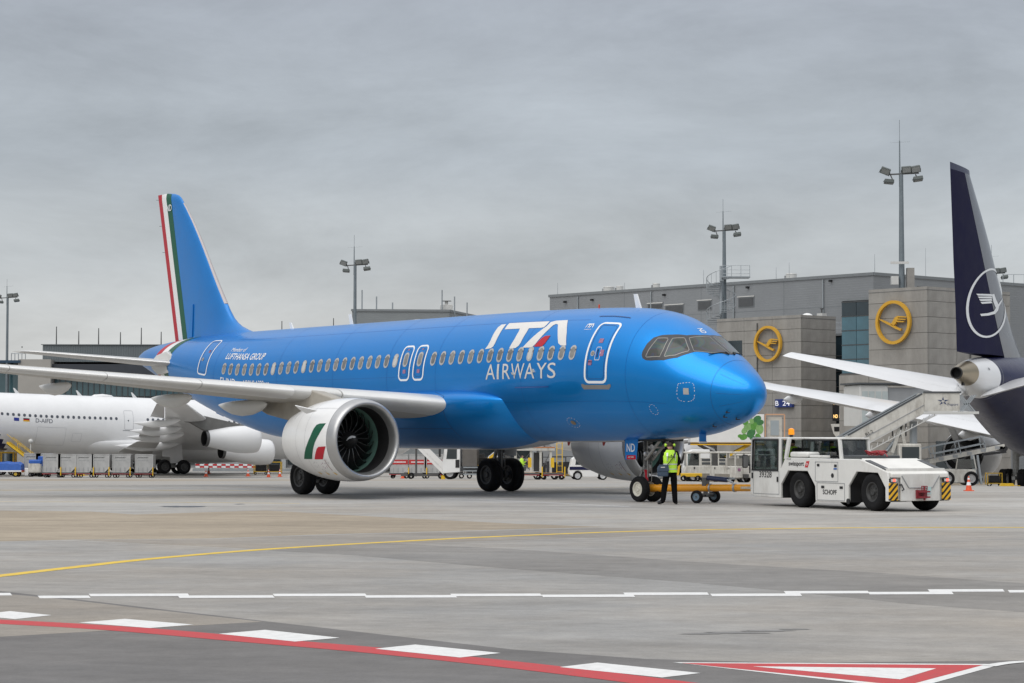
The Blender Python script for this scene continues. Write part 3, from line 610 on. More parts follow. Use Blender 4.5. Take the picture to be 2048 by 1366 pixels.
# wings with slats, flaps, track fairings and tip fences
PYLB = mat('pylon_brown_grey', (.34, .315, .27), .45, var=.12, vs=2, dirt=(.18,.15,.11,.5))
SLATM = mat('slat_metal', (.66, .66, .65), .32, .35, var=.04)
for s in (1, -1):
    zw = lambda y: 2.95+(y-1.98)*.0892
    LEy = lambda y: 12.2+(y-1.98)*.5543
    ws = [((LEy(1.2), s*1.2, zw(1.2)), (18.55, s*1.2, zw(1.2)-.25), .122), ((12.2, s*1.98, 2.95), (18.6, s*1.98, 2.72), .118), ((LEy(6.4), s*6.4, zw(6.4)), (18.95, s*6.4, zw(6.4)-.12), .118), ((LEy(16.7), s*16.7, zw(16.7)), (21.95, s*16.7, zw(16.7)), .105)]
    wg = foil(ws, (0, 0, 1), .105, .74).build('wing', WINGB, AC, ang=50)
    for a, b in ((2.25, 5.1), (6.45, 8.95), (8.97, 11.5), (11.52, 14.1), (14.12, 16.65)):
        q = [sec_at(ws, 1, s*a), sec_at(ws, 1, s*b)]; foil([((x[0][0]-.06, x[0][1], x[0][2]-.02), x[1], x[2]*1.04) for x in q], (0, 0, 1), 0, .13).build('slat', SLATM, wg, ang=50)
    q = [sec_at(ws, 1, s*5.12), sec_at(ws, 1, s*6.43)]; foil(q, (0, 0, 1), 0, .105).build('fixed_leading_edge', WINGG, wg, ang=50)
    q = [sec_at(ws, 1, s*1.3), sec_at(ws, 1, s*2.23)]; foil(q, (0, 0, 1), 0, .105).build('fixed_leading_edge', WINGG, wg, ang=50)
    for a, b in ((2.0, 6.3), (6.42, 12.9), (12.95, 16.5)):
        q = [sec_at(ws, 1, s*a), sec_at(ws, 1, s*b)]; foil(q, (0, 0, 1), .745, 1.).build('flap', WINGG, wg, ang=50)
    for yf, L, r in ((6.45, 3.2, .26), (8.6, 2.8, .23), (12.1, 2.4, .20)):
        a, b, t = sec_at(ws, 1, s*yf); x1 = b[0]+.55; x0 = x1-L; zc = b[2]-.16
        MB().loft([[(x0+L*u, s*yf+r*.62*k*math.cos(g), zc-.12-.12*math.sin(PI*u)+r*k*math.sin(g)) for g in np.linspace(0, 2*PI, 17)[:-1]] for u, k in ((0,.05),(.04,.38),(.12,.68),(.3,.95),(.5,1),(.7,.85),(.86,.5),(.96,.2),(1,.04))]).build('flap_track_fairing', WINGG, wg, ang=60)
    tip = [((20.36, s*16.7, zw(16.7)), (21.95, s*16.7, zw(16.7)), .105), ((20.8, s*17.3, zw(17.3)+.12), (22.05, s*17.3, zw(17.3)+.12), .09), ((21.3, s*17.7, zw(17.3)+.6), (22.3, s*17.7, zw(17.3)+.6), .08), ((22.0, s*17.85, zw(17.3)+1.3), (22.55, s*17.85, zw(17.3)+1.3), .07)]
    MB().loft([foil_ring(a, b, t, (0, s*-.5, .86)) for a, b, t in tip]).build('winglet', BLUE2, wg, ang=50)
    # pylon
    py = s*5.755
    pl = MB().prism([(12.3, 2.98), (13.2, 3.12), (14.35, 3.36), (15.2, 3.50), (17.6, 3.20), (18.2, 2.95), (17.2, 2.62), (15.8, 2.42), (15.06, 2.45), (14.9, 2.78), (12.6, 2.95)], py-.2, py+.2).build('pylon', PYLB, wg, bev=.06)
    # engine
    e0 = (11.43, py, 1.816 if s > 0 else 1.70)
    nac = MB().rev([(.36,1.258),(.5,1.268),(.8,1.28),(1.15,1.282),(1.5,1.27),(1.95,1.235),(2.4,1.18),(2.8,1.10),(3.2,1.0),(3.6,.9),(3.58,.86),(3.0,.84)], e0, 'x', 72).build('nacelle', NACW, AC, ang=50)
    MB().rev([(.355,1.256),(.22,1.236),(.12,1.215),(.06,1.192),(.02,1.16),(0,1.125),(.012,1.09),(.05,1.06),(.12,1.032),(.25,1.012),(.36,1.002)], e0, 'x', 72).build('intake_lip', LIPM, nac, ang=60)
    MB().rev([(.36,1.002),(.7,.995),(.98,1.0)], e0, 'x', 72).build('intake_barrel', BARREL, nac, ang=60)
    MB().rev([(.98,1.0),(1.1,1.0),(1.5,1.0)], e0, 'x', 72).build('fan_case', FANG, nac, ang=60)
    MB().rev([(1.55,1.0),(1.56,.3)], e0, 'x', 48).build('fan_duct_wall', BARREL, nac)
    MB().rev([(.36,1.2585),(.372,1.2605),(.378,1.261)], (e0[0]-.004, e0[1], e0[2]), 'x', 72).build('cowl_joint', MGREY, nac)
    for k in range(18):
        fb = MB(); a0 = 2*PI*k/18; rings = []
        for j in range(8):
            u = j/7; r = .26+.73*u; st = math.radians(25+38*u); ang = a0+.16*math.sin(PI*u*.9)-.22*u*u; cw = .24+.20*u*(1.25-u); xo = 1.16-.05*math.sin(PI*u)+.10*u*u
            ring = []
            for cc, tt in ((-.5, 0), (-.2, .012), (.5, 0), (-.2, -.010)):
                dx = cc*cw*math.cos(st); dt = (cc*cw*math.sin(st)+tt)*(1 if True else -1); ring.append((e0[0]+xo+dx, e0[1]+r*math.cos(ang+dt/r), e0[2]+r*math.sin(ang+dt/r)))
            rings.append(ring)
        fb.loft(rings); bl = fb.build('fan_blade', FANM, nac, ang=60)
        ed = MB()
        for j in range(7):
            A = Vector(rings[j][0]); Bv = Vector(rings[j+1][0]); ed.cyl(A, Bv, .011, n=5)
        ed.build('leading_edge', FANE, bl)
    MB().rev([(.66,0),(.68,.05),(.74,.11),(.86,.19),(1.0,.26),(1.12,.30)], e0, 'x', 32).build('spinner', BARREL, nac, ang=60)
    sw = MB(); rr = pchip([.66,.68,.74,.86,1.0,1.12], [0,.05,.11,.19,.26,.30]); pts = []
    for j in range(9):
        u = j/8; x = .70+.20*u; a = 1.3-1.5*u; hw = .055*math.sin(PI*min(1, u*.8+.2))/max(.05, float(rr(x))); pts.append([(e0[0]+x-.006, e0[1]+(float(rr(x))+.004)*math.cos(a+q), e0[2]+(float(rr(x))+.004)*math.sin(a+q)) for q in (-hw, hw)])
    for j in range(8): sw.quad(pts[j][0], pts[j][1], pts[j+1][1], pts[j+1][0])
    sw.build('spinner_swirl', DECW, nac)
    MB().rev([(3.0,.66),(3.6,.56),(3.9,.5),(3.88,.46),(3.4,.42)], e0, 'x', 40).build('core_nozzle', DSTEEL, nac, ang=60); MB().rev([(3.5,.3),(3.9,.24),(4.2,.03)], e0, 'x', 32).build('exhaust_plug', DSTEEL, nac, ang=60)
    nsurf = lambda x, t, off=0., e0=e0: (e0[0]+x, e0[1]+(float(NR(x))+off)*math.cos(t), e0[2]+(float(NR(x))+off)*math.sin(t))
    NR = pchip([0,.03,.12,.3,.5,.8,1.15,1.5,1.95,2.4,2.8,3.2,3.6], [1.125,1.17,1.215,1.25,1.268,1.28,1.282,1.27,1.235,1.18,1.10,1.0,.9])
    ss = 1.0
    MB().prism([(.62, 1.02), (1.35, .92), (1.6, 1.05), (1.78, 1.22)], -.015, .015).build('nacelle_strake', NACW, nac, loc=(e0[0]+.1, e0[1]+(.80 if s > 0 else -.80), e0[2]+.02), rot=(math.radians(-32 if s > 0 else 32), 0, 0))
    if s > 0:
        decal('flag_green_panel', [[(1.915,-.495),(1.679,-.287),(1.456,-.104),(1.258,.072),(1.113,.272),(1.011,.363),(.85,.395),(.528,.405),(.637,.271),(.778,.116),(.98,-.059),(1.142,-.236),(1.376,-.478)]], FGREEN, nac, nsurf, .006, .2, .06)
        decal('flag_red_panel', [[(1.227,-.483),(1.074,-.349),(.914,-.212),(.79,-.167),(.411,-.157),(.549,-.302),(.737,-.477)]], FRED, nac, nsurf, .006, .2, .06)
    for x_ in (2.25, 1.62): decal('cowl_joint', stroke([(x_, t_) for t_ in np.linspace(-PI, PI, 60)], .008, 1.2, False), MGREY, nac, nsurf, .003, .3, .1)
    for t_ in (-1.35, .85): decal('cowl_joint', stroke([(.38, t_), (1.2, t_), (2.25, t_), (3.5, t_)], .008, 1.2, False), MGREY, nac, nsurf, .003, .2, .1)
    MARKG = mat('stencil_grey', (.4,.4,.42), .5)
    for (a, b, c, d, mt) in ((.75,.95,-.72,-.6,PLACR),(1.2,1.4,-.7,-.58,MARKG),(1.02,1.14,-.85,-.78,MARKG),(.55,.7,-.6,-.5,MARKG)): struct(decal('stencil', dashes([(a,c),(b,c),(b,d),(a,d)], 7, .03, mt, 1.25), mt, nac, nsurf, .006), 'stuff')
    decal('stencil_line', stroke([(.66,-.5),(.62,-.82)], .02, 1.25, False), mat('stencil_brown', (.2,.06,.05), .5), nac, nsurf, .006)
    for a in (1.5, 1.05, .62): decal('hoist_mark', [[(a,-.90),(a+.07,-.88),(a+.02,-.98),(a-.06,-.97)]], YELLOW, nac, nsurf, .006)
    decal('latch_dashes', stroke([(.05+.0,.0),(.35,.0)], .012, 1.2, False), MARKG, nac, nsurf, .006)
    # main landing gear
    g = MB(); gx, gy = 17.7, s*3.795
    g.cyl((gx, gy, 2.9), (gx, gy, 1.35), .17, .15, 18).cyl((gx, gy, 1.35), (gx, gy, .58), .10, n=16).cyl((gx, gy-.55, .58), (gx, gy+.55, .58), .09, n=14)
    gear = g.build('main_gear_leg', GEARM, AC)
    MB().bar((gx+.25, gy, 1.45), (gx+.38, gy, 1.05), .12, .06).bar((gx+.38, gy, 1.05), (gx+.12, gy, .66), .12, .06).cyl((gx, gy-s*.05, 1.75), (gx-.1, gy-s*1.7, 2.3), .07, n=12).cyl((gx-.18, gy+.06, 2.4), (gx-.14, gy+.05, .75), .018, n=6).cyl((gx-.15, gy-.07, 2.4), (gx-.13, gy-.1, .8), .014, n=6).cyl((gx+.1, gy+.1, 2.0), (gx+.11, gy+.2, .75), .012, n=6).build('side_brace', GEARL, gear)
    MB().prism([(gx-.62, 1.25), (gx+.5, 1.25), (gx+.62, 2.0), (gx+.55, 2.72), (gx-.7, 2.72), (gx-.75, 1.9)], gy+s*.20, gy+s*.235).build('gear_door', WINGG, gear, bev=.015)
    for o_ in (-.464, .464): wheel(gear, (gx, gy+o_, .585), .585, .42, RIMD, 36)
    for o_ in (-.13, .13): MB().cyl((gx, gy+o_-.06, .585), (gx, gy+o_+.06, .585), .2, n=18).build('brake_pack', DSTEEL, gear)
# nose landing gear
g = MB(); gx = 5.11
g.cyl((gx-.02, 0, 2.1), (gx, 0, 1.05), .105, .10, 18).cyl((gx, 0, 1.05), (gx+.03, 0, .38), .065, n=16).cyl((gx+.03, -.33, .38), (gx+.03, .33, .38), .06, n=14); ng = g.build('nose_gear_leg', GEARM, AC)
MB().cyl((gx, -.045, 1.0), (gx, .045, 1.0), .15, n=20).cyl((gx-.1, .13, 1.25), (gx-1.0, .16, 2.0), .045, n=10).cyl((gx-.1, -.13, 1.25), (gx-1.0, -.16, 2.0), .045, n=10).cyl((gx-.55, -.2, 1.62), (gx-.55, .2, 1.62), .04, n=8).bar((gx+.13, 0, 1.0), (gx+.3, 0, .72), .09, .05).bar((gx+.3, 0, .72), (gx+.1, 0, .46), .09, .05).cyl((gx-.14, .09, 1.9), (gx-.12, .08, .6), .014, n=6).cyl((gx-.1, -.11, 1.9), (gx-.09, -.1, .6), .012, n=6).cyl((gx-.05, .16, 1.8), (gx-.03, .14, .9), .012, n=6).build('drag_brace', GEARL, ng)
MB().cyl((gx+.02, -.10, .95), (gx+.02, .22, .98), .055, n=12).build('steering_actuator', GEARL, ng)
for o_, z_ in ((.17, 1.42), (-.17, 1.42), (.0, 1.62)): MB().rev([(0, 0), (.0, .08), (.05, .095), (.14, .05)], (gx-.22, o_, z_), 'x', 18).build('taxi_light', LIPM, ng)
MB().bar((gx-.06, .10, .95), (gx-.14, .12, .62), .08, .02).build('remove_before_flight_flag', FRED, ng)
for o_ in (-.255, .255): wheel(ng, (gx+.03, o_, .38), .38, .225, RIMC, 32)
nd = MB().prism([(gx-.02, 1.26), (gx+.50, 1.24), (gx+.52, 1.5), (gx+.52, 1.88), (gx-.1, 1.88)], .40, .43).build('nose_gear_door', BLUE2, AC, bev=.02)
text('door_code', 'ND', DECW, nd, (gx+.42, .431, 1.48), (-1, 0, 0), (0, 0, 1), .38, .24, bold=.015)
MB().box(gx+.0, gx+.42, .431, .437, 1.255, 1.38).build('no_tow_placard', FRED, nd); text('placard_text', 'NO TOW', DECW, nd, (gx+.34, .438, 1.30), (-1, 0, 0), (0, 0, 1), .26, .045, bold=.01)
MB().box(gx-1.2, gx+.6, -.38, .38, 1.79, 1.86).build('nose_gear_bay', BARREL, AC)
# aerials, beacons, drain masts, probes
def blade(px0, px1, pyb, pyt, lean=.0, mt=WHITE, name='blade_aerial'):
    a, b, c = ac_px(px0, pyb), ac_px(px1, pyb), ac_px(px0, pyt); x0, x1 = max(a[0], b[0]), min(a[0], b[0]); return MB().prism([(x0, a[2]-.06), (x1, b[2]-.06), (c[0]-.02, c[2]), (c[0]+.12, c[2])], -.025, .025).build(name, mt, AC)
blade(1273, 1283, 614, 588); blade(701, 706, 647, 628); blade(582, 587, 655, 645)
p = ac_px(832, 643); MB().loft([[(p[0]+.75*u, .34*k*math.cos(g), p[2]-.06+.13*k*math.sin(g)) for g in np.linspace(0, 2*PI, 17)[:-1]] for u, k in ((-1,.05),(-.8,.6),(-.3,1),(.3,.95),(.8,.5),(1,.05))]).build('satcom_fairing', WHITE, AC, ang=60)
p = ac_px(1198, 617); MB().rev([(0,.025),(.12,.025),(.15,.02),(.16,0)], (p[0], 0, p[2]-.03), 'z', 14).build('beacon', mat('beacon_red', (.6,.05,.01), .3), AC)
for q in (1138, 1208): p = ac_px(q, 886); MB().prism([(p[0]-.06, p[2]+.06), (p[0]+.06, p[2]+.06), (p[0]+.03, p[2]-.08)], -.03, .03).build('drain_mast', mat('drain_red', (.3,.03,.02), .5), AC)
p = ac_px(443, 820, .3); MB().prism([(p[0]-.35, p[2]+.22), (p[0]+.25, p[2]+.3), (p[0]+.35, p[2]-.12), (p[0]-.2, p[2]-.25)], .0, .35).build('drain_mast', BLUE2, AC)
p = ac_px(1405, 876, .2); MB().box(p[0]-.02, p[0]+.02, .08, .32, p[2]-.10, p[2]+.14).build('open_service_flap', BLUE2, AC); MB().box(p[0]-.06, p[0]-.02, .08, .36, p[2]-.15, p[2]-.10).build('headset_panel', GREYP, AC)
for x_, t_ in ((.9, -.75), (1.05, -.9), (1.6, -1.15), (.85,-1.2)): q = S(x_, t_, .05); MB().cyl(S(x_, t_), q, .02, n=6).cyl(q, (q[0]-.15, q[1], q[2]), .014, n=6).build('pitot_probe', BLACK, AC)
# ================================================================== terminal buildings
CONCP = mat('precast_concrete', (.30, .29, .27), .8, var=.14, vs=.5, bump=.15, bs=8, dirt=(.15,.14,.13,.75))
CONCJ = mat('concrete_joint', (.11, .105, .10), .9)
def clad(name, col, ax='Z', period=.35, amp=.10, metal=.15):
    m = mat(name, col, .5, metal, var=.07, vs=.4); t = m.node_tree; b = t.nodes['Principled BSDF']
    tc = t.nodes.new('ShaderNodeTexCoord'); wv = t.nodes.new('ShaderNodeTexWave'); wv.bands_direction = ax; wv.inputs['Scale'].default_value = 1/period/3.14*1.57; wv.wave_profile = 'SAW' if ax == 'Z' else 'SIN'
    t.links.new(tc.outputs['Object'], wv.inputs[0]); bp = t.nodes.new('ShaderNodeBump'); bp.inputs['Strength'].default_value = .6; bp.inputs['Distance'].default_value = .06; t.links.new(wv.outputs['Fac'], bp.inputs['Height']); t.links.new(bp.outputs[0], b.inputs['Normal']); return m
CLADH = clad('grey_metal_cladding', (.27, .285, .30)); CLADV = clad('dark_ribbed_cladding', (.13, .15, .16), 'X', .5); CLADM = clad('mid_grey_cladding', (.26, .28, .29))
TRIM = mat('roof_trim', (.20, .215, .225), .5, .2)
TEAL = mat('teal_curtain_glass', (.05, .13, .17), .08, var=.3, vs=.3, spec=.9)
TEALD = mat('dark_curtain_glass', (.015, .03, .04), .08, var=.3, vs=.4, spec=.8)
GOLD = mat('gold_sign_paint', (.60, .33, .025), .45, var=.06, coat=.2)
ROOFM = mat('roof_felt', (.16, .16, .16), .9)
GRID = math.atan2(.656, .755); Rv, Lv = Vector((.755, .656, 0)), Vector((-.656, .755, 0))
def on_left(c, px, py):
    """local (y, z) where a picture point meets the left-hand face (x = 0) of a building with near corner c"""
    t = ray(px, py); n = Rv; k = ((c[0]-_C[0])*n.x+(c[1]-_C[1])*n.y)/(t[0]*n.x+t[1]*n.y); p = _C+t*k; return ((p[0]-c[0])*Lv.x+(p[1]-c[1])*Lv.y, p[2]-c[2])
def on_right(c, px, py):
    t = ray(px, py); n = Lv; k = ((c[0]-_C[0])*n.x+(c[1]-_C[1])*n.y)/(t[0]*n.x+t[1]*n.y); p = _C+t*k; return ((p[0]-c[0])*Rv.x+(p[1]-c[1])*Rv.y, p[2]-c[2])
GB = -1.8
pan_cache = {}
def panel(parent, name, a, b, c, d, e, f, mt, bev=0):
    """slab a..b, c..d, e..f sharing mesh data with slabs of the same size"""
    k = (name, round(b-a, 3), round(d-c, 3), round(f-e, 3), mt.name)
    if k not in pan_cache: o = B(0, b-a, 0, d-c, 0, f-e).build(name, mt, parent, loc=(a, c, e)); pan_cache[k] = o.data
    else: o = bpy.data.objects.new(name, pan_cache[k]); COL.objects.link(o); o.parent = parent; o.location = (a, c, e)
    return o
def tower(label, corner, wl, wr, H, row, coll, colr, cap=1.0, skip_r=0, zlo=0.):
    c = (corner[0], corner[1], GB); t = thing('concrete_tower', label, 'tower', c, GRID)
    B(.12, wr, .12, wl, 0, H-.05).build('core', CONCJ, t); B(-.02, wr, -.02, wl, H-.05, H).build('roof', ROOFM, t)
    zs = [H-cap]; 
    while zs[-1] > zlo+.3: zs.append(zs[-1]-row)
    bands = [(zs[i+1], zs[i]) for i in range(len(zs)-1)]+[(H-cap, H+.25)]
    for z0, z1 in bands:
        z0 = max(z0, 0)
        n = max(1, round(wl/coll)); 
        for i in range(n): panel(t, 'concrete_panel', 0, .13, .0+wl*i/n+.015, wl*(i+1)/n-.015, z0+.015, z1-.015, CONCP)
        n = max(1, round(wr/colr))
        for i in range(n): panel(t, 'concrete_panel', .135+(wr-.135)*i/n+.015, .135+(wr-.135)*(i+1)/n-.015, 0, .13, z0+.015, z1-.015, CONCP)
    return t, c
RING = [(math.cos(a), math.sin(a)) for a in np.linspace(0, 2*PI, 49)[:-1]]
def cr_(P, cx=1068., cy=562., rx=119., ry=151.): return [((x-cx)/rx, (cy-y)/ry) for x, y in P]
CRANE = [cr_([(970,533),(1000,545),(1035,562),(1058,572),(1075,583),(1100,600),(1127,608),(1120,623),(1085,607),(1055,588),(1020,568),(985,547)]), cr_([(1052,578),(1068,552),(1082,528),(1100,519),(1165,527),(1160,534),(1105,530),(1103,536),(1158,543),(1152,550),(1100,545),(1097,551),(1147,558),(1140,565),(1092,561),(1085,575),(1070,586)])]
def emblem(label, corner, px, py, r):
    y, z = on_left(corner, px, py); t = thing('crane_emblem', label, 'sign', Vector(corner)+Lv*y+Vector((0, 0, z)), GRID, 'gold ring emblems on the towers')
    m = MB(); n = len(RING)
    for x0, x1 in ((-.42, -.16),):
        vs = []
        for x in (x0, x1):
            for k in (1., .86): vs += [(x, -q[0]*r*k, q[1]*r*k) for q in RING]
        fs = []
        for i in range(n):
            j = (i+1) % n; fs += [(i, j, n+j, n+i), (2*n+i, 3*n+i, 3*n+j, 2*n+j), (i, 2*n+i, 2*n+j, j), (n+i, n+j, 3*n+j, 3*n+i)]
        m.add(vs, fs)
    m.build('ring', GOLD, t)
    for nm, p in zip(('crane_body', 'crane_wing'), CRANE):
        bm = bmesh.new(); f = bm.faces.new([bm.verts.new((-.38, -a*r, b*r)) for a, b in p]); ex = bmesh.ops.extrude_face_region(bm, geom=[f]); 
        for v in [g for g in ex['geom'] if isinstance(g, bmesh.types.BMVert)]: v.co.x += .2
        bmesh.ops.triangulate(bm, faces=bm.faces[:], ngon_method='EAR_CLIP'); bmesh.ops.recalc_face_normals(bm, faces=bm.faces); me = bpy.data.meshes.new(nm); bm.to_mesh(me); bm.free(); me.materials.append(GOLD); o = bpy.data.objects.new(nm, me); COL.objects.link(o); o.parent = t
    br = MB()
    for a in (.6, 2.2, 3.9, 5.4): br.cyl((-.17, -math.cos(a)*r*.93, math.sin(a)*r*.93), (.02, -math.cos(a)*r*.93, math.sin(a)*r*.93), .04, n=6)
    br.build('bracket', DSTEEL, t)
    return t
# long hall behind
HC = (33.2, 205., GB); H_HALL = 16.8+1.8
hall = thing('grey_hall', 'long grey metal clad terminal hall behind the concrete towers', 'building', HC, GRID)
B(0, 34, 0, 44.5, 0, H_HALL).build('wall', CLADH, hall); B(-.12, 34.1, -.12, 44.6, H_HALL, H_HALL+.28).build('roof_edge', TRIM, hall)
for px0, px1, py0, py1 in ((1397,1422,604,618),(1478,1507,597,612),(1332,1366,613,626),(1297,1324,610,615)):
    y0, z1 = on_left(HC, px0, py0); y1, z0 = on_left(HC, px1, py1); y0, y1 = sorted((y0, y1)); z0 = max(z0, z1-2.2)
    v = B(-.05, .02, y0-.1, y1+.1, z0-.1, z1+.1).build('louvre_frame', TRIM, hall); B(-.12, -.06, y0-.15, y1+.15, z1+.1, z1+.2).build('hood', GREYP, v)
    for k in range(8): zz = z0+(z1-z0)*(k+.5)/8; MB().bar((-.09, y0, zz), (-.09, y1, zz), .03, (z1-z0)/8*.8).build('louvre_slat', mat('louvre_grey', (.09,.095,.10), .6), v)
for y_ in (6., 17.5, 29., 40.): MB().cyl((-.1, y_, 0), (-.1, y_, H_HALL-.1), .07, n=8).build('downpipe', STEEL, hall)
for y_ in (11., 22., 33.): B(-.012, .0, y_-.03, y_+.03, 0, H_HALL).build('cladding_joint', TRIM, hall)
for z_ in (13.2, 15.9): B(-.01, .0, 0, 44.4, z_-.03, z_+.03).build('cladding_joint', TRIM, hall)
for px, py in ((1132,600),(1186,596),(1330,586),(1497,571),(1663,558)):
    y, z = on_left(HC, px, py+4); MB().box(-.35, 0, y-.1, y+.1, z-.1, z+.1).build('wall_lamp', BLACK, hall)
def roof_rod(px, py_t, corner=HC, d=0., z0=H_HALL, r=.03, parent=hall):
    y, z = on_left((corner[0]+Rv.x*d, corner[1]+Rv.y*d, corner[2]), px, py_t); MB().cyl((d, y, z0), (d, y, z), r, r*.5, n=6).build('lightning_rod', STEEL, parent)
for px, py in ((1115,566),(1249,565),(1407,540),(1552,535),(1578,525),(1552,540),(1749,508)): roof_rod(px, py)
for i in range(3): MB().cyl((8+5*i, .3, H_HALL), (8+5*i, .3, H_HALL+3-.3*i), .025, .012, n=6).build('lightning_rod', STEEL, hall)
for i, (px0, px1, pyt, lab) in enumerate(((1206,1229,576,'tall white roof vent drum on the grey hall'), (1232,1247,583,'low white roof vent next to the tall drum'), (1305,1320,581,'small white roof vent in the middle of the grey hall roof'), (1572,1593,554,'white roof vent near the right end of the hall roof'))):
    y, z = on_left((HC[0]+Rv.x*2, HC[1]+Rv.y*2, HC[2]), (px0+px1)/2, pyt); r = (px1-px0)/2*225/F_PX; h = max(.6, z-H_HALL-.28)
    t = thing('roof_vent', lab, 'vent', Vector(HC)+Rv*2+Lv*y+Vector((0, 0, H_HALL+.285)), GRID, 'white roof vents'); MB().rev([(0, r), (h*.8, r), (h*.85, r*1.06), (h, r*1.0), (h+.05, 0)], (0,0,0), 'z', 24).build('drum', GREYP, t); MB().box(-.3, .3, r*.9, r*1.25, .0, h*.7).build('duct', MGREY, t)
# towers
TA, ca_ = tower('concrete tower carrying the left gold emblem and the B 24 sign', (24.6, 190.), 9.9, 4.5, 12.1+1.8, 1.09, 3.3, 4.5, .95)
TB, cb_ = tower('taller concrete tower carrying the right gold emblem', (33.5, 180.), 6.1, 11., 13.87+1.8, 1.27, 6.1, 3.6, .95)
# lower wing of the taller tower reaching left
t = thing('concrete_annex', 'low concrete wing between the two towers', 'building', (Vector(cb_)+Lv*6.12), GRID)
B(.12, 4, 0, 3.2, 0, 9.0).build('core', CONCJ, t)
for k in range(7): panel(t, 'concrete_panel', 0, .13, .015, 3.19, k*1.27+.015, (k+1)*1.27-.015, CONCP)
# glazed stair beside the taller tower
t = thing('glazed_stair', 'teal glazed stairwell left of the taller tower', 'building', Vector(cb_)+Lv*6.13+Rv*.4+Vector((0, 0, 9.02)), GRID)
B(.1, 3.5, 0, 3.25, 0, 6.2).build('core', TEALD, t)
for i in range(5):
    z0, z1 = i*1.2, i*1.2+1.2
    for j in range(2): panel(t, 'pane', .0, .06, .05+j*1.6, 1.6+j*1.6, z0+.04, z1-.04, TEAL if i < 4 else TEALD)
for i in range(6): B(-.03, .09, 0, 3.25, i*1.2-.03, i*1.2+.03).build('mullion', DGREY, t)
B(-.05, 3.6, -.02, 3.3, 6.1, 6.3).build('roof_edge', TRIM, t)
# dark recess between the towers with the stand guidance display
p0 = at(1684, 700, 196); t = thing('dark_glazed_link', 'narrow dark glazed link between the concrete towers', 'building', (p0[0]-.2, 195.5, GB), GRID)
B(0, 5, -1.2, 1.6, 0, 12.6).build('wall', TEALD, t)
for i in range(9): B(-.05, 0, -1.2, 1.6, 1.35*i, 1.35*i+.07).build('mullion', DGREY, t)
B(-.1, 5, -1.3, 1.7, 12.6, 12.8).build('roof_edge', TRIM, t)
p = at(1679, 822, 191); t = thing('guidance_display', 'black stand guidance display with amber characters', 'display', (p[0], p[1], gz(p[0], p[1])), GRID-PI/2)
AMB = mat('amber_led', (1., .62, .22), .4, var=0, emit=1.3)
zc = p[2]-gz(p[0], p[1]); B(-.06, .06, .1, .25, 0, zc).build('post', DSTEEL, t); B(-.72, .62, -.1, .1, zc-.85, zc+.95).build('cabinet', BLACK, t)
for nm, s_, x_, z_, w_, h_ in (('letters','LH',-.6,.55,.45,.3),('letters','5',.3,.55,.2,.3),('letters','1',.3,.05,.14,.25),('letters','ND 1W',-.6,-.6,1.1,.3)): text(nm, s_, AMB, t, (x_, -.104, zc+z_), (1,0,0), (0,0,1), w_, h_, bold=.02)
MB().prism([(-.8,-.2),(.7,-.2),(.55,-1.0),(-.2,-1.35),(-.5,-1.0)], -.25, .1).build('camera_housing', OFFW, t, loc=(0, 0, zc-.9)); B(-.4, .35, -.27, -.24, zc-1.75, zc-1.35).build('lens_window', BLACK, t)
emblem('left gold ring emblem with flying crane on the lower tower', ca_, 1540, 688, 1.56); emblem('right gold ring emblem with flying crane on the taller tower', cb_, 1791, 645, 1.80)
# gate sign
y0, z0 = on_left(ca_, 1554, 815); y1, z1 = on_left(ca_, 1588.5, 798)
t = thing('gate_sign', 'blue gate sign reading B 24 on the lower tower', 'sign', Vector(ca_)+Lv*((y0+y1)/2)+Vector((0, 0, (z0+z1)/2)), GRID)
hw, hh = abs(y0-y1)/2, abs(z1-z0)/2; B(-.30, -.02, -hw, hw, -hh, hh).build('box', mat('sign_blue', (.012,.03,.16), .4), t, bev=.02)
SGW = mat('sign_white', (.85,.85,.88), .5, emit=.25)
text('sign_letter', 'B', SGW, t, (-.303, hw*.92, -hh*.6), (0,-1,0), (0,0,1), hw*.36, hh*1.2, bold=.005); text('sign_number', '24', SGW, t, (-.303, hw*.10, -hh*.6), (0,-1,0), (0,0,1), hw*.84, hh*1.2, bold=.005)
# window strip on tower faces
y0, z0 = on_left(ca_, 1483, 660); 
for c, tw, (pa, pb, qa, qb) in ((ca_, TA, (1455,1484,682,712)),):
    y0, z1 = on_left(c, pa, qa); y1, z0 = on_left(c, pb, qb); B(-.03, .02, min(y0,y1), max(y0,y1), z0, z1).build('window', TEALD, tw)
x0, z1 = on_right(cb_, 1828, 768); x1, z0 = on_right(cb_, 1898, 779); y0, z1 = on_left(cb_, 1824, 764); 
B(.6, 6.5, -.03, .02, 4.8, 5.5).build('window', TEALD, TB)
for i in range(3): B(1.0+2.1*i, 2.9+2.1*i, -.035, .02, .1, 3.4).build('door_opening', TEALD, TB)
MB().cyl((-.08, 5.0, 0), (-.08, 5.0, 13.6), .05, n=8).build('downpipe', DSTEEL, TA); MB().cyl((5.5, -.08, 0), (5.5, -.08, 15.4), .06, n=8).build('downpipe', DSTEEL, TB); MB().cyl((.0, 1.0, 15.92), (8., 1.0, 15.98), .03, n=6).build('roof_cable', BLACK, TB)
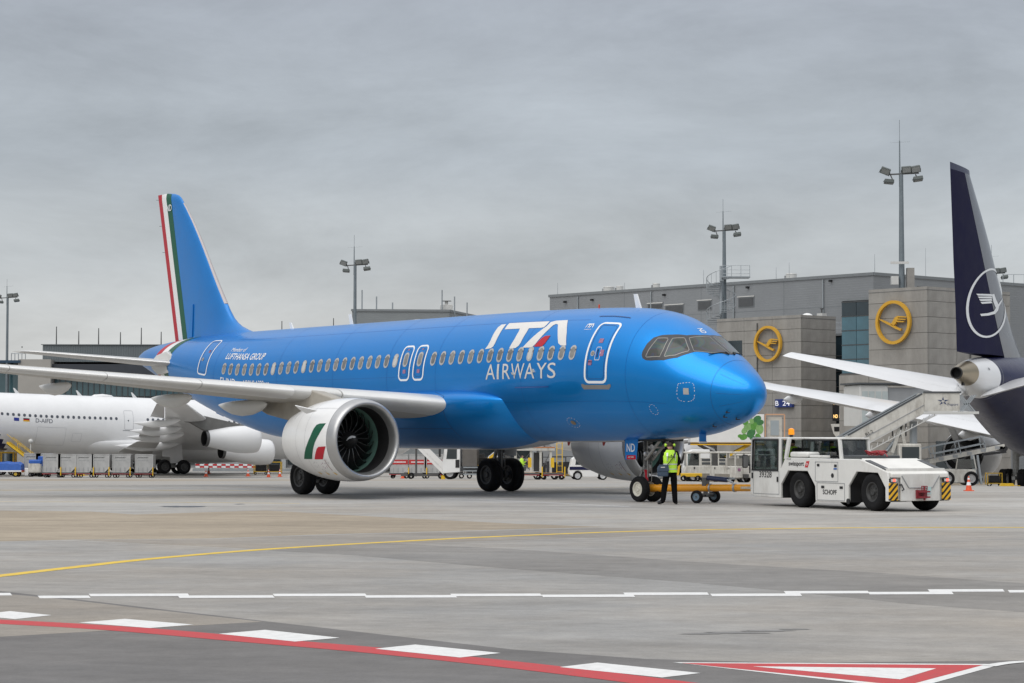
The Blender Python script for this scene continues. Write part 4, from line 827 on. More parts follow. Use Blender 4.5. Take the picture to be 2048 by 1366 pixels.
# roof clutter of the towers
t = thing('roof_dome', 'white domed skylight on the lower tower roof', 'skylight', Vector(ca_)+Lv*.7+Rv*1.6+Vector((0, 0, 13.91)), GRID); MB().rev([(0,.52),(.18,.52),(.32,.40),(.42,.2),(.45,0)], (0,0,0), 'z', 20).build('dome', WHITE, t); MB().rev([(0,.56),(.1,.56),(.1,.5)], (0,0,0), 'z', 20).build('kerb', GREYP, t)
t = thing('roof_hatch', 'small grey vent box on the lower tower roof', 'vent', Vector(ca_)+Rv*3.6+Lv*.8+Vector((0, 0, 13.91)), GRID); B(-.3,.3,-.3,.3,0,.5).build('box', GREYP, t); MB().cyl((0,0,.5),(0,0,.85),.07,n=10).cyl((0,0,.85),(0,0,.95),.16,n=10).build('cowl', DSTEEL, t)
t = thing('roof_railing', 'grey railing on the link roof between the towers', 'railing', (p0[0]+.3, 195.6, GB+12.805), GRID)
for i in range(9): MB().cyl((.1, -1.1+.33*i, 0), (.1, -1.1+.33*i, 1.0), .02, n=6).build('baluster', STEEL, t)
for z_ in (.5, 1.0): MB().cyl((.1, -1.1, z_), (.1, 1.54, z_), .025, n=6).build('rail', STEEL, t)
# jet bridge behind the stairs
pb = at(1790, 815, 172); t = thing('jet_bridge', 'grey enclosed boarding bridge beside the taller tower', 'boarding bridge', (pb[0], 172, gz(pb[0], 172)), math.radians(14))
zz = pb[2]-gz(pb[0], 172); B(-1.2, 6.5, -1.4, 1.4, zz-1.1, zz+1.5).build('tunnel', MGREY, t, bev=.05); B(-3.6, -1.25, -1.6, 1.6, zz-1.5, zz+1.7).build('cab', GREYP, t, bev=.08)
for i in range(4): B(-3.4+.55*i, -2.95+.55*i, -1.63, -1.59, zz-1.2, zz+1.2).build('cab_panel', mat('milky_glass', (.42,.47,.47), .3), t)
B(-3.8, 1.2, -1.8, 1.8, zz+1.72, zz+1.86).build('canopy', DGREY, t); MB().cyl((1.5,0,0),(1.5,0,zz-1.1),.3,n=14).build('column', STEEL, t); MB().cyl((-.8,-1.3,zz-1.2),(-.8,-1.3,zz-2.2),.06,n=8).cyl((.3,-1.3,zz-1.2),(.3,-1.3,zz-2.2),.06,n=8).build('hoist', BLACK, t)
# spiral stair on the lower roof
ps = at(1444, 640, 203); t = thing('spiral_staircase', 'galvanised spiral staircase climbing to the grey hall roof', 'staircase', (ps[0]-.1, 203, 12.1), 0)
hs = at(1444, 556, 203)[2]-12.1
MB().cyl((0,0,0),(0,0,hs+1.1),.13,n=12).build('pole', STEEL, t)
for k in range(24):
    a = 2.6+k*2*PI*1.45/24; z_ = hs*k/24; tr = MB(); tr.M = Matrix.Rotation(a, 4, 'Z'); tr.add([(.1,-.08,z_),(1.35,-.2,z_),(1.35,.2,z_),(.1,.08,z_),(.1,-.08,z_+.05),(1.35,-.2,z_+.05),(1.35,.2,z_+.05),(.1,.08,z_+.05)], [(0,3,2,1),(4,5,6,7),(0,1,5,4),(1,2,6,5),(2,3,7,6),(3,0,4,7)]); st = tr.build('tread', STEEL, t)
    MB().cyl((1.33*math.cos(a), 1.33*math.sin(a), z_), (1.33*math.cos(a), 1.33*math.sin(a), z_+1.05), .022, n=6).build('baluster', STEEL, st)
MB().tube([(1.33*math.cos(2.6+k*2*PI*1.45/24), 1.33*math.sin(2.6+k*2*PI*1.45/24), hs*k/24+1.05) for k in range(0, 25)], .03, 6).build('handrail', STEEL, t)
B(.0, 2.6, -.7, .9, hs, hs+.12).build('platform', STEEL, t)
for x_ in (.1, .9, 1.75, 2.55): MB().cyl((x_, -.65, hs), (x_, -.65, hs+1.1), .025, n=6).build('platform_post', STEEL, t)
for z_ in (.35, .7, 1.1): MB().cyl((.1, -.65, hs+z_), (2.55, -.65, hs+z_), .022, n=6).build('platform_rail', STEEL, t)
# masts with floodlights
LAMPB = mat('floodlight_grey', (.085, .098, .095), .5, .3); LAMPG = mat('floodlight_glass', (.20, .21, .205), .15, var=.1)
MSTEEL = mat('mast_steel', (.17, .20, .22), .5, .4, var=.1)
def mast(label, px, D, py_base, py_top, py_rod, k=1.0, flip=1, zbase=None, name='floodlight_mast'):
    b, tp, rd = at(px, py_base, D), at(px, py_top, D), at(px, py_rod, D); z0 = b[2] if zbase is None else zbase
    t = thing(name, label, 'light mast', (tp[0], D, z0), 0, 'floodlight masts'); h = tp[2]-z0; hr = rd[2]-z0
    MB().cyl((0,0,0),(0,0,h),.26*k,.17*k,12).build('pole', MSTEEL, t); MB().cyl((-.12*k,0,h-1.0),(-.12*k,0,h+(hr-h)*.62),.075*k,.05*k,8).cyl((-.12*k,0,h+(hr-h)*.62),(-.12*k,0,hr),.02*k,n=5).build('spire', MSTEEL, t)
    zx = h+(hr-h)*.58; MB().cyl((-.9*k,0,zx),(.8*k,.3,zx+.15),.012*k,n=5).build('lightning_cross', STEEL, t)
    MB().bar((-1.3*k,0,h-.02),(1.5*k,0,h+.12),.12*k).bar((-.9*k,0,h-.05),(-.75*k,-.2,h-.5*k),.07*k).bar((1.2*k,0,h),(1.35*k,-.2,h-.3*k),.07*k).build('crossarm', DSTEEL, t)
    for x_, z_, rx, rz in ((-1.35, .28, 25, 20), (.42, .40, 20, -5), (1.2, .45, 20, -10), (-1.05, -.62, 78, 5), (1.4, -.38, 72, -8)):
        lm = B(-.40*k,.40*k,-.16*k,.16*k,-.28*k,.28*k).build('floodlight', LAMPB, t, loc=(x_*k*flip, -.1, h+z_*k), rot=(math.radians(rx), math.radians(rz*flip), 0), bev=.04*k); B(-.34*k,.34*k,-.175*k,-.16*k,-.22*k,.22*k).build('lens', LAMPG, lm); MB().bar((-.43*k,0,0),(-.43*k,.1,-.36*k),.04*k).bar((.43*k,0,0),(.43*k,.1,-.36*k),.04*k).build('yoke', DSTEEL, lm)
    return t
mast('floodlight mast rising behind the middle of the blue fuselage', 710, 236, 900, 531, 470, .9, zbase=-1.8)
mast('floodlight mast beside the spiral staircase', 1448, 204, 640, 462, 398, .85, zbase=12.1)
tm = mast('tallest floodlight mast, standing on the taller tower roof', 1802, 184, 575, 349, 240, .98, zbase=13.88)
B(-.9, -.35, -.5, .1, .6, 1.3).build('control_box', GREYP, tm); B(.4, 1.0, -.3, .3, 0, 2.0).build('cable_cabinet', CONCP, tm); B(-1.0, .5, -.55, -.45, 2.3, 2.5).build('sign_bar', GREYP, tm)
mast('floodlight mast at the left edge of the picture', 15, 290, 900, 596, 558, .85, zbase=-1.8)
mast('floodlight mast half hidden behind the dark blue tail fin', 1985, 240, 900, 548, 490, .9, zbase=-1.8)
# right hand wing of the hall
pr_ = at(1985, 588, 222); t = thing('panelled_wing', 'pale grey panelled building behind the dark blue tail fin', 'building', (pr_[0], 222, GB), math.radians(6)); hh = pr_[2]-GB
B(.1, 30, .1, 20, 0, hh).build('core', CONCJ, t)
for i in range(9):
    for j in range(4): panel(t, 'wall_panel', .02+6*j, 5.98+6*j, 0, .12, hh-1.85*(i+1)+.02, hh-1.85*i-.02, CLADM)
B(-.1, 30, -.1, 20, hh, hh+.25).build('roof_edge', TRIM, t); 
for i in range(4): MB().cyl((1.2+1.1*i, .4, hh+.25), (1.2+1.1*i, .4, hh+2.0), .035, n=6).build('railing_post', STEEL, t)
for z_ in (1.1, 2.0): MB().cyl((1.2, .4, hh+z_), (4.5, .4, hh+z_), .03, n=6).build('rail', STEEL, t)
# plant room behind the blue fuselage
pq = at(709, 622, 255); t = thing('plant_room', 'flat grey plant room behind the blue fuselage', 'building', (pq[0]-.3, 255, GB), 0); wq = at(903, 622, 255)[0]-pq[0]; hq = pq[2]-GB
MB().add([(0,0,0),(wq,0,0),(wq+6,26,0),(0,26,0),(0,0,hq),(wq,0,hq-.05),(wq+6,26,hq),(0,26,hq)], [(0,3,2,1),(4,5,6,7),(0,1,5,4),(1,2,6,5),(2,3,7,6),(3,0,4,7)]).build('wall', CLADM, t); MB().bar((-.1,0,hq+.1),(wq+.1,0,hq+.05),.3,.25).bar((wq,0,hq+.05),(wq+6,26,hq+.1),.3,.25).build('roof_edge', TRIM, t)
for px, py in ((729,580),(758,593),(790,605),(889,580),(914,593),(939,605)):
    q = at(px, py, 256); MB().cyl((q[0]-pq[0], 1, hq-.2 if px < 910 else hq-4), (q[0]-pq[0], 1, q[2]-GB), .09, n=6).build('lightning_rod', STEEL, t)
q = at(903, 615, 257); t = thing('roof_air_handler', 'white air handling unit with fan on the plant room roof', 'air conditioner', (q[0]-.6, 257, GB+hq+.1), 0); B(-.7,.7,-.6,.6,0,.75).build('casing', GREYP, t, bev=.04); MB().rev([(0,.0),(0,.28),(.05,.3)], (-.72,0,.38), 'x', 18).build('fan_grille', BLACK, t); B(-.55,.55,-.5,.5,1.15,1.2).build('lid', DSTEEL, t); MB().cyl((0,0,.75),(0,0,1.15),.2,n=10).build('stack', GREYP, t)
# left pier
D = 292; X = lambda px: at(px, 700, D)[0]; Z = lambda py: at(300, py, D)[2]-GB
t = thing('pier_building', 'dark glazed pier with ribbed metal top storey behind the white airliner', 'building', (X(85), D, GB), 0); x0 = X(85)
B(0, X(560)-x0, 0, 30, Z(724), Z(690)).build('attic_cladding', CLADV, t); B(-.2, X(560)-x0, -.2, 30, Z(690), Z(688.8)).build('roof_edge', TRIM, t)
B(X(108)-x0, X(560)-x0, -1.2, 28, Z(752), Z(729)).build('overhang', mat('dark_fascia', (.035,.04,.05), .4), t); B(X(108)-x0, X(560)-x0, .5, 28, 0, Z(752)).build('glazing_core', TEALD, t)
for i in range(27): B(X(108+11.3*i)-x0+.06, X(108+11.3*(i+1))-x0-.06, .38, .48, Z(792), Z(754)).build('pane', mat('pier_glass', (.06,.12,.14), .1, var=.35, vs=.25, spec=.8), t)
for i in range(28): B(X(108+11.3*i)-x0-.05, X(108+11.3*i)-x0+.05, .3, .5, Z(800), Z(752)).build('mullion', DGREY, t)
B(X(43)-x0, X(108)-x0-.02, -2.0, 20, 0, Z(720)).build('concrete_bay', mat('pier_concrete', (.34,.325,.30), .8, var=.08, vs=.3), t)
B(X(-120)-x0, X(43)-x0-.05, -.5, 20, 0, Z(723)).build('left_glazing', TEALD, t)
for i in range(6): B(X(-90+22*i)-x0, X(-70+22*i)-x0, -.6, -.5, Z(788), Z(745)).build('pane', MATS['pier_glass'], t)
B(X(-120)-x0, X(48)-x0, -2.2, 20, Z(727), Z(722)).build('left_roof_edge', mat('blue_fascia', (.02,.05,.09), .4), t)
for px, py in ((106,652),(151,661),(191,655),(235,663),(277,654),(317,662),(664,634),(560,640),(37,695)): MB().cyl((X(px)-x0, 2, Z(692)), (X(px)-x0, 2, Z(py)), .09, .06, n=6).build('lightning_rod', DSTEEL, t)
for i in range(5): MB().cyl((X(26+7*i)-x0, -1, Z(722)), (X(26+7*i)-x0, -1, Z(708)), .05, n=6).build('railing_post', STEEL, t)
MB().cyl((X(26)-x0, -1, Z(708)), (X(54)-x0, -1, Z(708)), .05, n=6).build('rail', STEEL, t)
# ground floor strip of the terminal, seen under the aircraft
t = thing('service_arcade', 'low grey service frontage with columns beyond the white airliner', 'building', (-48, 262, GB), 0)
B(0, 150, .5, 20, 0, 7.5).build('wall', mat('arcade_grey', (.26,.27,.28), .7, var=.15, vs=.3), t)
for i in range(34): B(i*4.2, i*4.2+.5, 0, .5, 0, 4.2).build('column', mat('arcade_column', (.36,.38,.39), .7), t); 
for i in range(33): B(i*4.2+.7, i*4.2+4.0, .35, .49, .4, 3.6).build('bay_window', GLASSD if i % 3 else MGREY, t)
# ================================================================== white four-engined airliner on the left
AWHITE = mat('airliner_white', (.74, .745, .75), .32, var=.03, vs=.5, coat=.4, dirt=(.55,.55,.55,.25))
AGREY = mat('airliner_belly_grey', (.50, .50, .50), .4, var=.08, vs=.4, dirt=(.36,.34,.32,.4))
AEXH = mat('exhaust_black', (.02, .02, .02), .6, .3)
WPANE = mat('far_window_pane', (.07, .08, .10), .15, var=.2)
LINEG = mat('fine_panel_line', (.42, .43, .45), .5)
AW_ANG = math.atan2(-.53, -.85)
AW = thing('white_airliner', 'white four engined airliner parked behind the blue wing on the left', 'airplane', (-10.3, 232.6, -2.4), AW_ANG); AW.rotation_euler = (0, math.radians(-1.4), AW_ANG)
AB = Body([0,.15,.5,1.5,3,5,7,9,40,44,48,52,56,60,63.5], [-.8,-.5,-.1,.6,1.6,2.4,2.72,2.82,2.82,2.82,2.8,2.72,2.55,2.25,1.85], [-.8,-1.05,-1.4,-2,-2.5,-2.75,-2.8,-2.82,-2.82,-2.62,-2.0,-1.1,-.2,.65,1.25], [.01,.35,.8,1.5,2.2,2.6,2.76,2.82,2.82,2.8,2.62,2.2,1.6,1.0,.4], 4.45)
xs = [0,.08,.15,.3,.5,.8,1.1,1.5,2,2.5,3,3.7,4.4,5,6,7,8,9]+[10+1.5*i for i in range(20)]+[40+.4*i for i in range(59)]; xs = sorted(set(xs))
m = MB().loft(AB.rings(xs, 64)); m.mi = []
for x in xs[:-1]:
    for i in range(64):
        th = 2*PI*(i+.5)/64; m.mi.append(1 if x > 44.2+2.6*(math.sin(th)+.85) else 0)
m.mi += [0, 1]; m.build('fuselage', [AWHITE, NAVY], AW, ang=60); SA = AB.pt
for i in range(69):
    x = 9.5+.533*i
    if 31.2 < x < 34.0 or x > 46 or 18 < x < 20: continue
    decal('cabin_window', [rrect(x-.13, x+.13, .19, .295, .12, 2.8)], WPANE, AW, SA, .012, .5, .2)
d = decal('door', stroke(rrect(32.3, 33.2, -.12, .55, .15, 2.8), .035, 2.8), LINEG, AW, SA, .012); decal('door_sill', [rrect(32.15, 33.35, -.165, -.14, .02, 2.8)], MGREY, d, SA, .014); decal('viewport', [rrect(32.75, 32.87, .16, .21, .05, 2.8)], WPANE, d, SA, .014)
decal('cargo_door', stroke(rrect(39.0, 41.8, -.78, -.12, .1, 2.8), .02, 2.8), LINEG, AW, SA, .012)
decal('belly_hatch', stroke(rrect(37.4, 38.3, -.6, -.3, .08, 2.8), .02, 2.8), LINEG, AW, SA, .012)
wtext('registration', 'D-AIFD', mat('reg_grey', (.10,.11,.14), .5), AW, SA, 42.0, .02, 1.65, .38, 2.8, bold=.005, off=.012)
f1 = decal('europe_flag', [rrect(43.6, 44.1, .03, .14, .01, 2.8)], mat('flag_blue', (.015,.03,.25), .5), AW, SA, .012); 
fg = decal('flag_black_stripe', [rrect(42.6, 43.2, .105, .14, .005, 2.8)], BLACK, AW, SA, .012); decal('flag_red_stripe', [rrect(42.6, 43.2, .0675, .105, .005, 2.8)], FRED, AW, SA, .012); decal('flag_gold_stripe', [rrect(42.6, 43.2, .03, .0675, .005, 2.8)], YELLOW, AW, SA, .012)
# belly fairing, aerials, satcom dome
def af(x, th):
    k = math.sqrt(max(0, 1-abs((x-25.5)/(11.6 if x > 25.5 else 9.))**2.2)); return (x, (1.6+1.5*k)*math.cos(th), 2.85+(.9*k if th < PI else .75+1.05*k)*math.sin(th))
fx_ = [25.5-9*math.cos(PI/2*i/14) for i in range(14)]+[25.5+11.58*math.sin(PI/2*i/26) for i in range(27)]; MB().loft([[af(x, 2*PI*i/48) for i in range(48)] for x in fx_]).build('belly_fairing', AWHITE, AW, ang=60)
for x in (36.6, 42.8, 31.0): MB().prism([(x-.2, 7.2), (x+.25, 7.2), (x+.5, 7.75), (x+.38, 7.75)], -.03, .03).build('blade_aerial', AWHITE, AW)
MB().loft([[(34.4+1.2*u, .55*k*math.cos(g), 7.22+.28*k*math.sin(g)) for g in np.linspace(0, 2*PI, 17)[:-1]] for u, k in ((-1,.05),(-.7,.7),(0,1),(.7,.7),(1,.05))]).build('satcom_fairing', AWHITE, AW, ang=60)
for s in (1, -1):
    zw = lambda y: 3.3+(y-2.5)*.105
    ws = [((19.8, s*2.0, zw(2.0)), (33.3, s*2.0, zw(2.0)-.6), .13), ((20.6, s*2.9, zw(2.9)), (33.4, s*2.9, zw(2.9)-.55), .13), ((25.9, s*9.6, zw(9.6)), (34.2, s*9.6, zw(9.6)-.25), .115), ((38.6, s*29.4, zw(29.4)), (41.2, s*29.4, zw(29.4)), .10)]
    wg = foil(ws, (0, 0, 1), 0, .72).build('wing', AWHITE, AW, ang=50)
    for a, b, dz in ((3.0, 9.4, -.55), (9.7, 21.0, -.4), (21.1, 29.0, -.05)):
        q = [sec_at(ws, 1, s*a), sec_at(ws, 1, s*b)]; q = [((p0[0]+.35*(dz < -.1), p0[1], p0[2]+dz*.3), (p1[0]+.45*(dz < -.1), p1[1], p1[2]+dz*1.5), t_) for p0, p1, t_ in q]; foil(q, (0, 0, 1), .735, 1.).build('flap', AGREY, wg, ang=50)
    for yf, L, r in ((6.0, 6.5, .45), (11.8, 5.6, .42), (16.2, 5.0, .38), (21.5, 4.4, .33)):
        a, b, t_ = sec_at(ws, 1, s*yf); x1 = b[0]+1.6; x0 = x1-L; zc = b[2]-.35
        MB().loft([[(x0+L*u, s*yf+r*.6*k*math.cos(g), zc-.25*math.sin(PI*u)-.35*u+r*k*math.sin(g)) for g in np.linspace(0, 2*PI, 15)[:-1]] for u, k in ((0,.05),(.05,.4),(.15,.75),(.35,1),(.6,.9),(.85,.45),(1,.04))]).build('flap_track_fairing', AWHITE, wg, ang=60)
    for ye, xf in ((9.4, 21.0), (19.4, 27.2)):
        e0 = (xf, s*ye, zw(ye)-1.75)
        n_ = MB().rev([(.25,.98),(.06,1.0),(0,1.06),(.05,1.13),(.3,1.2),(1.0,1.25),(1.8,1.24),(2.8,1.12),(3.8,.93),(4.7,.76),(5.15,.68)], e0, 'x', 40).build('nacelle', AWHITE, AW, ang=60)
        MB().rev([(5.17,.69),(5.16,.64),(4.4,.6),(4.4,.0)], e0, 'x', 30).build('exhaust', AEXH, n_, ang=60); MB().rev([(.9,1.0),(.92,0)], e0, 'x', 30).build('fan_face', AEXH, n_); MB().rev([(.05,.97),(.95,.98)], e0, 'x', 30).build('intake', AEXH, n_)
        MB().rev([(5.16,.685),(4.9,.735),(4.905,.74)], e0, 'x', 40).build('nozzle_ring', DSTEEL, n_)
        a, b, t_ = sec_at(ws, 1, s*ye); MB().prism([(xf+.6, e0[2]+1.15), (a[0]+.3, a[2]+.25), (a[0]+4.2, a[2]-.1), (xf+6.6, e0[2]+1.35), (xf+5.2, e0[2]+.66), (xf+3.0, e0[2]+.9)], s*ye-.22, s*ye+.22).build('pylon', mat('pylon_grey', (.14,.14,.135), .5, var=.2), n_, bev=.05)
    # bogie main gear
    gx, gy = 29.4, s*5.35; g = MB().cyl((gx, gy, 3.2), (gx, gy, 1.0), .26, .2, 14).bar((gx-1.0, gy, .75), (gx+1.0, gy, .75), .25, .3).cyl((gx, gy, 2.2), (gx-.2, gy-s*1.9, 2.9), .12, n=10); gr = g.build('main_gear_leg', GEARL, AW)
    MB().prism([(gx-1.0, 1.05), (gx+.3, 1.0), (gx+.35, 1.6), (gx+1.15, 1.65), (gx+1.05, 3.3), (gx-.75, 3.3)], gy+s*.45, gy+s*.5).build('gear_door', AGREY, gr)
    for dx in (-.99, .99):
        for dy in (-.7, .7): wheel(gr, (gx+dx, gy+dy, .68), .68, .5, RIMD, 22, sub=(dy > 0))
fs_ = [((51.5, 0, 6.2), (60.5, 0, 6.0), .1), ((53.5, 0, 7.2), (60.9, 0, 7.2), .1), ((59.8, 0, 14.6), (63.2, 0, 14.6), .09)]; foil(fs_, (0, 1, 0)).build('fin', NAVY, AW, ang=50)
for s in (1, -1): foil([((55, s*.5, 5.6), (60.2, s*.5, 5.6), .1), ((60.2, s*9.7, 6.6), (62.6, s*9.7, 6.6), .09)], (0, 0, 1)).build('tailplane', AWHITE, AW, ang=50)
g = MB().cyl((6.6, 0, 2.2), (6.6, 0, .6), .13, n=12).cyl((6.6, -.4, .52), (6.6, .4, .52), .08, n=10).build('nose_gear_leg', GEARL, AW)
for dy in (-.32, .32): wheel(g, (6.6, dy, .52), .52, .34, RIMD, 20)

# ================================================================== dark-tailed airliner on the right, seen from behind
AL = math.radians(26); TW_ANG = math.atan2(-math.cos(AL), -math.sin(AL)); TW_Z = -1.5
TW_POS = np.array([22.9+62.8*math.sin(AL), 115+62.8*math.cos(AL), TW_Z])
TW = thing('dark_tailed_airliner', 'airliner with dark blue tail and white tail cone seen from behind on the right', 'airplane', tuple(TW_POS), TW_ANG)
_tc, _ts = math.cos(TW_ANG), math.sin(TW_ANG)
def tw_px(px, py, y0=0.):
    t = ray(px, py); o = _C-TW_POS; L = lambda v: np.array([v[0]*_tc+v[1]*_ts, -v[0]*_ts+v[1]*_tc, v[2]]); o, t = L(o), L(t); return o+t*((y0-o[1])/t[1])
TB_ = Body([0,.3,1,2,4,6,8,11,42,46,50,54,58,60.8,62.8], [-1,-.4,.2,.9,2.0,2.6,2.9,2.97,2.97,2.97,2.97,2.9,2.7,2.42,2.05], [-1,-1.5,-2,-2.4,-2.75,-2.9,-2.95,-2.97,-2.97,-2.6,-1.75,-.7,.45,1.12,1.42], [.01,.7,1.3,1.9,2.5,2.75,2.85,2.88,2.88,2.8,2.5,2.0,1.22,.66,.32], 5.0)
xs = sorted(set([0,.1,.3,.6,1,1.5,2,3,4,5,6,7,8,9.5,11]+[12+2*i for i in range(15)]+[42+.3*i for i in range(64)]+[60.8])); xs = [x for x in xs if x <= 60.81]
m = MB().loft(TB_.rings(xs, 72)); m.mi = []
for x in xs[:-1]:
    for i in range(72): th = 2*PI*(i+.5)/72; m.mi.append(0 if (x > 57.9 or x < 44+3*math.sin(th)) else 1)
m.mi += [0, 0]; fz = m.build('fuselage', [AWHITE, NAVY], TW, ang=60); ST = TB_.pt
APUM = mat('apu_cone_metal', (.33, .275, .19), .34, .9, var=.12, vs=2)
r_ = TB_.rings([60.8, 61.2, 61.7, 62.2, 62.8], 48); MB().loft(r_, caps=False).build('apu_cone', APUM, TW, ang=60)
e = ST(62.8, 0); MB().rev([(62.5,.34),(62.95,.30),(62.93,.26),(62.5,.24),(62.49,0)], (0, 0, e[2]), 'x', 32).build('apu_exhaust', AEXH, TW, ang=60)
MB().box(61.4, 61.7, -.05, .05, e[2]-.62, e[2]-.4).build('drain', BLACK, TW); decal('cone_light', [rrect(59.4, 59.6, .3, .45, .05, 1)], MGREY, TW, ST, .02)
decal('cone_seam', stroke([(57.92, t) for t in np.linspace(-PI, PI, 60)], .03, 1, False), MGREY, TW, ST, .008, .3, .1)
FINS = [(1900,337,1937,348),(1903,414.5,1959.6,414.5),(1905,467,1973.5,467),(1907,526,1987,526),(1909,565,1996,565),(1911,612,2007,612),(1912.5,654,2018,654),(1914,703,2036,703)]
HNG = lambda y: 1925+(y-353)*(1979-1925)/(670-353)
sec_ = []; hin = []
for a, ya, b, yb in FINS:
    te, le = tw_px(a, ya), tw_px(b, yb); le[2] = te[2]; h = tw_px(HNG(ya), ya); sec_.append(((le[0], 0, te[2]), (te[0], 0, te[2]), .10)); hin.append((h[0]-le[0])/(te[0]-le[0]))
le, te = sec_[-1][0], sec_[-1][1]; sec_.append(((le[0]-1.2, 0, le[2]-1.2), (te[0]-.6, 0, te[2]-1.2), .1)); hin.append(hin[-1])
FING = mat('fin_navy_gloss', (.035, .04, .07), .3, .1, var=.06, vs=.6, coat=.5); RUDN = mat('rudder_navy', (.006, .006, .036), .6, var=.08, vs=.8, spec=.1)
MB().loft([foil_ring(a, b, t, (0, 1, 0), 0, h-.004, 14) for (a, b, t), h in zip(sec_, hin)]).build('fin', FING, TW, ang=50)
MB().loft([foil_ring(a, b, t, (0, 1, 0), h+.004, 1., 8) for (a, b, t), h in zip(sec_[:-1], hin[:-1])]).build('rudder', RUDN, TW, ang=50)
a, b, t = sec_[0]; MB().loft([foil_ring(a, b, .1, (0, 1, 0)), foil_ring((a[0]-.05, 0, a[2]+.3), (b[0]+.02, 0, b[2]+.3), .10), foil_ring((a[0]+.4, 0, a[2]+.42), (b[0]+.02, 0, b[2]+.42), .05)] if False else [foil_ring(a, b, .1, (0, 1, 0)), foil_ring((a[0], 0, a[2]+.25), (b[0]+.02, 0, b[2]+.35), .08, (0, 1, 0))]).build('fin_tip', NAVY, TW, ang=50)
# white ring and crane on the port side of the fin (local -y)
def finp(px, py, off=.02):
    p = tw_px(px, py); z = p[2]; q = sec_at(sec_[::-1], 2, z); L = q[1][0]-q[0][0]; c = min(.98, max(.01, (p[0]-q[0][0])/L)); T = 5*.1*L*(.2969*math.sqrt(c)-.126*c-.3516*c*c+.2843*c**3-.1015*c**4); return (p[0], T+off, z)
def fin_decal(name, P):
    bm = bmesh.new(); V = [bm.verts.new((x, y, 0)) for x, y in P]
    for tr in tessellate_polygon([[Vector((x, y, 0)) for x, y in P]]):
        try: bm.faces.new([V[i] for i in tr])
        except ValueError: pass
    lo, hi = np.min(P, 0), np.max(P, 0)
    for ax in (0, 1):
        for k in range(1, int((hi[ax]-lo[ax])/5)+1):
            co = [0,0,0]; no = [0,0,0]; co[ax] = lo[ax]+5*k; no[ax] = 1; bmesh.ops.bisect_plane(bm, geom=bm.verts[:]+bm.edges[:]+bm.faces[:], plane_co=co, plane_no=no)
    for v in bm.verts: v.co = finp(v.co.x, v.co.y)
    me = bpy.data.meshes.new(name); bm.to_mesh(me); bm.free(); me.materials.append(DECW); o = bpy.data.objects.new(name, me); COL.objects.link(o); o.parent = TW; return o
f4 = lambda x, y: (1840+x/3.596, 320+y/3.596)
rc, n = (438, 1030), 44; outer = [f4(rc[0]+131*math.cos(a)+22*math.sin(a), rc[1]-250*math.sin(a)) for a in np.linspace(0, 2*PI, n+1)[:-1]]; inner = [f4(rc[0]+117*math.cos(a)+20*math.sin(a), rc[1]-236*math.sin(a)) for a in np.linspace(0, 2*PI, n+1)[:-1]]
m = MB()
for i in range(n): j = (i+1) % n; m.quad(finp(*outer[i]), finp(*outer[j]), finp(*inner[j]), finp(*inner[i]))
m.build('ring_emblem', DECW, TW)
fin_decal('crane_body', [f4(*p) for p in [(550,987),(535,1005),(515,1032),(500,1052),(490,1085),(470,1108),(430,1120),(388,1124),(381,1108),(425,1103),(462,1090),(476,1065),(468,1045),(460,1020),(452,968),(468,965),(478,1000),(495,1040),(510,1020)]])
for k in range(4): fin_decal('crane_feather', [f4(*p) for p in [(359+8*k, 963+20*k), (450-1*k, 966+17*k), (456-k, 980+17*k), (368+8*k, 976+20*k)]])
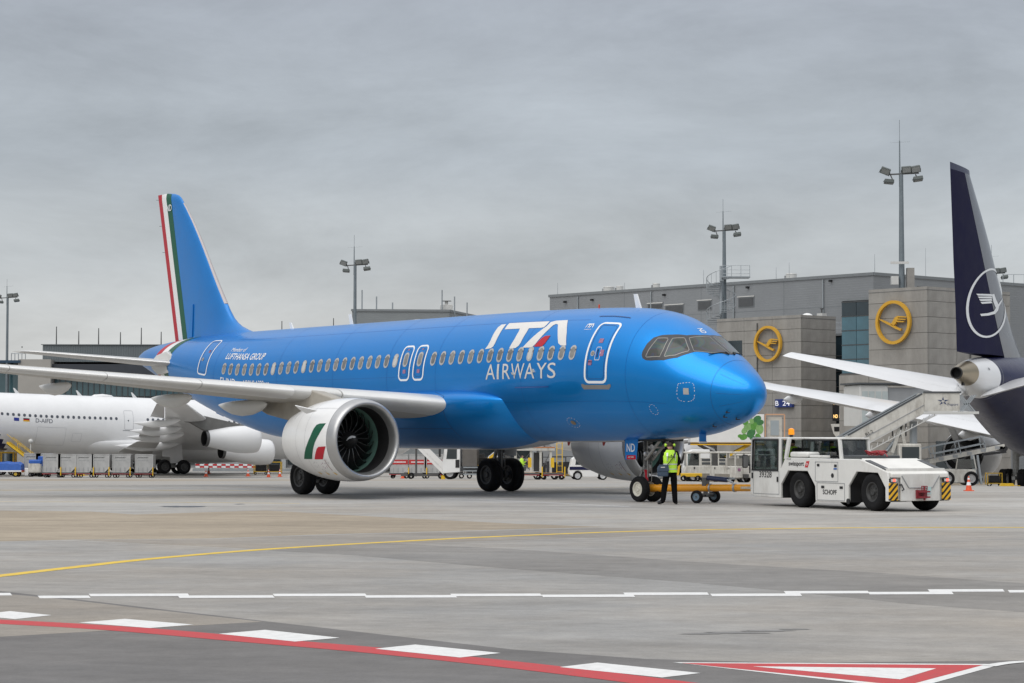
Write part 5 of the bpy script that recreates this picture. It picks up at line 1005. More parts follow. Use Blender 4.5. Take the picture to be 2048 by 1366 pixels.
for s in (1, -1):
    hs = [((54.6, s*.6, 6.3), (60.3, s*.6, 5.55), .09), ((55.4, s*1.3, 6.42), (60.5, s*1.3, 5.7), .09), ((60.2, s*9.7, 8.0), (62.0, s*9.7, 7.78), .08)]
    h = foil(hs, (0, 0, 1), 0, .72).build('tailplane', AWHITE, TW, ang=50); foil(hs, (0, 0, 1), .725, 1.).build('elevator', AWHITE, h, ang=50)
    zw = lambda y: 3.2+.4*max(0, (y-2.9)/5)+(.17 if y > 3 else 0)*max(0, y-5)
    ws = [((18.5, s*2.5, 3.3), (33.2, s*2.5, 2.9), .13), ((22.8, s*9.9, 4.75), (33.6, s*9.9, 4.55), .115), ((31.6, s*20, 6.7), (37.0, s*20, 6.65), .10), ((37.8, s*29.4, 8.9), (39.6, s*29.4, 8.9), .09)]
    wg = foil(ws, (0, 0, 1), 0, .74).build('wing', AWHITE, TW, ang=50)
    for a, b in ((3.0, 9.7), (10.0, 12.2), (12.3, 21.), (21.1, 26.)): q = [sec_at(ws, 1, s*a), sec_at(ws, 1, s*b)]; foil(q, (0, 0, 1), .745, 1.).build('flap', AWHITE, wg, ang=50)
    for yf, L, r in ((7.4, 5.5, .45), (13.2, 4.6, .40), (18.2, 3.8, .34)):
        a, b, t_ = sec_at(ws, 1, s*yf); x1 = b[0]+.9; x0 = x1-L; MB().loft([[(x0+L*u, s*yf+r*.6*k*math.cos(g), b[2]-.3+r*k*math.sin(g)-.1*u) for g in np.linspace(0, 2*PI, 15)[:-1]] for u, k in ((0,.05),(.05,.4),(.2,.85),(.5,1),(.8,.6),(1,.04))]).build('flap_track_fairing', AWHITE, wg, ang=60)
    e0 = (19.3, s*9.9, 2.35); n_ = MB().rev([(.3,1.45),(.05,1.5),(0,1.58),(.06,1.68),(.5,1.8),(1.6,1.86),(2.8,1.78),(3.9,1.55),(4.3,1.45)], e0, 'x', 48).build('nacelle', AWHITE, TW, ang=60)
    ch = MB(); k = 18   # saw-tooth fan nozzle
    for i in range(k):
        a0, a1 = 2*PI*i/k, 2*PI*(i+1)/k; am = (a0+a1)/2; P = lambda x, r, a: (e0[0]+x, e0[1]+r*math.cos(a), e0[2]+r*math.sin(a)); ch.quad(P(4.3,1.45,a0), P(4.3,1.45,a1), P(4.55,1.40,(a1+am)/2), P(4.55,1.40,(a0+am)/2)); ch.add([P(4.55,1.40,(a0+am)/2), P(4.55,1.40,(a1+am)/2), P(4.72,1.37,am)], [(0,1,2)])
    ch.build('chevron_nozzle', AEXH, n_); MB().rev([(4.0,1.38),(4.02,.8)], e0, 'x', 40).build('duct_wall', AEXH, n_); MB().rev([(3.5,1.0),(4.6,.85),(5.6,.62),(5.58,.5)], e0, 'x', 36).build('core_cowl', DSTEEL, n_, ang=60); MB().rev([(5.2,.42),(6.0,.25),(6.5,.03)], e0, 'x', 24).build('exhaust_plug', DSTEEL, n_, ang=60)
    MB().prism([(e0[0]+.8, 4.15), (e0[0]+3.5, 5.1), (e0[0]+8.5, 4.6), (e0[0]+6.0, 3.2), (e0[0]+3.5, 3.6)], e0[1]-.25, e0[1]+.25).build('pylon', AWHITE, n_, bev=.05)
    gx, gy = 29.3, s*4.9; g = MB().cyl((gx, gy, 3.4), (gx, gy, .9), .25, .2, 14).bar((gx-.75, gy, .75), (gx+.75, gy, .75), .22, .25).cyl((gx, gy, 2.2), (gx, gy-s*1.8, 2.8), .12, n=10).build('main_gear_leg', GEARL, TW)
    for dx in (-.73, .73):
        for dy in (-.62, .62): wheel(g, (gx+dx, gy+dy, .68), .68, .52, RIMG, 24)
g = MB().cyl((6, 0, 2.4), (6, 0, .6), .13, n=12).build('nose_gear_leg', GEARL, TW)
for dy in (-.32, .32): wheel(g, (6, dy, .5), .5, .34, RIMG, 20)
for i in range(70):
    x = 9+.6*i
    if x < 46: decal('cabin_window', [rrect(x-.14, x+.14, PI-.32, PI-.16, .13, 2.9)], WPANE, TW, ST, .012, .5, .2)
# ================================================================== tow tractor, tow bar, marshaller
def hazard():
    m = mat('hazard_stripes', (.78, .45, .02), .45, var=0); t = m.node_tree; b = t.nodes['Principled BSDF']; tc = t.nodes.new('ShaderNodeTexCoord'); mp = t.nodes.new('ShaderNodeMapping'); mp.inputs['Rotation'].default_value = (0, 0, 0)
    s = t.nodes.new('ShaderNodeSeparateXYZ'); a = t.nodes.new('ShaderNodeMath'); a.operation = 'ADD'; fr = t.nodes.new('ShaderNodeMath'); fr.operation = 'PINGPONG'; fr.inputs[1].default_value = .085; g = t.nodes.new('ShaderNodeMath'); g.operation = 'GREATER_THAN'; g.inputs[1].default_value = .045
    t.links.new(tc.outputs['Object'], s.inputs[0]); t.links.new(s.outputs['Y'], a.inputs[0]); t.links.new(s.outputs['Z'], a.inputs[1]); t.links.new(a.outputs[0], fr.inputs[0]); t.links.new(fr.outputs[0], g.inputs[0])
    x = t.nodes.new('ShaderNodeMix'); x.data_type = 'RGBA'; x.inputs[6].default_value = (.80,.44,.015,1); x.inputs[7].default_value = (.015,.015,.015,1); t.links.new(g.outputs[0], x.inputs[0]); t.links.new(x.outputs[2], b.inputs['Base Color']); return m
HAZ = hazard()
HITR = mat('dark_red_hitch', (.22, .02, .03), .5, var=.15)
TRW = mat('tractor_white', (.69, .685, .66), .4, var=.06, vs=2.2, coat=.2, dirt=(.30,.27,.22,.5))
CLEARN = glass('canopy_glass', (.80, .85, .86), .06)
T = thing('tow_tractor', 'white aircraft tow tractor coupled to the orange tow bar', 'tractor', (10.56, 57.94, 0), math.atan2(.89, -.45))
W = .975   # half width; x runs forward from the rear face
# body with octagonal wheel arches
side = [(0.02,.27),(.0,.75),(.06,1.02),(.55,1.16),(1.25,1.34),(4.75,1.36),(5.0,1.02),(6.5,1.0),(6.52,.95),(6.52,.33),(6.3,.26),(4.98,.24),(4.98,.62),(4.62,1.0),(3.68,1.0),(3.32,.60),(3.30,.20),(1.78,.20),(1.78,.64),(1.42,1.02),(.48,1.0),(.16,.62),(.16,.27)]
for s in (1, -1): MB().prism(side, s*W, s*(W-.07)).build('side_panel', TRW, T, bev=.015)
MB().prism([(.04,.30),(.02,.75),(.08,1.0),(.5,1.05),(1.25,1.28),(4.7,1.30),(4.9,.9),(6.4,.9),(6.4,.32)], -W+.60, W-.60).build('chassis', TRW, T); B(1.80, 3.28, -W+.08, W-.08, .22, 1.3).box(5.0, 6.4, -W+.08, W-.08, .3, .95).box(.06, .15, -W+.08, W-.08, .3, .9).box(.12, 4.7, -W+.08, W-.08, 1.03, 1.12).build('inner_body', TRW, T)
for s in (1, -1):
    for hx in (.80, 4.14): wheel(T, (hx, s*(W-.20), .50), .50, .36, RIMD, 34, hub=.5)
    for arch in ([(4.98,.24),(4.98,.62),(4.62,1.0),(3.68,1.0),(3.32,.60),(3.30,.20)], [(1.78,.20),(1.78,.64),(1.42,1.02),(.48,1.0),(.16,.62),(.16,.27)]):
        m = MB()
        for a, b in zip(arch[:-1], arch[1:]): m.quad((a[0], s*(W-.068), a[1]), (b[0], s*(W-.068), b[1]), (b[0], s*(W-.60), b[1]), (a[0], s*(W-.60), a[1]))
        m.add([(p[0], s*(W-.60), p[1]) for p in arch], [tuple(range(6))]); m.build('wheel_arch', BLACK, T)
# rear end
rear = B(-.035, .02, -.62, .62, .28, .98).build('rear_panel', TRW, T, bev=.01)
for s in (1, -1):
    B(-.03, .015, min(s*W, s*(W-.26)), max(s*W, s*(W-.26)), .30, .74).build('hazard_board', HAZ, T); lm = B(-.05, .015, min(s*(W-.01), s*(W-.24)), max(s*(W-.01), s*(W-.24)), .77, .86).build('rear_lamp', BLACK, T)
    y = s*(W-.125); B(-.06, -.045, y-.035, y+.035, .78, .85).build('lit_lens', mat('tail_lamp_red', (1., .12, .08), .3, var=0, emit=1.6), lm); B(-.058, -.045, y+.04, y+.10, .78, .85).build('lens', GREYP, lm); B(-.058, -.045, y-.10, y-.04, .78, .85).build('lens', GREYP, lm)
MB().prism([(-.03,.88),(-.03,.985),(.05,1.03),(1.3,1.37),(1.3,1.20),(.14,.88)], -W+.075, W-.075).build('rear_bonnet', OFFW, T, bev=.02)
for s in (1, -1): MB().prism([(.22,1.075),(.24,1.10),(1.1,1.325),(1.1,1.30)], s*(W-.06), s*(W-.22)).build('grip_strip', DGREY, T)
for s, x in ((1, .33), (-1, .33)): MB().bar((-.045, s*.60, .93), (-.045, s*.38, .62), .02).build('panel_joint', MGREY, rear)
MB().bar((-.045, -.38, .62), (-.045, .38, .62), .02).build('panel_joint', MGREY, rear)
hk = MB().box(-.28, -.03, -.13, .13, .36, .40).box(-.28, -.03, -.13, .13, .50, .54).box(-.10, -.03, -.16, .16, .34, .56).cyl((-.2, 0, .30), (-.2, 0, .66), .028, n=10).build('tow_hitch', HITR, T); MB().tube([(-.2,-.08,.56),(-.2,-.09,.66),(-.2,.09,.66),(-.2,.08,.56)], .014, 6).build('hitch_pin_handle', HITR, hk)
B(-.06, -.036, -.32, -.18, .46, .64).build('socket_plate', mat('pale_teal_plate', (.45,.62,.62), .5), T); MB().tube([(-.05,.62,.72),(-.09,.60,.63),(-.1,.57,.58),(-.08,.63,.55)], .016, 6).build('tow_strap', BLACK, T)
MB().cyl((-.04,.66,.70),(-.08,.66,.70),.03,n=10).build('hook', DSTEEL, T)
# side details, left (near) side
def onside(name, x0, x1, z0, z1, mt, p=T, th=.012): return B(x0, x1, W, W+th, z0, z1).build(name, mt, p)
def lines(name, x0, x1, z0, z1):
    m = MB(); y = W+.004
    for a, b in (((x0,z0),(x1,z0)),((x1,z0),(x1,z1)),((x1,z1),(x0,z1)),((x0,z1),(x0,z0))): m.bar((a[0],y,a[1]), (b[0],y,b[1]), .012, .012)
    return m.build(name, MGREY, T)
lines('access_panel', 1.95, 3.22, .24, .70); lines('access_panel', 2.25, 3.3, .74, 1.26)
for x_ in (2.1, 2.95): B(x_-.07, x_+.07, W, W+.015, .55, .62).build('latch', BLACK, T, bev=.015)
for x_, z_ in ((2.36,1.16),(3.16,1.17)): B(x_-.055, x_+.055, W, W+.015, z_-.035, z_+.035).build('latch', BLACK, T, bev=.01)
MB().cyl((2.5,W,.90),(2.5,W+.012,.90),.06,n=16).build('filler_cap', BLACK, T); onside('blue_sticker', 2.3, 2.44, 1.06, 1.10, mat('sticker_blue', (.03,.12,.4), .5))
INK = mat('lettering_black', (.02,.02,.022), .5, var=0)
sd_ = lambda nm, s_, x, z, wd, ht, mt=INK, **k: text(nm, s_, mt, T, (x, W+.002, z), (-1,0,0), (0,0,1), wd, ht, **k)
sd_('maker_lettering', 'SCHOPF', 2.95, .39, .64, .13, bold=.02); sd_('operator_lettering', 'swissport', 4.58, 1.10, .74, .16, bold=.02); sd_('fleet_number', '39328', 6.05, .79, .62, .18, bold=.012); sd_('fleet_code', '39328', 4.68, 1.30, .2, .04)
MB().prism([(3.80,1.10),(3.66,1.10),(3.58,1.27),(3.72,1.27)], W, W+.008).build('operator_badge', RED, T); MB().rev([(0,.035),(.004,.035),(.004,.022)], (3.69, W+.009, 1.185), 'y', 14).build('badge_ring', DECW, T)
MB().cyl((1.80, W-.02, .23),(1.80, W+.006, .23),.075,n=14).build('exhaust_soot_plate', BLACK, T)
# cab
cabp = TRW
B(4.62, 6.45, -W+.02, W-.02, 1.86, 1.92).build('cab_roof', TRW, T, bev=.02); B(2.85, 4.60, -.5, .45, 1.86, 1.91).build('canopy_roof', TRW, T, bev=.02)
for s in (1, -1):
    y0, y1 = sorted((s*W, s*(W-.08)))
    for a, b in (((6.48,.95),(6.42,1.88)), ((5.06,1.0),(5.04,1.88)), ((4.78,1.32),(4.62,1.88)),): MB().prism([(a[0]-.07,a[1]),(a[0]+.05,a[1]),(b[0]+.05,b[1]),(b[0]-.07,b[1])], y0, y1).build('pillar', cabp, T, bev=.01)
    y = s*(W-.04)
    MB().add([(5.12,y,1.02),(6.40,y,1.02),(6.36,y,1.84),(5.10,y,1.84)], [(0,1,2,3)]).build('door_glass', TINTED, T); MB().add([(4.84,y,1.34),(5.0,y,1.12),(4.98,y,1.84),(4.68,y,1.84)], [(0,1,2,3)]).build('quarter_glass', TINTED, T); yc = .43 if s > 0 else -.48; MB().add([(2.86,yc,1.34),(4.72,yc,1.34),(4.72,yc,1.86),(2.94,yc,1.86)], [(0,1,2,3)]).build('canopy_glass', CLEARN, T); MB().prism([(2.80,1.30),(2.90,1.30),(2.99,1.88),(2.89,1.88)], yc-.03, yc+.03).build('canopy_post', TRW, T)
    fr = MB()
    for a, b in (((5.10,1.0),(6.42,1.0)),((6.40,1.0),(6.36,1.85)),((5.11,1.0),(5.09,1.85)),((6.37,1.84),(5.08,1.84))): fr.bar((a[0],s*(W+.002),a[1]),(b[0],s*(W+.002),b[1]),.04,.04)
    fr.build('door_seal', BLACK, T)
    fr = MB()
    for a, b in (((2.94,1.37),(4.70,1.37)),((4.70,1.37),(4.70,1.84)),((3.0,1.84),(4.70,1.84)),((2.94,1.37),(3.0,1.84))): fr.bar((a[0],yc+s*.01,a[1]),(b[0],yc+s*.01,b[1]),.03,.035)
    fr.build('canopy_seal', BLACK, T)
lines('door', 5.06, 6.36, .34, .97); B(5.10, 5.16, W, W+.02, .68, .82).build('door_handle', BLACK, T); B(6.36, 6.42, W, W+.03, .76, .92).build('door_hinge', BLACK, T)
MB().add([(6.44,-W+.06,1.0),(6.44,W-.06,1.0),(6.40,W-.06,1.84),(6.40,-W+.06,1.84)], [(0,1,2,3)]).build('windscreen', TINTED, T); MB().bar((6.44,-W,.98),(6.44,W,.98),.06).build('windscreen_sill', TRW, T)
MB().add([(2.86,-.46,1.34),(2.86,.42,1.34),(2.95,.42,1.86),(2.95,-.46,1.86)], [(0,1,2,3)]).build('rear_glass', CLEARN, T)
# deck furniture
B(3.75, 4.62, .5, .92, 1.36, 1.52).build('engine_hump', TRW, T, bev=.05); B(3.2, 3.7, .55, .9, 1.36, 1.43).build('deck_box', TRW, T, bev=.02); B(1.5, 2.6, -.5, .55, 1.36, 1.44).build('deck_mat', DGREY, T, bev=.02)
st = B(5.2, 5.7, -.1, .45, .95, 1.12).build('seat', BLACK, T, bev=.05); B(5.1, 5.25, -.1, .45, 1.1, 1.62).build('seat_back', BLACK, T, bev=.05); MB().rev([(-.02,.2),(0,.215),(.02,.2)], (0,0,0), 'x', 22).build('steering_wheel', BLACK, T, loc=(6.0,.18,1.32), rot=(0, math.radians(50), 0)); MB().rev([(0,0),(0,.12),(.04,.15),(.06,.13)], (4.55,.35,1.42), 'x', 20).build('spare_seat_back', DGREY, T)
MB().cyl((6.52,W+.02,.9),(6.52,W+.02,1.15),.018,n=6).cyl((6.52,W+.02,1.15),(6.58,W+.14,1.18),.014,n=6).build('mirror_arm', BLACK, T); B(6.5, 6.56, W+.08, W+.26, 1.05, 1.42).build('mirror', BLACK, T, bev=.03); B(6.485, 6.498, W+.10, W+.24, 1.08, 1.39).build('mirror_glass', LIPM, T)
bc = MB().cyl((5.9,.0,1.92),(5.9,.0,1.99),.05,n=14).build('beacon_base', BLACK, T); MB().rev([(1.99,.085),(2.02,.09),(2.15,.08),(2.18,.0)], (5.9,0,0), 'z', 18).build('beacon', mat('beacon_orange', (.9,.30,.01), .25, emit=.35), bc)
B(6.35, 6.7, -.3, .3, .38, .62).build('front_hitch', DSTEEL, T)
# hoses lying on the rear deck
h = MB(); random.seed(3)
for k in range(5): h.tube([(1.75+(.20+.02*k)*math.cos(a), .1+(.17+.03*k)*math.sin(a), 1.455+.022*k+.025*math.sin(3*a+k)) for a in np.linspace(0, 2*PI, 18)], .014, 6)
h.tube([(1.6,.2,1.5),(1.35,.3,1.55),(1.2,.2,1.5),(1.05,.25,1.42)], .012, 6)
tag(h.build('hose_coil', mat('hose_red', (.34,.02,.03), .5), None, loc=T.location, rot=T.rotation_euler), 'coiled red hose lying on the tractor deck', 'hose')

# tow bar from the nose gear to the tractor
a = Vector((3.72, 66.6, .40)); q = T.matrix_basis @ Vector((6.62, 0, .50)); L = (q-a).length
TBAR = thing('tow_bar', 'orange tow bar on small wheels between nose gear and tractor', 'tow bar', (a.x, a.y, 0), math.atan2(q.y-a.y, q.x-a.x))
z = lambda x: .40+.08*x/L
MB().cyl((.35,0,z(.35)),(L*.52,0,z(L*.52)),.115,n=18).cyl((L*.52,0,z(L*.52)),(L-.25,0,z(L-.25)),.105,n=18).build('tube', ORANGE, TBAR); MB().cyl((L*.70,0,z(L*.7)),(L*.70+.06,0,z(L*.7)),.125,n=18).cyl((L*.53,0,z(L*.53)),(L*.53+.05,0,z(L*.53)),.128,n=18).build('collar', STEEL, TBAR)
MB().cyl((.36,0,z(.3)),(.1,0,z(.1)),.13,.07,16).cyl((.1,0,.4),(-.02,0,.4),.05,n=10).box(-.12,.0,-.14,.14,.37,.43).build('coupling_head', DSTEEL, TBAR); MB().cyl((L-.25,0,z(L)),(L-.02,0,z(L)),.06,n=10).box(L-.06,L+.0,-.1,.1,.44,.52).build('tow_eye', DSTEEL, TBAR)
xw = L*.5; MB().box(xw-.07,xw+.07,-.1,.1,.50,.74).box(xw-.05,xw+.05,-.05,.05,.2,.42).cyl((xw,-.55,.20),(xw,.55,.20),.03,n=8).box(xw-.06,xw+.06,-.5,.5,.24,.28).build('axle_frame', DSTEEL, TBAR)
for y_ in (-.5, .5): wheel(TBAR, (xw, y_, .19), .19, .12, mat('blue_grey_rim', (.18,.26,.33), .4, .3), 24)
MB().cyl((xw+.1,-.05,.73),(xw+.75,-.05,.68),.075,n=14).build('hydraulic_cylinder', mat('cylinder_navy', (.02,.03,.08), .4), TBAR); MB().cyl((xw+.75,-.05,.68),(xw+.95,-.05,.6),.03,n=8).bar((xw+.1,.05,.76),(xw+.95,.05,.72),.05).build('cylinder_rod', STEEL, TBAR)
B(L*.76, L*.9, -.112, -.104, z(L*.8)-.035, z(L*.8)+.035).build('maker_plate', mat('silver_plate', (.5,.46,.38), .4, var=.3, vs=30), TBAR)

# ------------------------------------------------------------------ people
SKIN = mat('skin', (.42, .24, .17), .6, var=.08, vs=12); HAIR = mat('dark_hair', (.035, .022, .016), .75, var=.2, vs=30); CLOTH = mat('black_cloth', (.005, .005, .006), .9, var=.3, vs=7, bump=.4, bs=12, spec=.1); BLUEC = mat('blue_workwear', (.02, .035, .09), .85, var=.2, vs=7)
def person(label, loc, rz, J, cloth=CLOTH, vest=True, trousers=None, hatc=None, scale=1.0, name='person'):
    """J: joint -> position; the body is one skinned surface"""
    rad = dict(pel=(.155,.115), spn=(.145,.105), chs=(.175,.12), nck=(.062,.062), hd1=(.078,.092), hd2=(.085,.10), hd3=(.06,.075), lsh=(.08,.08), lel=(.062,.062), lwr=(.036,.036), lha=(.045,.03), rsh=(.08,.08), rel=(.062,.062), rwr=(.036,.036), rha=(.045,.03), lhp=(.115,.12), lkn=(.09,.092), lan=(.075,.08), lto=(.055,.04), rhp=(.115,.12), rkn=(.09,.092), ran=(.075,.08), rto=(.055,.04))
    keys = list(rad); E = [('pel','spn'),('spn','chs'),('chs','nck'),('nck','hd1'),('hd1','hd2'),('hd2','hd3'),('chs','lsh'),('lsh','lel'),('lel','lwr'),('lwr','lha'),('chs','rsh'),('rsh','rel'),('rel','rwr'),('rwr','rha'),('pel','lhp'),('lhp','lkn'),('lkn','lan'),('lan','lto'),('pel','rhp'),('rhp','rkn'),('rkn','ran'),('ran','rto')]
    me = bpy.data.meshes.new('body_skeleton'); me.from_pydata([J[k] for k in keys], [(keys.index(a), keys.index(b)) for a, b in E], []); o = bpy.data.objects.new('body_skeleton', me); COL.objects.link(o)
    o.modifiers.new('skin', 'SKIN'); sv = me.skin_vertices[0].data
    for i, k in enumerate(keys): sv[i].radius = rad[k]; sv[i].use_root = (k == 'pel')
    ss = o.modifiers.new('sub', 'SUBSURF'); ss.levels = 2; ss.render_levels = 2
    dg = bpy.context.evaluated_depsgraph_get(); dg.update(); bm_ = bpy.data.meshes.new_from_object(o.evaluated_get(dg)); bpy.data.objects.remove(o)
    bm_.name = 'body'; bm_.materials.clear()
    for mt in (cloth, SKIN, HAIR, trousers or cloth, BLACK): bm_.materials.append(mt)
    nz = J['nck'][2]; hands = [Vector(J['lha']), Vector(J['rha'])]
    for f in bm_.polygons:
        c = f.center; f.use_smooth = True
        f.material_index = 2 if (c.z > nz+.12 and (c.y < J['hd2'][1]+.02 or c.z > J['hd2'][2]+.05)) else 1 if c.z > nz+.02 else 1 if min((c-h).length for h in hands) < .085 else 4 if min((c-Vector(J['lto'])).length, (c-Vector(J['rto'])).length) < .15 and c.z < min(J['lan'][2], J['ran'][2])+.03 else 3 if c.z < J['pel'][2]-.02 else 0
    t = thing(name, label, 'person', loc, rz); t.scale = (scale,)*3
    b = bpy.data.objects.new('body', bm_); COL.objects.link(b); b.parent = t
    # fingers close the hands, nose and ears shape the head
    for hd, sg in ((J['lha'], -1), (J['rha'], 1)):
        f = MB()
        for k in range(4): x = hd[0]+(k-1.5)*.019; f.cyl((x, hd[1]+.02, hd[2]-.01), (x, hd[1]+.055, hd[2]-.03), .009, n=6).cyl((x, hd[1]+.055, hd[2]-.03), (x, hd[1]+.05, hd[2]-.065+.004*abs(k-1.5)), .008, n=6)
        f.cyl((hd[0]-sg*.04, hd[1], hd[2]), (hd[0]-sg*.055, hd[1]+.04, hd[2]-.02), .010, n=6); f.build('fingers', SKIN, t)
    h2 = J['hd2']; fc = MB().cyl((h2[0], h2[1]+.09, h2[2]+.01), (h2[0], h2[1]+.125, h2[2]-.025), .012, .018, 8)
    for s in (-1, 1): fc.cyl((h2[0]+s*.085, h2[1], h2[2]-.01), (h2[0]+s*.1, h2[1]-.01, h2[2]), .026, n=10)
    fc.build('nose_and_ears', SKIN, t)
    for s in (-1, 1): MB().cyl((h2[0]+s*.035, h2[1]+.082, h2[2]+.015), (h2[0]+s*.035, h2[1]+.098, h2[2]+.015), .011, n=8).build('eye', BLACK, t)
    MB().bar((h2[0]-.025, h2[1]+.088, h2[2]-.055), (h2[0]+.025, h2[1]+.088, h2[2]-.055), .012).build('mouth', PLACR, t)
    if vest:
        p, s_, c, n = [Vector(J[k]) for k in ('pel', 'spn', 'chs', 'nck')]; R = []
        for u, rx, ry, e in ((-.06,.205,.155,0),(.1,.195,.15,0),(.35,.19,.148,0),(.6,.205,.155,0),(.8,.225,.155,0),(.93,.20,.13,0),(1.03,.10,.09,0)):
            a = p.lerp(s_, u*2) if u < .5 else s_.lerp(n, (u-.5)*2) ; a = p.lerp(n, u) if u < 0 else a
            R.append([(a.x+rx*math.copysign(abs(math.cos(g))**.8, math.cos(g)), a.y+ry*math.copysign(abs(math.sin(g))**.8, math.sin(g)), a.z) for g in np.linspace(0, 2*PI, 29)[:-1]])
        v = MB().loft(R, caps=False).build('hi_vis_vest', HIVIS, t, ang=70)
        def band(i, j, f0, f1, k=1.03):
            q = [[tuple((Vector(R[i][m]).lerp(Vector(R[j][m]), f)-Vector((p.x,p.y,0)))*1.0) for m in range(28)] for f in (f0, f1)]; cx = [Vector((p.x, p.y, 0))]*2
            return MB().loft([[(x*k+p.x, y*k+p.y, z_) for x, y, z_ in r] for r in q], caps=False)
        band(1, 2, .1, .32).build('reflective_band', SILVERB, v); band(2, 3, .35, .6).build('reflective_band', SILVERB, v)
        for x_ in (-.12, .12): MB().bar((p.x+x_, p.y-.168, s_.z+.1), (c.x+x_*.95, c.y-.165, c.z+.0), .05, .012).bar((c.x+x_*.95, c.y-.165, c.z+.0), (n.x+x_*.85, n.y-.125, n.z-.06), .05, .012).build('reflective_band', SILVERB, v)
        t['_back'] = (c.x, c.y-.175, c.z-.06)
    return t
J0 = dict(pel=(0,0,.95), spn=(.0,.0,1.14), chs=(.0,.0,1.37), nck=(0,.01,1.53), hd1=(0,.03,1.62), hd2=(0,.035,1.70), hd3=(0,.03,1.775), lsh=(-.19,.0,1.45), lel=(-.27,.03,1.19), lwr=(-.17,.22,1.10), lha=(-.12,.29,1.10), rsh=(.19,0,1.45), rel=(.27,.0,1.19), rwr=(.22,.2,1.10), rha=(.17,.27,1.11), lhp=(-.095,0,.90), lkn=(-.16,.03,.50), lan=(-.21,-.01,.09), lto=(-.36,.07,.04), rhp=(.095,0,.90), rkn=(.12,.03,.50), ran=(.135,-.02,.09), rto=(.20,.10,.04))
pp = gnd(1340, 1006)
M1 = person('person in yellow vest and ear defenders walking beside the nose gear', (4.50, 63.6, 0), math.radians(6), J0)
for s in (-1, 1): MB().rev([(0,.0),(0,.036),(.03,.046),(.055,.036),(.058,0)], (s*.125-.029, .035, 1.69), 'x', 16).build('ear_defender', HIVIS, M1)
MB().tube([(.115*math.cos(a), .03, 1.70+.115*math.sin(a)) for a in np.linspace(0, PI, 13)], .011, 6).build('headband', BLACK, M1)
bk = M1['_back']; text('vest_lettering', 'DISPO', INK, M1, (-.105, bk[1]-.004, 1.325), (1,0,0), (0,0,1), .21, .05, bold=.015); MB().prism([(-.03,1.39),(.03,1.385),(.01,1.425)], bk[1]-.006, bk[1]-.002).build('vest_mark', INK, M1)
del M1['_back']
BAGM = mat('blue_grey_bag', (.045, .07, .11), .75, var=.2, vs=9, bump=.3)
pw = M1.matrix_basis if False else Matrix.Translation(M1.location) @ Matrix.Rotation(M1.rotation_euler.z, 4, 'Z')
t = thing('shoulder_bag', 'dark blue shoulder bag hanging at the left hip of the person by the nose gear', 'bag', M1.location, math.radians(6))
MB().prism([(-.40,.80),(-.10,.80),(-.08,1.04),(-.13,1.13),(-.34,1.13),(-.41,1.05)], -.27, -.16).build('pouch', BAGM, t, bev=.03); MB().prism([(-.41,.95),(-.08,.95),(-.10,1.13),(-.36,1.14)], -.285, -.272).build('flap', BAGM, t, bev=.01); B(-.32, -.2, -.291, -.288, 1.05, 1.075).build('bag_tag', DECG, t)
MB().bar((-.14,-.21,1.10),(.06,-.185,1.35),.04,.012).bar((.06,-.185,1.35),(.13,-.13,1.50),.04,.012).bar((.13,-.13,1.50),(.12,.05,1.52),.04,.012).build('strap', BLACK, t)
# driver in the tractor cab
J1 = dict(J0); 
J1.update(lhp=(-.1,.02,.90), lkn=(-.13,.42,.93), lan=(-.13,.5,.55), lto=(-.13,.63,.5), rhp=(.1,.02,.90), rkn=(.13,.42,.93), ran=(.13,.5,.55), rto=(.13,.63,.5), lel=(-.27,.12,1.2), lwr=(-.16,.38,1.25), lha=(-.12,.45,1.26), rel=(.27,.12,1.2), rwr=(.16,.38,1.25), rha=(.12,.45,1.26))
dv = T.matrix_basis @ Vector((5.55, .18, .22)); p_ = person('driver in yellow vest seated in the white tow tractor cab', dv, T.rotation_euler.z-PI/2, J1, scale=.93); del p_['_back']
# ================================================================== service vehicles and equipment
def cone(label, px, D, h=.72):
    x, y, z = gat(px, D); t = thing('traffic_cone', label, 'traffic cone', (x, y, z), 0, 'traffic cones'); k = h/.72
    CO = mat('cone_orange', (.72, .10, .03), .5, var=.1); MB().rev([(.03*k,.16*k),(.28*k,.115*k)], (0,0,0), 'z', 16).rev([(.44*k,.082*k),(.56*k,.056*k)], (0,0,0), 'z', 16).rev([(.64*k,.04*k),(.72*k,.025*k),(.72*k,0)], (0,0,0), 'z', 16).build('cone_body', CO, t)
    MB().rev([(.28*k,.115*k),(.44*k,.082*k)], (0,0,0), 'z', 16).build('white_band', DECW, t); MB().rev([(.56*k,.056*k),(.64*k,.04*k)], (0,0,0), 'z', 16).build('white_band', DECW, t); B(-.22*k,.22*k,-.22*k,.22*k,0,.04*k).build('base', CO, t)
    return t
p = gnd(1936, 982); cone('traffic cone beside the right rear of the tow tractor', 1936, p[1], .53)
for px, lab, dd in ((413,'nearest cone right of the white airliner wheels',205), (418.5,'cone just behind the cone nearest the white airliner wheels',222), (497,'traffic cone in front of the red and white barrier',207), (538,'left cone of the pair by the yellow dollies',203), (560.5,'cone between the yellow dollies and the white nacelle',205), (806,'traffic cone in front of the red banded containers',196)): cone(lab, px, dd)

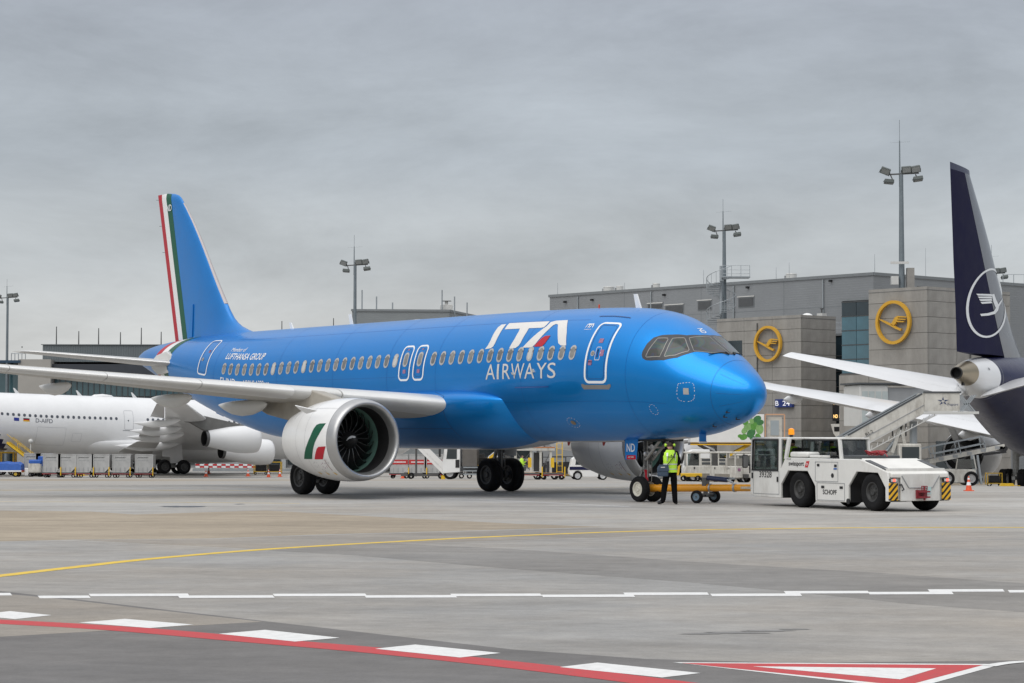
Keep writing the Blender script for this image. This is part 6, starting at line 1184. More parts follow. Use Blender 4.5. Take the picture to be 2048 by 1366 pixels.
# ULD containers and dollies
ULDM = mat('container_aluminium', (.46, .46, .455), .42, .45, var=.14, vs=1.6, bump=.25, bs=2.5, dirt=(.3,.29,.27,.4))
ULDR = mat('container_red', (.45, .03, .03), .5)
def uld(label, px, D, rz=0., z0=.5, group='metal air cargo containers on dollies', red=False, canvas=False, brand='jettainer'):
    x, y, z = gat(px, D); t = thing('cargo_container', label, 'container', (x, y, z+z0), rz, group)
    MB().prism([(-.78,.0),(.36,0),(.78,.42),(.78,1.58),(-.78,1.58)], -.75, .75).build('body', ULDM, t, bev=.02)
    fr = MB()
    for a, b in (((-.78,0),(.36,0)),((.36,0),(.78,.42)),((.78,.42),(.78,1.58)),((.78,1.58),(-.78,1.58)),((-.78,1.58),(-.78,0))): fr.bar((a[0],-.77,a[1]),(b[0],-.77,b[1]),.05)
    fr.build('edge_frame', ALU, t)
    for k in range(3): MB().bar((-.5+.4*k,-.765,.04),(-.5+.4*k,-.765,.42),.04).build('stiffener', MGREY, t)
    if red: B(-.76,.76,-.775,-.752,.72,1.12).build('red_band', ULDR, t); B(-.55,.55,-.779,-.775,.88,.96).build('white_strip', DECW, t)
    else: text('lettering', brand, INK, t, (-.6,-.756,1.2), (1,0,0), (0,0,1), 1.0, .17, shear=.2, bold=.01); text('number', 'AKE 80%02d LH' % int(abs(px) % 90), MGREY, t, (-.55,-.756,1.0), (1,0,0), (0,0,1), .9, .11)
    return t
def dolly(label, px, D, rz=0., L=1.75, group='container dollies'):
    x, y, z = gat(px, D); t = thing('container_dolly', label, 'dolly', (x, y, z), rz, group)
    B(-L/2,L/2,-.8,.8,.36,.44).build('deck', STEEL, t); MB().bar((-L/2,-.8,.44),(L/2,-.8,.44),.08,.1).bar((-L/2,.8,.44),(L/2,.8,.44),.08,.1).build('side_rail', DSTEEL, t); B(-L/2,L/2,-.81,-.79,.33,.38).build('reflector_strip', RED, t)
    for a in (-L*.33, L*.33):
        for b in (-.62, .62): wheel(t, (a, b, .18), .18, .12, RIMG, 16, sub=False)
    MB().bar((L/2,0,.3),(L/2+.45,0,.26),.07).build('drawbar', DSTEEL, t); MB().box(L/2-.12,L/2-.04,-.9,-.78,.2,.95).build('stop_post', YELLOW, t)
    return t
Dc = 199
names = ['leftmost front container of the silver row by the white airliner','second container from the left in the silver row','third container from the left, bright patch on its lower half','fourth container from the left in the silver row','fifth container from the left in the silver row','rightmost container of the silver row, next to the airliner wheels']
for lab, px in zip(names, (109,138,174,205,247,292)): uld(lab, px, Dc); dolly(lab.replace('container', 'dolly under the container') if False else 'dolly carrying the '+lab.replace(', bright patch on its lower half','').replace(', next to the airliner wheels',''), px, Dc)
uld('container in the second row behind the blue cart, left one', 70, 206); uld('container in the second row behind the blue cart, right one', 93, 206)
for i, px in enumerate((800, 836, 868)): uld(['left red banded container seen right of the blue engine','middle red banded container seen right of the blue engine','right red banded container next to the passenger stairs'][i], px, 192, 0, .5, 'red banded containers', True); dolly('black dolly under the %s red banded container' % ['left','middle','right'][i], px, 192)
# red and white barrier with guard rail
x, y, z = gat(392, 236); t = thing('striped_barrier', 'red and white striped barrier behind the cones', 'barrier', (x, y, z), 0); wb = at(512, 900, 236)[0]-x
for r_ in range(2):
    for k in range(14): B(wb*k/14, wb*(k+1)/14-.01, -.03, .03, .38+.22*r_, .55+.22*r_).build('board', (RED if (k+r_) % 2 else DECW), t)
for k in range(8): B(wb*k/7-.05, wb*k/7+.05, 0.031, .1, 0, .85).build('post', STEEL, t)
for z_ in (.08, .24): MB().bar((-.3,-.05,z_),(wb+6,-.05,z_),.05,.16).build('guard_rail', STEEL, t)
# yellow racks / dollies right of the barrier
for i, (px, lab) in enumerate(((523,'yellow framed empty dolly beside the white nacelle, left one'), (550,'yellow framed empty dolly beside the white nacelle, right one'), (1986,'yellow framed dolly under the dark tailed airliner'))):
    x, y, z = gat(px, 216 if i < 2 else 126); k = 1.0 if i < 2 else .62; t = thing('framed_dolly', lab, 'dolly', (x, y, z), 0, 'yellow framed dollies')
    fr = MB()
    for a in (-.65, .65):
        for b in (-.5, .5): fr.bar((a*k,b*k,.1),(a*k,b*k,1.25*k),.07*k)
    for z_ in (.3, 1.22): fr.bar((-.65*k,-.5*k,z_*k),(.65*k,-.5*k,z_*k),.07*k).bar((-.65*k,.5*k,z_*k),(.65*k,.5*k,z_*k),.07*k)
    for a in (-.65, .65): fr.bar((a*k,-.5*k,.3*k),(a*k,.5*k,.3*k),.07*k).bar((a*k,-.5*k,1.22*k),(a*k,.5*k,1.22*k),.07*k)
    for nm, q in (('frame', fr),): q.build(nm, YELLOW, t)['kind'] = 'stuff'
    B(-.5*k,.5*k,-.4*k,.4*k,.35*k,1.0*k).build('load', BLACK, t, bev=.05)
    for a in (-.5, .5): wheel(t, (a*k, -.45*k, .14), .14, .1, sub=False)
# chocks
for px, D, lab in ((163, 208, 'yellow chock by the left wheels of the white airliner'), (2012, 118, 'yellow chock in front of the dark tailed airliner wheels')):
    x, y, z = gat(px, D); t = thing('wheel_chock', lab, 'chock', (x, y, z), 0, 'yellow chocks'); MB().prism([(-.4,0),(.4,0),(.32,.16),(-.32,.16)], -.12, .12).build('block', YELLOW, t, bev=.02); MB().cyl((.4,0,.06),(.7,0,.03),.02,n=6).build('rope', YELLOW, t)

# ---- far left: tarp cart, yellow tug, yellow conveyor loader
x, y, z = gat(14, 203); t = thing('tarpaulin_cart', 'baggage cart covered with a blue tarpaulin at the left edge', 'baggage cart', (x, y, z), 0)
B(-1.6,1.55,-.75,.75,.45,.6).build('deck', RED, t); B(-1.6,1.55,-.77,-.75,.46,.6).build('marker_strip', DECW, t)
MB().loft([[(xx, -.78,.6),(xx,-.7,zz*.9),(xx,-.3,zz),(xx,.3,zz+.04),(xx,.7,zz*.92),(xx,.78,.6)] for xx, zz in ((-1.6,1.28),(-1.1,1.36),(-.5,1.3),(.1,1.36),(.7,1.28),(1.2,1.32),(1.5,1.15))]).build('tarpaulin', TARPB, t, ang=20)
for a in (-1.1, 1.0):
    for b in (-.6,.6): wheel(t, (a,b,.26), .26, .16, mat('yellow_rim', (.6,.42,.05), .5), 18)
B(1.7,2.1,-.2,.2,.1,.8).build('water_can', WHITE, t, bev=.04)
x, y, z = gat(16, 212); t = thing('yellow_tug', 'small yellow baggage tug behind the tarpaulin cart', 'tug', (x, y, z), 0)
B(-.75,.75,-.6,.6,.3,.95).build('body', YELLOW, t, bev=.06); 
for a in (-.7,.7):
    for b in (-.55,.55): B(a-.07,a+.07,b-.05,b+.05,.95,2.05).build('cab_post', YELLOW, t)
B(-.8,.8,-.65,.65,2.05,2.2).build('cab_roof', YELLOW, t, bev=.04); B(-.3,.3,-.25,.25,.95,1.3).build('seat', BLACK, t)
for a in (-.5,.5):
    for b in (-.55,.55): wheel(t, (a,b,.28), .28, .18, RIMG, 18)
x, y, z = gat(52, 207); t = thing('conveyor_loader', 'yellow conveyor loader raised towards the white airliner belly', 'loader', (x, y, z), 0)
B(-1.3,1.3,-.7,.7,.35,.75).build('chassis', YELLOW, t, bev=.04); MB().bar((1.3,-.1,.8),(-1.6,-.1,3.0),.9,.16).build('belt', BLACK, t)
for s in (-1,1): MB().bar((1.3,-.1+s*.48,.9),(-1.6,-.1+s*.48,3.1),.07,.2).build('belt_side', YELLOW, t); MB().bar((.8,-.1+s*.48,2.0),(-1.6,-.1+s*.48,3.85),.05).bar((.8,-.1+s*.48,2.0),(1.0,-.1+s*.48,1.2),.05).bar((-.6,-.1+s*.48,3.1),(-.6,-.1+s*.48,2.4),.05).build('handrail', YELLOW, t)
for a in (-.9,.9):
    for b in (-.6,.6): wheel(t, (a,b,.3), .3, .2, RIMG, 18)
MB().cyl((.35,.6,.75),(.35,.6,3.0),.06,n=8).rev([(3.0,.0),(3.05,.18),(3.2,.24),(3.4,.16),(3.45,0)], (.35,.6,0), 'z', 14).build('work_lamp', GREYP, t)
x, y, z = gat(73, 203); t = thing('canvas_bin', 'pale canvas covered bin beside the yellow loader', 'bin', (x, y, z), 0); B(-.6,.55,-.5,.5,.35,1.3).build('bin', WHITE2, t, bev=.12); B(-.55,.6,-.51,.51,1.15,1.55).build('cover', TARPB, t, bev=.1)
for a in (-.4,.4): wheel(t, (a,-.4,.18), .18, .12, sub=False); wheel(t, (a,.4,.18), .18, .12, sub=False)
x, y, z = gat(91, 203.5); t = thing('blue_bin', 'blue topped cart left of the silver containers', 'cart', (x, y, z), 0); B(-.5,.4,-.5,.5,.35,.95).build('tub', STEEL, t); B(-.52,.42,-.52,.52,.95,1.85).build('hood', TARPB, t, bev=.06)
for a in (-.35,.3): wheel(t, (a,-.4,.18), .18, .12, sub=False); wheel(t, (a,.4,.18), .18, .12, sub=False)

# ---- passenger stairs (shared builder)
def steps(parent, x0, z0, x1, z1, wd, n, rail=1.0, mt=WHITE2):
    """flight of steps between side panels, rising along +x"""
    for k in range(n): a = k/n; X0 = x0+(x1-x0)*a; Z0 = z0+(z1-z0)*a; B(X0, X0+(x1-x0)/n*1.05, -wd/2, wd/2, Z0+(z1-z0)/n-.05, Z0+(z1-z0)/n).build('step', STEEL, parent)
    for s in (-1, 1):
        MB().bar((x0, s*(wd/2+.03), z0+.02), (x1, s*(wd/2+.03), z1+.02), .05, .26).build('stringer', mt, parent); MB().bar((x0, s*(wd/2+.03), z0+rail), (x1, s*(wd/2+.03), z1+rail), .05, .06).build('handrail', STEEL, parent)
x, y, z = gat(893, 178); t = thing('passenger_stairs', 'white passenger stairs seen under the blue fuselage', 'stairs', (x, y, z), PI)
steps(t, 0, .3, 2.6, 2.9, 1.2, 12, .75, WHITE); MB().prism([(0,.55),(2.6,3.1),(2.6,3.65),(0,1.1)], .66, .69).build('side_panel', WHITE, t); MB().prism([(0,.55),(2.6,3.1),(2.6,3.65),(0,1.1)], -.69, -.66).build('side_panel', CLEAR, t); B(2.6,3.8,-.7,.7,2.8,2.95).build('platform', WHITE, t); MB().bar((2.4,-.4,.2),(2.4,-.4,2.8),.12).bar((2.4,.4,.2),(2.4,.4,2.8),.12).bar((.6,.4,.3),(3.6,.4,.3),.15).build('frame', DSTEEL, t)
for a in (.4, 2.8): wheel(t, (a,-.55,.25), .25, .16, sub=False); wheel(t, (a,.55,.25), .25, .16, sub=False)

# ---- scissor-lift service truck under the fuselage
x, y, z = gat(888, 170); t = thing('scissor_lift_truck', 'white cab service truck with raised scissor lift under the blue fuselage', 'truck', (x, y, z), math.radians(-4))
MB().prism([(0,.45),(.02,1.5),(.22,2.75),(.5,2.9),(1.35,2.9),(1.35,.55)], -1.15, 1.15).build('cab', WHITE, t, bev=.05); MB().prism([(.3,1.55),(.42,2.6),(1.1,2.6),(1.1,1.55)], -1.165, -1.15).build('side_window', GLASSD, t); MB().add([(-.01,-1.0,1.55),(-.01,1.0,1.55),(.2,1.0,2.65),(.2,-1.0,2.65)], [(0,1,2,3)]).build('windscreen', GLASSD, t); B(-.25,-.1,-1.45,-1.2,1.7,2.3).build('mirror', BLACK, t); B(1.0,1.3,-1.18,-1.15,.9,1.5).build('door_handle', BLACK, t)
B(1.35,6.2,-.9,.9,.65,.95).build('chassis', DGREY, t); B(1.6,2.9,-1.2,-1.05,.35,.45).box(1.6,2.9,-1.2,-1.05,.62,.7).box(1.6,2.9,-1.2,-1.05,.88,.96).build('side_guard', STEEL, t)
for a in (.55, 3.7, 5.0): wheel(t, (a,-.95,.48), .48, .3, RIMG, 24); wheel(t, (a,.95,.48), .48, .3, RIMG, 24, sub=False)
for s in (-.8,.8):
    MB().bar((2.7,s,1.0),(5.9,s,3.4),.1,.18).build('scissor_arm', YELLOW, t); MB().bar((5.9,s,1.0),(2.7,s,3.4),.1,.18).build('scissor_arm', DSTEEL, t)
B(1.5,6.4,-1.2,1.2,3.45,5.7).build('box_body', GREYP, t, bev=.05); B(1.5,2.6,-1.0,1.0,1.0,3.0).build('tank', mat('dark_tank', (.12,.11,.10), .6, var=.2), t)
B(3.0,5.4,-1.0,-.9,1.0,1.35).build('outrigger_box', mat('rust_red', (.25,.06,.04), .6), t); B(-.1,.2,-1.0,-.8,0,.3).build('chock', YELLOW, t)

# ---- container loader with platform
x, y, z = gat(1058, 166); t = thing('container_loader', 'white container loader with yellow platform under the blue fuselage', 'loader', (x, y, z), 0)
for a, b in ((-1.0,-.7),(.15,-.7),(.85,-.7),(1.6,-.7),(-1.0,.7),(.85,.7)): B(a-.09,a+.09,b-.09,b+.09,.4,2.2).build('post', WHITE2, t)
B(-2.0,1.9,-.9,.9,2.15,2.35).build('platform', WHITE2, t); B(-1.9,.0,-.95,.95,2.35,2.55).build('platform_edge', YELLOW, t); B(.2,1.9,-.92,.92,2.35,2.42).build('platform_mat', mat('worn_orange', (.45,.16,.05), .7), t)
B(-2.3,2.6,-.9,.9,.28,.5).build('base_frame', WHITE2, t); MB().bar((-2.3,-.92,.5),(2.6,-.92,.5),.06).build('base_rail', ORANGE, t); B(-.95,.1,-.6,.6,1.4,1.55).build('cross_deck', WHITE2, t)
for a in (-1.9,-.55,.0): MB().cyl((a,-.9,2.5),(a,-.9,4.2),.035,n=6).build('rail_post', WHITE, t)
for z_ in (3.35,4.2): MB().cyl((-.55,-.9,z_),(.0,-.9,z_),.03,n=6).build('guard_bar', WHITE, t)
B(.55,1.0,-.5,.5,2.42,4.6).build('control_cabin', WHITE2, t); B(.35,1.05,.4,.8,.6,2.0).build('hydraulic_unit', DSTEEL, t)
ld = MB()
for k in range(10): ld.bar((2.05,-.8,.6+.42*k),(2.45,-.8,.6+.42*k),.03)
ld.bar((2.05,-.8,.4),(2.05,-.8,4.8),.06).bar((2.45,-.8,.4),(2.45,-.8,4.8),.06); ld.build('ladder', YELLOW, t); MB().bar((-1.0,-.72,.6),(.15,-.72,2.1),.06).bar((.15,-.72,.6),(-1.0,-.72,2.1),.06).bar((.85,-.72,.6),(1.6,-.72,2.1),.06).build('cross_brace', DSTEEL, t)
MB().bar((-2.1,-.9,2.4),(-3.0,-.9,1.7),.05).bar((-3.0,-.9,1.7),(-3.0,-.9,.9),.05).bar((-2.1,-.9,1.9),(-3.0,-.9,1.2),.05).build('stair_rail', WHITE, t)
for a in (-1.7,.6,1.9):
    for b in (-.7,.7): wheel(t, (a,b,.28), .28, .2, sub=False)
for px, lab in ((1060,'left yellow posted dolly in front of the container loader'), (1105,'right yellow posted dolly in front of the container loader')):
    x, y, z = gat(px, 162); t = dolly(lab, px, 162, 0, 1.9); B(-.15,.1,-.95,-.85,.9,1.6).build('lever', YELLOW, t)
Jw = {k: v for k, v in J0.items()}; Jw.update(lel=(-.22,.16,1.22), lwr=(-.14,.36,1.3), lha=(-.12,.43,1.32))
x, y, z = gat(1043, 163); w1 = person('worker in yellow hi vis jacket standing behind the far main gear', (x, y, z), math.radians(-80), Jw, HIVIS, True, BLUEC); del w1['_back']
x, y, z = gat(1085, 166); w2 = person('worker in dark blue overalls on the loader platform', (x, y, z+2.43), math.radians(20), J0, BLUEC, False)

# ---- white car
x, y, z = gat(1166, 160); t = thing('white_car', 'small white car with dark blue stripe beside the far engine', 'car', (x, y, z), math.radians(3))
prof = [(-.82,.24),(-1.02,.40),(-1.04,.75),(-.95,1.0),(-.84,1.5),(-.6,1.66),(-.2,1.70),(.25,1.62),(.75,1.10),(1.6,.94),(1.92,.72),(1.98,.45),(1.9,.24),(1.69,.24),(1.66,.46),(1.5,.64),(1.35,.68),(1.2,.64),(1.04,.46),(1.01,.22),(-.11,.22),(-.14,.46),(-.3,.64),(-.45,.68),(-.6,.64),(-.76,.46),(-.79,.24)]
MB().prism(prof, -.78, .78).build('body', WHITE, t, bev=.08); B(-1.03,1.2,-.80,-.785,.72,.95).build('blue_stripe', NAVY, t); MB().prism([(-.62,1.08),(-.55,1.58),(.05,1.58),(.12,1.08)], -.79, -.775).build('side_window', GLASSD, t); MB().prism([(.18,1.08),(.12,1.55),(.28,1.55),(.66,1.1)], -.79, -.775).build('side_window', GLASSD, t); MB().add([(.27,-.68,1.66),(.27,.68,1.66),(.73,.7,1.14),(.73,-.7,1.14)], [(0,1,2,3)]).build('windscreen', GLASSD, t)
B(1.6,1.9,-.80,-.6,.68,.84).build('headlamp', DGREY, t, bev=.03); B(1.2,1.8,-.5,.5,1.8,1.86) if False else B(-.5,.3,-.5,.5,1.77,1.84).build('roof_bar', WHITE, t)
for a in (-.45, 1.35): wheel(t, (a,-.70,.31), .31, .2, mat('silver_hubcap', (.62,.63,.64), .3, .5), 24, hub=.62); wheel(t, (a,.70,.31), .31, .2, sub=False)

# ---- white baggage tugs and catering truck by the tower
def tug(label, px, D, rz, lab=None):
    x, y, z = gat(px, D); t = thing('white_tug', label, 'tug', (x, y, z), rz, 'white service tugs')
    MB().prism([(-1.7,.35),(-1.72,.9),(-1.55,1.2),(1.75,1.2),(1.8,.35)], -.8, .8).build('body', WHITE2, t, bev=.05); B(-1.0,1.0,-.81,.81,.3,.62).build('skirt', mat('dirty_skirt', (.22,.20,.17), .8, var=.2), t)
    for a in (-1.55,-.55,.55,1.65):
        for b in (-.74,.74): B(a-.05,a+.05,b-.04,b+.04,1.2,2.12).build('cab_post', WHITE2, t)
    B(-1.7,1.8,-.82,.82,2.12,2.24).build('roof', WHITE2, t, bev=.04); B(-1.45,-.65,-.76,-.74,1.2,2.1).build('cab_glass', TINTED, t); MB().add([(-1.6,-.7,1.2),(-1.6,.7,1.2),(-1.56,.7,2.1),(-1.56,-.7,2.1)], [(0,1,2,3)]).build('windscreen', TINTED, t)
    B(-.5,.5,-.78,.78,1.2,1.75).build('engine_cover', WHITE2, t); 
    for k in range(2): B(-.4,.4,-.80,-.785,1.28+.26*k-.7*k*0,1.46+.26*k).build('louvre', DGREY, t)
    B(1.8,1.83,-.62,-.4,.85,1.05).build('lamp', PLACR, t); B(1.8,1.83,.4,.62,.85,1.05).build('lamp', PLACR, t); B(1.78,2.0,-.2,.2,.35,.62).build('hitch', DSTEEL, t); text('number', '1299', INK, t, (.62,-.802,.95), (1,0,0), (0,0,1), .36, .14); B(-1.0,-.9,-.83,-.8,.95,1.1).build('door_handle', BLACK, t)
    for a in (-1.05, 1.05):
        for b in (-.68,.68): wheel(t, (a,b,.36), .36, .24, RIMG, 22)
    return t
tug('grimy white baggage tug, side on, right of the person by the nose gear', 1412, 168, 0); tug('white baggage tug seen from its rear, beside the side on tug', 1462, 164, math.radians(-62)); tug('white baggage tug half hidden behind the tow tractor cab', 1512, 172, math.radians(4))
x, y, z = gat(1392, 176); t = thing('white_van', 'white van cab just right of the far engine intake', 'van', (x, y, z), 0); MB().prism([(-1.1,.4),(-1.1,1.1),(-.7,2.3),(-.4,2.5),(1.0,2.5),(1.0,.4)], -.9, .9).build('body', WHITE, t, bev=.06); MB().prism([(-.72,1.2),(-.45,2.2),(.2,2.2),(.2,1.2)], -.915, -.9).build('side_window', GLASSD, t); 
for a in (-.6, .6): wheel(t, (a,-.75,.36), .36, .24, RIMG, 20); wheel(t, (a,.75,.36), .36, .24, sub=False)
x, y, z = gat(1375, 158); t = thing('yellow_towbar_cart', 'low yellow tow bar cart behind the person by the nose gear', 'cart', (x, y, z), 0); B(-.5,1.0,-.3,.3,.3,.55).build('frame', YELLOW, t, bev=.03); MB().bar((-.7,0,.4),(-.5,0,2.0),.14).build('upright', YELLOW, t); wheel(t, (.7,-.3,.2), .2, .12, sub=False); wheel(t, (-.3,-.3,.2), .2, .12, sub=False); wheel(t, (.7,.3,.2), .2, .12, sub=False); wheel(t, (-.3,.3,.2), .2, .12, sub=False)
x, y, z = gat(1470, 186); t = thing('catering_truck', 'white high loader catering truck with green leaf print behind the blue nose', 'truck', (x, y, z), 0)
zb = at(1470, 885, 186)[2]-z; zt = at(1470, 829, 186)[2]-z; xl, xr = at(1378, 860, 186)[0]-x, at(1525, 860, 186)[0]-x
B(xl, xr, -1.2, 1.2, zb, zt).build('box_body', WHITE, t, bev=.04); B(xl, xr, -1.22, -1.205, zb-.22, zb-.02).build('hazard_edge', HAZ, t); B(xl, xr, -1.2, 1.2, zb-.2, zb-.02).build('box_floor', DGREY, t)
xe = at(1567, 860, 186)[0]-x; B(xr+.02, xe, -1.1, 1.1, zb-.3, zb-.1).build('front_platform', STEEL, t)
fr = MB()
for a, b in (((xr+.1,zb-.2),(xr+.1,zt)),((xe-.05,zb-.2),(xe-.05,zt)),((xr+.1,zt),(xe-.05,zt))): fr.bar((a[0],-1.0,a[1]),(b[0],-1.0,b[1]),.1)
fr.build('platform_frame', mat('faded_orange', (.62,.36,.22), .6), t); B(xr+.25, xe-.25, -.9, -.8, zb-.1, zt-.2).build('end_door', WHITE2, t); B(xr+.55, xe-.5, -.93, -.9, zb+.6, zt-.5).build('end_window', mat('pale_blue_glass', (.36,.41,.44), .2), t)
LEAF = mat('leaf_print_green', (.10, .30, .05), .5, var=.35, vs=5); LEAF2 = mat('leaf_print_dark_green', (.05, .19, .06), .5, var=.3, vs=5); LEAF3 = mat('leaf_print_pale_green', (.22, .42, .14), .5, var=.3, vs=5)
for i, (px, py, r_, a_) in enumerate(((1487,874,6.5,.4),(1502,866,8.5,.9),(1497,853,8,.2),(1509,850,8.5,1.2),(1514,838,7,.5),(1519,858,8.5,1.6),(1480,872,4,.1),(1505,876,5,0),(1489,861,6,.8),(1516,874,6,2.1),(1520,845,6,.3),(1503,842,5,1.9),(1491,845,5,.6))):
    c = at(px, py, 184.78); rr = 1.12*r_*184.8/F_PX; L_ = [(c[0]-x+rr*(math.cos(g)*math.cos(a_)*1.1-.8*math.sin(g)*math.sin(a_)), c[2]-z+rr*(math.cos(g)*math.sin(a_)*1.1+.8*math.sin(g)*math.cos(a_))) for g in np.linspace(0, 2*PI, 19)[:-1]]
    MB().prism(L_, -1.206-.002*i, -1.20).build('leaf_print', (LEAF, LEAF2, LEAF3)[i % 3], t)
B(xl+.3, xr-.6, -.9, .9, .55, .95).build('chassis', DGREY, t)
for s in (-.8,.8): MB().bar((xl+.8,s,.9),(xr-1.2,s,zb-.2),.12,.2).build('scissor_arm', YELLOW, t); MB().bar((xr-1.2,s,.9),(xl+.8,s,zb-.2),.12,.2).build('scissor_arm', DSTEEL, t)
B(xr-.9, xr+.9, -1.1, 1.1, .6, zb-.5).build('cab', WHITE, t, bev=.06); B(xr-.5, xr+.5, -1.12, -1.1, 1.1, zb-.7).build('cab_window', GLASSD, t)
for a in (xl+1.2, xr-.2): wheel(t, (a,-.95,.45), .45, .3, RIMG, 20); wheel(t, (a,.95,.45), .45, .3, sub=False)

# ---- airstairs truck in front of the dark-tailed airliner
D = 108; P = lambda px, py: at(px, py, D); x, y, z = gat(1770, D); t = thing('stair_truck', 'grey white airstairs truck reaching the dark tailed airliner', 'stairs', (x, y, z), 0)
X = lambda px: P(px, 850)[0]-x; Z = lambda py: P(1770, py)[2]-z
steps(t, X(1600), Z(955), X(1842), Z(822), 1.5, 16, .9, GREYP)
for yv in (-.8, .8):
    sg = 1 if yv > 0 else -1; MB().prism([(X(1694),Z(903)),(X(1855),Z(820)),(X(1842),Z(786)),(X(1830),Z(793)),(X(1694),Z(872))], yv-.02, yv+.02).build('side_panel', WHITE2, t); MB().bar((X(1690),yv,Z(871)),(X(1838),yv,Z(788)),.07,.08).build('panel_rail', DGREY, t)
    MB().bar((X(1700),yv-sg*.0-.03,Z(888)),(X(1850),yv-.03,Z(806)),.02,.03).build('panel_seam', MGREY, t)
lb = MB()
for k in range(13): a = k/12; xx = X(1725)+(X(1862)-X(1725))*a; zz = Z(905)+(Z(832)-Z(905))*a; lb.bar((xx,-.82,zz),(xx+.04,-.82,zz+.2),.03)
lb.bar((X(1722),-.82,Z(907)),(X(1864),-.82,Z(831)),.04); lb.build('truss', GREYP, t)
text('fleet_code', 'RL2', INK, t, (X(1727), -.825, Z(873)), (.87,0,.49), (-.49,0,.87), .40, .16)
B(X(1842), X(1912), -.9, -.86, Z(822), Z(786)).build('platform_panel', WHITE2, t); B(X(1842), X(1912), .86, .9, Z(822), Z(786)).build('platform_panel', WHITE2, t); B(X(1840), X(1950), -.92, .92, Z(828), Z(823)).build('platform', GREYP, t); MB().bar((X(1840),-.9,Z(785)),(X(1915),-.9,Z(785)),.08).build('panel_rail', DGREY, t)
text('operator_lettering', 'Fraport', mat('fraport_navy', (.02,.04,.12), .5), t, (X(1887), -.905, Z(813)), (1,0,0), (0,0,1), X(1909)-X(1887), .15, shear=.25)
st = MB(); c0 = (X(1879), Z(803))
for k in range(5):
    a = PI/2+2*PI*k/5; p0 = (c0[0]+.07*math.cos(a-.7), c0[1]+.06*math.sin(a-.7)); p1 = (c0[0]+.30*math.cos(a), c0[1]+.22*math.sin(a)); p2 = (c0[0]+.11*math.cos(a+.5), c0[1]+.09*math.sin(a+.5)); st.add([(p0[0],-.906,p0[1]),(p1[0],-.906,p1[1]),(p2[0],-.906,p2[1])], [(0,1,2)])
st.build('star_emblem', MATS['fraport_navy'], t)
ex = MB()
for k in range(3): ex.bar((X(1915),-.85+.5*k,Z(790)),(X(1945),-.85+.5*k,Z(826)),.05).bar((X(1945),-.85+.5*k,Z(790)),(X(1915),-.85+.5*k,Z(826)),.05)
ex.build('extension_lattice', STEEL, t)
MB().bar((X(1780),-.5,Z(905)),(X(1798),-.5,Z(850)),.16).bar((X(1808),-.5,Z(905)),(X(1798),-.5,Z(850)),.16).bar((X(1784),-.5,Z(890)),(X(1805),-.5,Z(890)),.08).build('lift_frame', WHITE2, t); MB().cyl((X(1760),-.3,Z(915)),(X(1800),-.3,Z(865)),.09,n=10).build('lift_ram', STEEL, t)
B(X(1600), X(1830), -.9, .9, .55, 1.0).build('chassis', DGREY, t); B(X(1790), X(1835), -1.0, 1.0, .5, 2.0).build('cab', WHITE2, t, bev=.06); B(X(1796), X(1830), -1.02, -1.0, 1.2, 1.85).build('cab_window', GLASSD, t)
for px in (1635, 1805): wheel(t, (X(px),-.85,.4), .4, .28, RIMG, 22); wheel(t, (X(px),.85,.4), .4, .28, RIMG, 22)
# ---- belt loader right of the tractor
D = 110; P = lambda px, py: at(px, py, D); x, y, z = gat(1890, D); t = thing('belt_loader', 'grey white belt loader with railed boom right of the tow tractor', 'loader', (x, y, z), 0); X = lambda px: P(px, 850)[0]-x; Z = lambda py: P(1890, py)[2]-z
MB().bar((X(1830),0,Z(928)),(X(2005),0,Z(892)),.9,.22).build('boom', WHITE2, t); MB().bar((X(1830),0,Z(924)),(X(2005),0,Z(888)),.7,.06).build('belt', BLACK, t)
for k in range(6): px = 1850+28*k; B(X(px)-.12, X(px)+.12, -.47, -.455, Z(921-5.6*(k))-.12, Z(921-5.6*k)+.02).build('boom_plate', MGREY, t)
for s in (-.5,.5):
    MB().bar((X(1808),s,Z(905)),(X(1860),s,Z(893)),.04).bar((X(1860),s,Z(893)),(X(1962),s,Z(873)),.04).bar((X(1862),s,Z(908)),(X(1965),s,Z(887)),.04).bar((X(1962),s,Z(873)),(X(1966),s,Z(898)),.04).bar((X(1860),s,Z(893)),(X(1866),s,Z(918)),.04).bar((X(1912),s,Z(883)),(X(1917),s,Z(908)),.04).bar((X(1808),s,Z(905)),(X(1818),s,Z(930)),.04).build('handrail', STEEL, t)
B(X(1842), X(1945), -.75, .75, Z(972)+.15, Z(938)).build('body', WHITE2, t, bev=.06); B(X(1905), X(1946), -.76, -.74, Z(936), Z(918)).build('cab_window', TINTED, t); MB().bar((X(1905),-.75,Z(938)),(X(1908),-.75,Z(917)),.05).bar((X(1945),-.75,Z(938)),(X(1940),-.75,Z(912)),.05).build('cab_frame', WHITE2, t)
MB().bar((X(1948),-.45,Z(968)),(X(1940),-.45,Z(910)),.18).bar((X(1958),-.45,Z(968)),(X(1950),-.45,Z(910)),.10).build('support_leg', STEEL, t); MB().cyl((X(1998),-.45,Z(897)),(X(1998),.45,Z(897)),.12,n=14).cyl((X(2006),-.45,Z(897)),(X(2006),.45,Z(897)),.12,n=14).build('bumper_roller', BLACK, t); MB().bar((X(1960),-.4,Z(909)),(X(2008),-.4,Z(903)),.12).build('bumper', BLACK, t)
for px in (1888, 1862): wheel(t, (X(px),-.7,.36), .36, .26, RIMG, 24); wheel(t, (X(px),.7,.36), .36, .26, sub=False)
for px in (1935,): wheel(t, (X(px),-.7,.36), .36, .26, RIMG, 24); wheel(t, (X(px),.7,.36), .36, .26, sub=False)

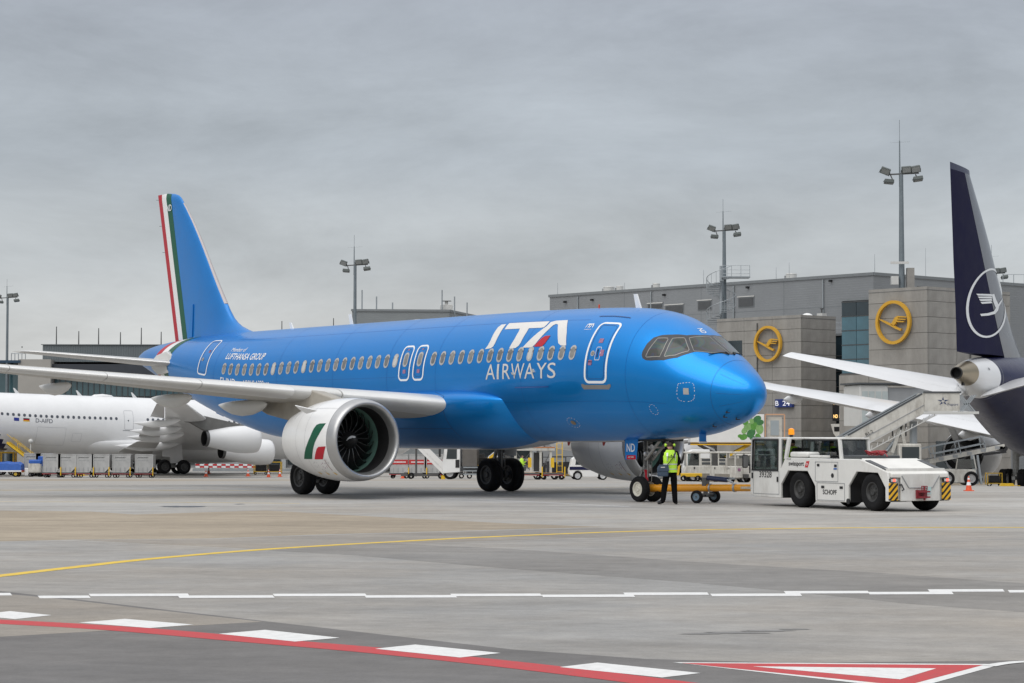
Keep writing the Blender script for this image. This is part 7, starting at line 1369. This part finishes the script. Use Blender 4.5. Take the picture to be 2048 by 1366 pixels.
# ---- dark baggage carts, power units and racks standing under and beyond the blue fuselage
DARKL = mat('dark_luggage', (.035, .035, .04), .7, var=.5, vs=3)
def cart(label, px, D, k=1.0, mt=DARKL, top=None):
    x, y, z = gat(px, D); t = thing('baggage_cart', label, 'baggage cart', (x, y, z), 0, 'baggage carts under the blue fuselage')
    B(-1.1*k,1.1*k,-.7,.7,.38,.5).build('deck', DSTEEL, t)
    for a in (-1.08*k, 1.08*k):
        for b in (-.68,.68): B(a-.03,a+.03,b-.03,b+.03,.5,1.75).build('corner_post', DSTEEL, t)
    B(-1.12*k,1.12*k,-.72,.72,1.75,1.82).build('roof', top or DGREY, t)
    for i in range(4): h_ = random.uniform(.5,1.0); B(-1.0*k+.5*k*i, -.55*k+.5*k*i, -.6,.6,.5,.5+h_).build('suitcase', mt if i % 2 else BLACK, t, bev=.04)
    for a in (-.8*k,.8*k):
        for b in (-.6,.6): wheel(t, (a,b,.22), .22, .14, sub=False)
    MB().bar((1.1*k,0,.35),(1.7*k,0,.3),.06).build('drawbar', YELLOW, t)
    return t
for i, (px, D) in enumerate(((770,206),(905,196),(958,190),(1002,188),(1105,182),(1128,176))): cart(['dark baggage cart left of the red banded containers','dark baggage cart behind the white truck cab','dark baggage cart just left of the far main gear','dark baggage cart just right of the far main gear','dark baggage cart behind the loader ladder','dark baggage cart left of the white car'][i], px, D)
x, y, z = gat(985, 172); t = thing('power_unit', 'dark grey ground power unit beside the far main gear', 'generator', (x, y, z), 0)
B(-1.2,1.2,-.7,.7,.4,1.7).build('housing', mat('grimy_dark_housing', (.07,.07,.068), .6, var=.3), t, bev=.06)
for i in range(5): B(-.9+.36*i,-.65+.36*i,-.715,-.7,.8,1.4).build('vent', BLACK, t)
B(-1.2,-.6,-.5,.5,1.7,1.95).build('exhaust_box', DSTEEL, t); MB().bar((1.2,0,.5),(1.9,0,.3),.07).build('drawbar', YELLOW, t)
for a in (-.8,.8):
    for b in (-.6,.6): wheel(t, (a,b,.26), .26, .18, sub=False)
# parked airliner at the next gate: only engine and belly show under the blue fuselage
t = thing('gate_airliner', 'white airliner engine and belly glimpsed under the blue fuselage', 'airplane', (at(1090, 890, 212)[0], 212, GB), math.radians(28))
GBd = Body([0,.3,1,2.5,5,30,34,38], [-.7,0,.6,1.4,2.0,2.0,1.8,1.4], [-.7,-1.2,-1.6,-1.9,-2.0,-2.0,-.8,.6], [.05,.6,1.1,1.6,1.95,1.95,1.4,.4], 4.3); MB().loft(GBd.rings([0,.1,.3,.6,1,1.6,2.5,3.5,5,8,12,16,20,24,28,30,32,34,36,38], 40)).build('fuselage', AWHITE, t, ang=60)
for s in (1,-1):
    foil([((12,s*1.5,3.2),(18.5,s*1.5,3.0),.13),((19.5,s*16,4.6),(21.5,s*16,4.6),.1)], (0,0,1)).build('wing', AWHITE, t, ang=50); n_ = MB().rev([(.2,.85),(0,.95),(.08,1.02),(.8,1.1),(1.8,1.08),(3.0,.85),(3.6,.7)], (11.5,s*5.7,2.0), 'x', 32).build('nacelle', AGREY, t, ang=60); MB().rev([(.25,.9),(.3,0)], (11.5,s*5.7,2.0), 'x', 24).build('fan_face', AEXH, n_)
    g = MB().cyl((17,s*3.7,2.8),(17,s*3.7,.6),.14,n=10).build('main_gear_leg', GEARL, t)
    for dy in (-.45,.45): wheel(g, (17,s*3.7+dy,.58), .58, .4, RIMD, 20, sub=False)
foil([((31,0,5.8),(36.5,0,5.8),.1),((35.5,0,11.0),(37.5,0,11.0),.1)], (0,1,0)).build('fin', NAVY, t, ang=50)
g = MB().cyl((4.6,0,2.4),(4.6,0,.4),.1,n=10).build('nose_gear_leg', GEARL, t)
for dy in (-.22,.22): wheel(g, (4.6,dy,.38), .38, .2, RIMD, 18, sub=False)
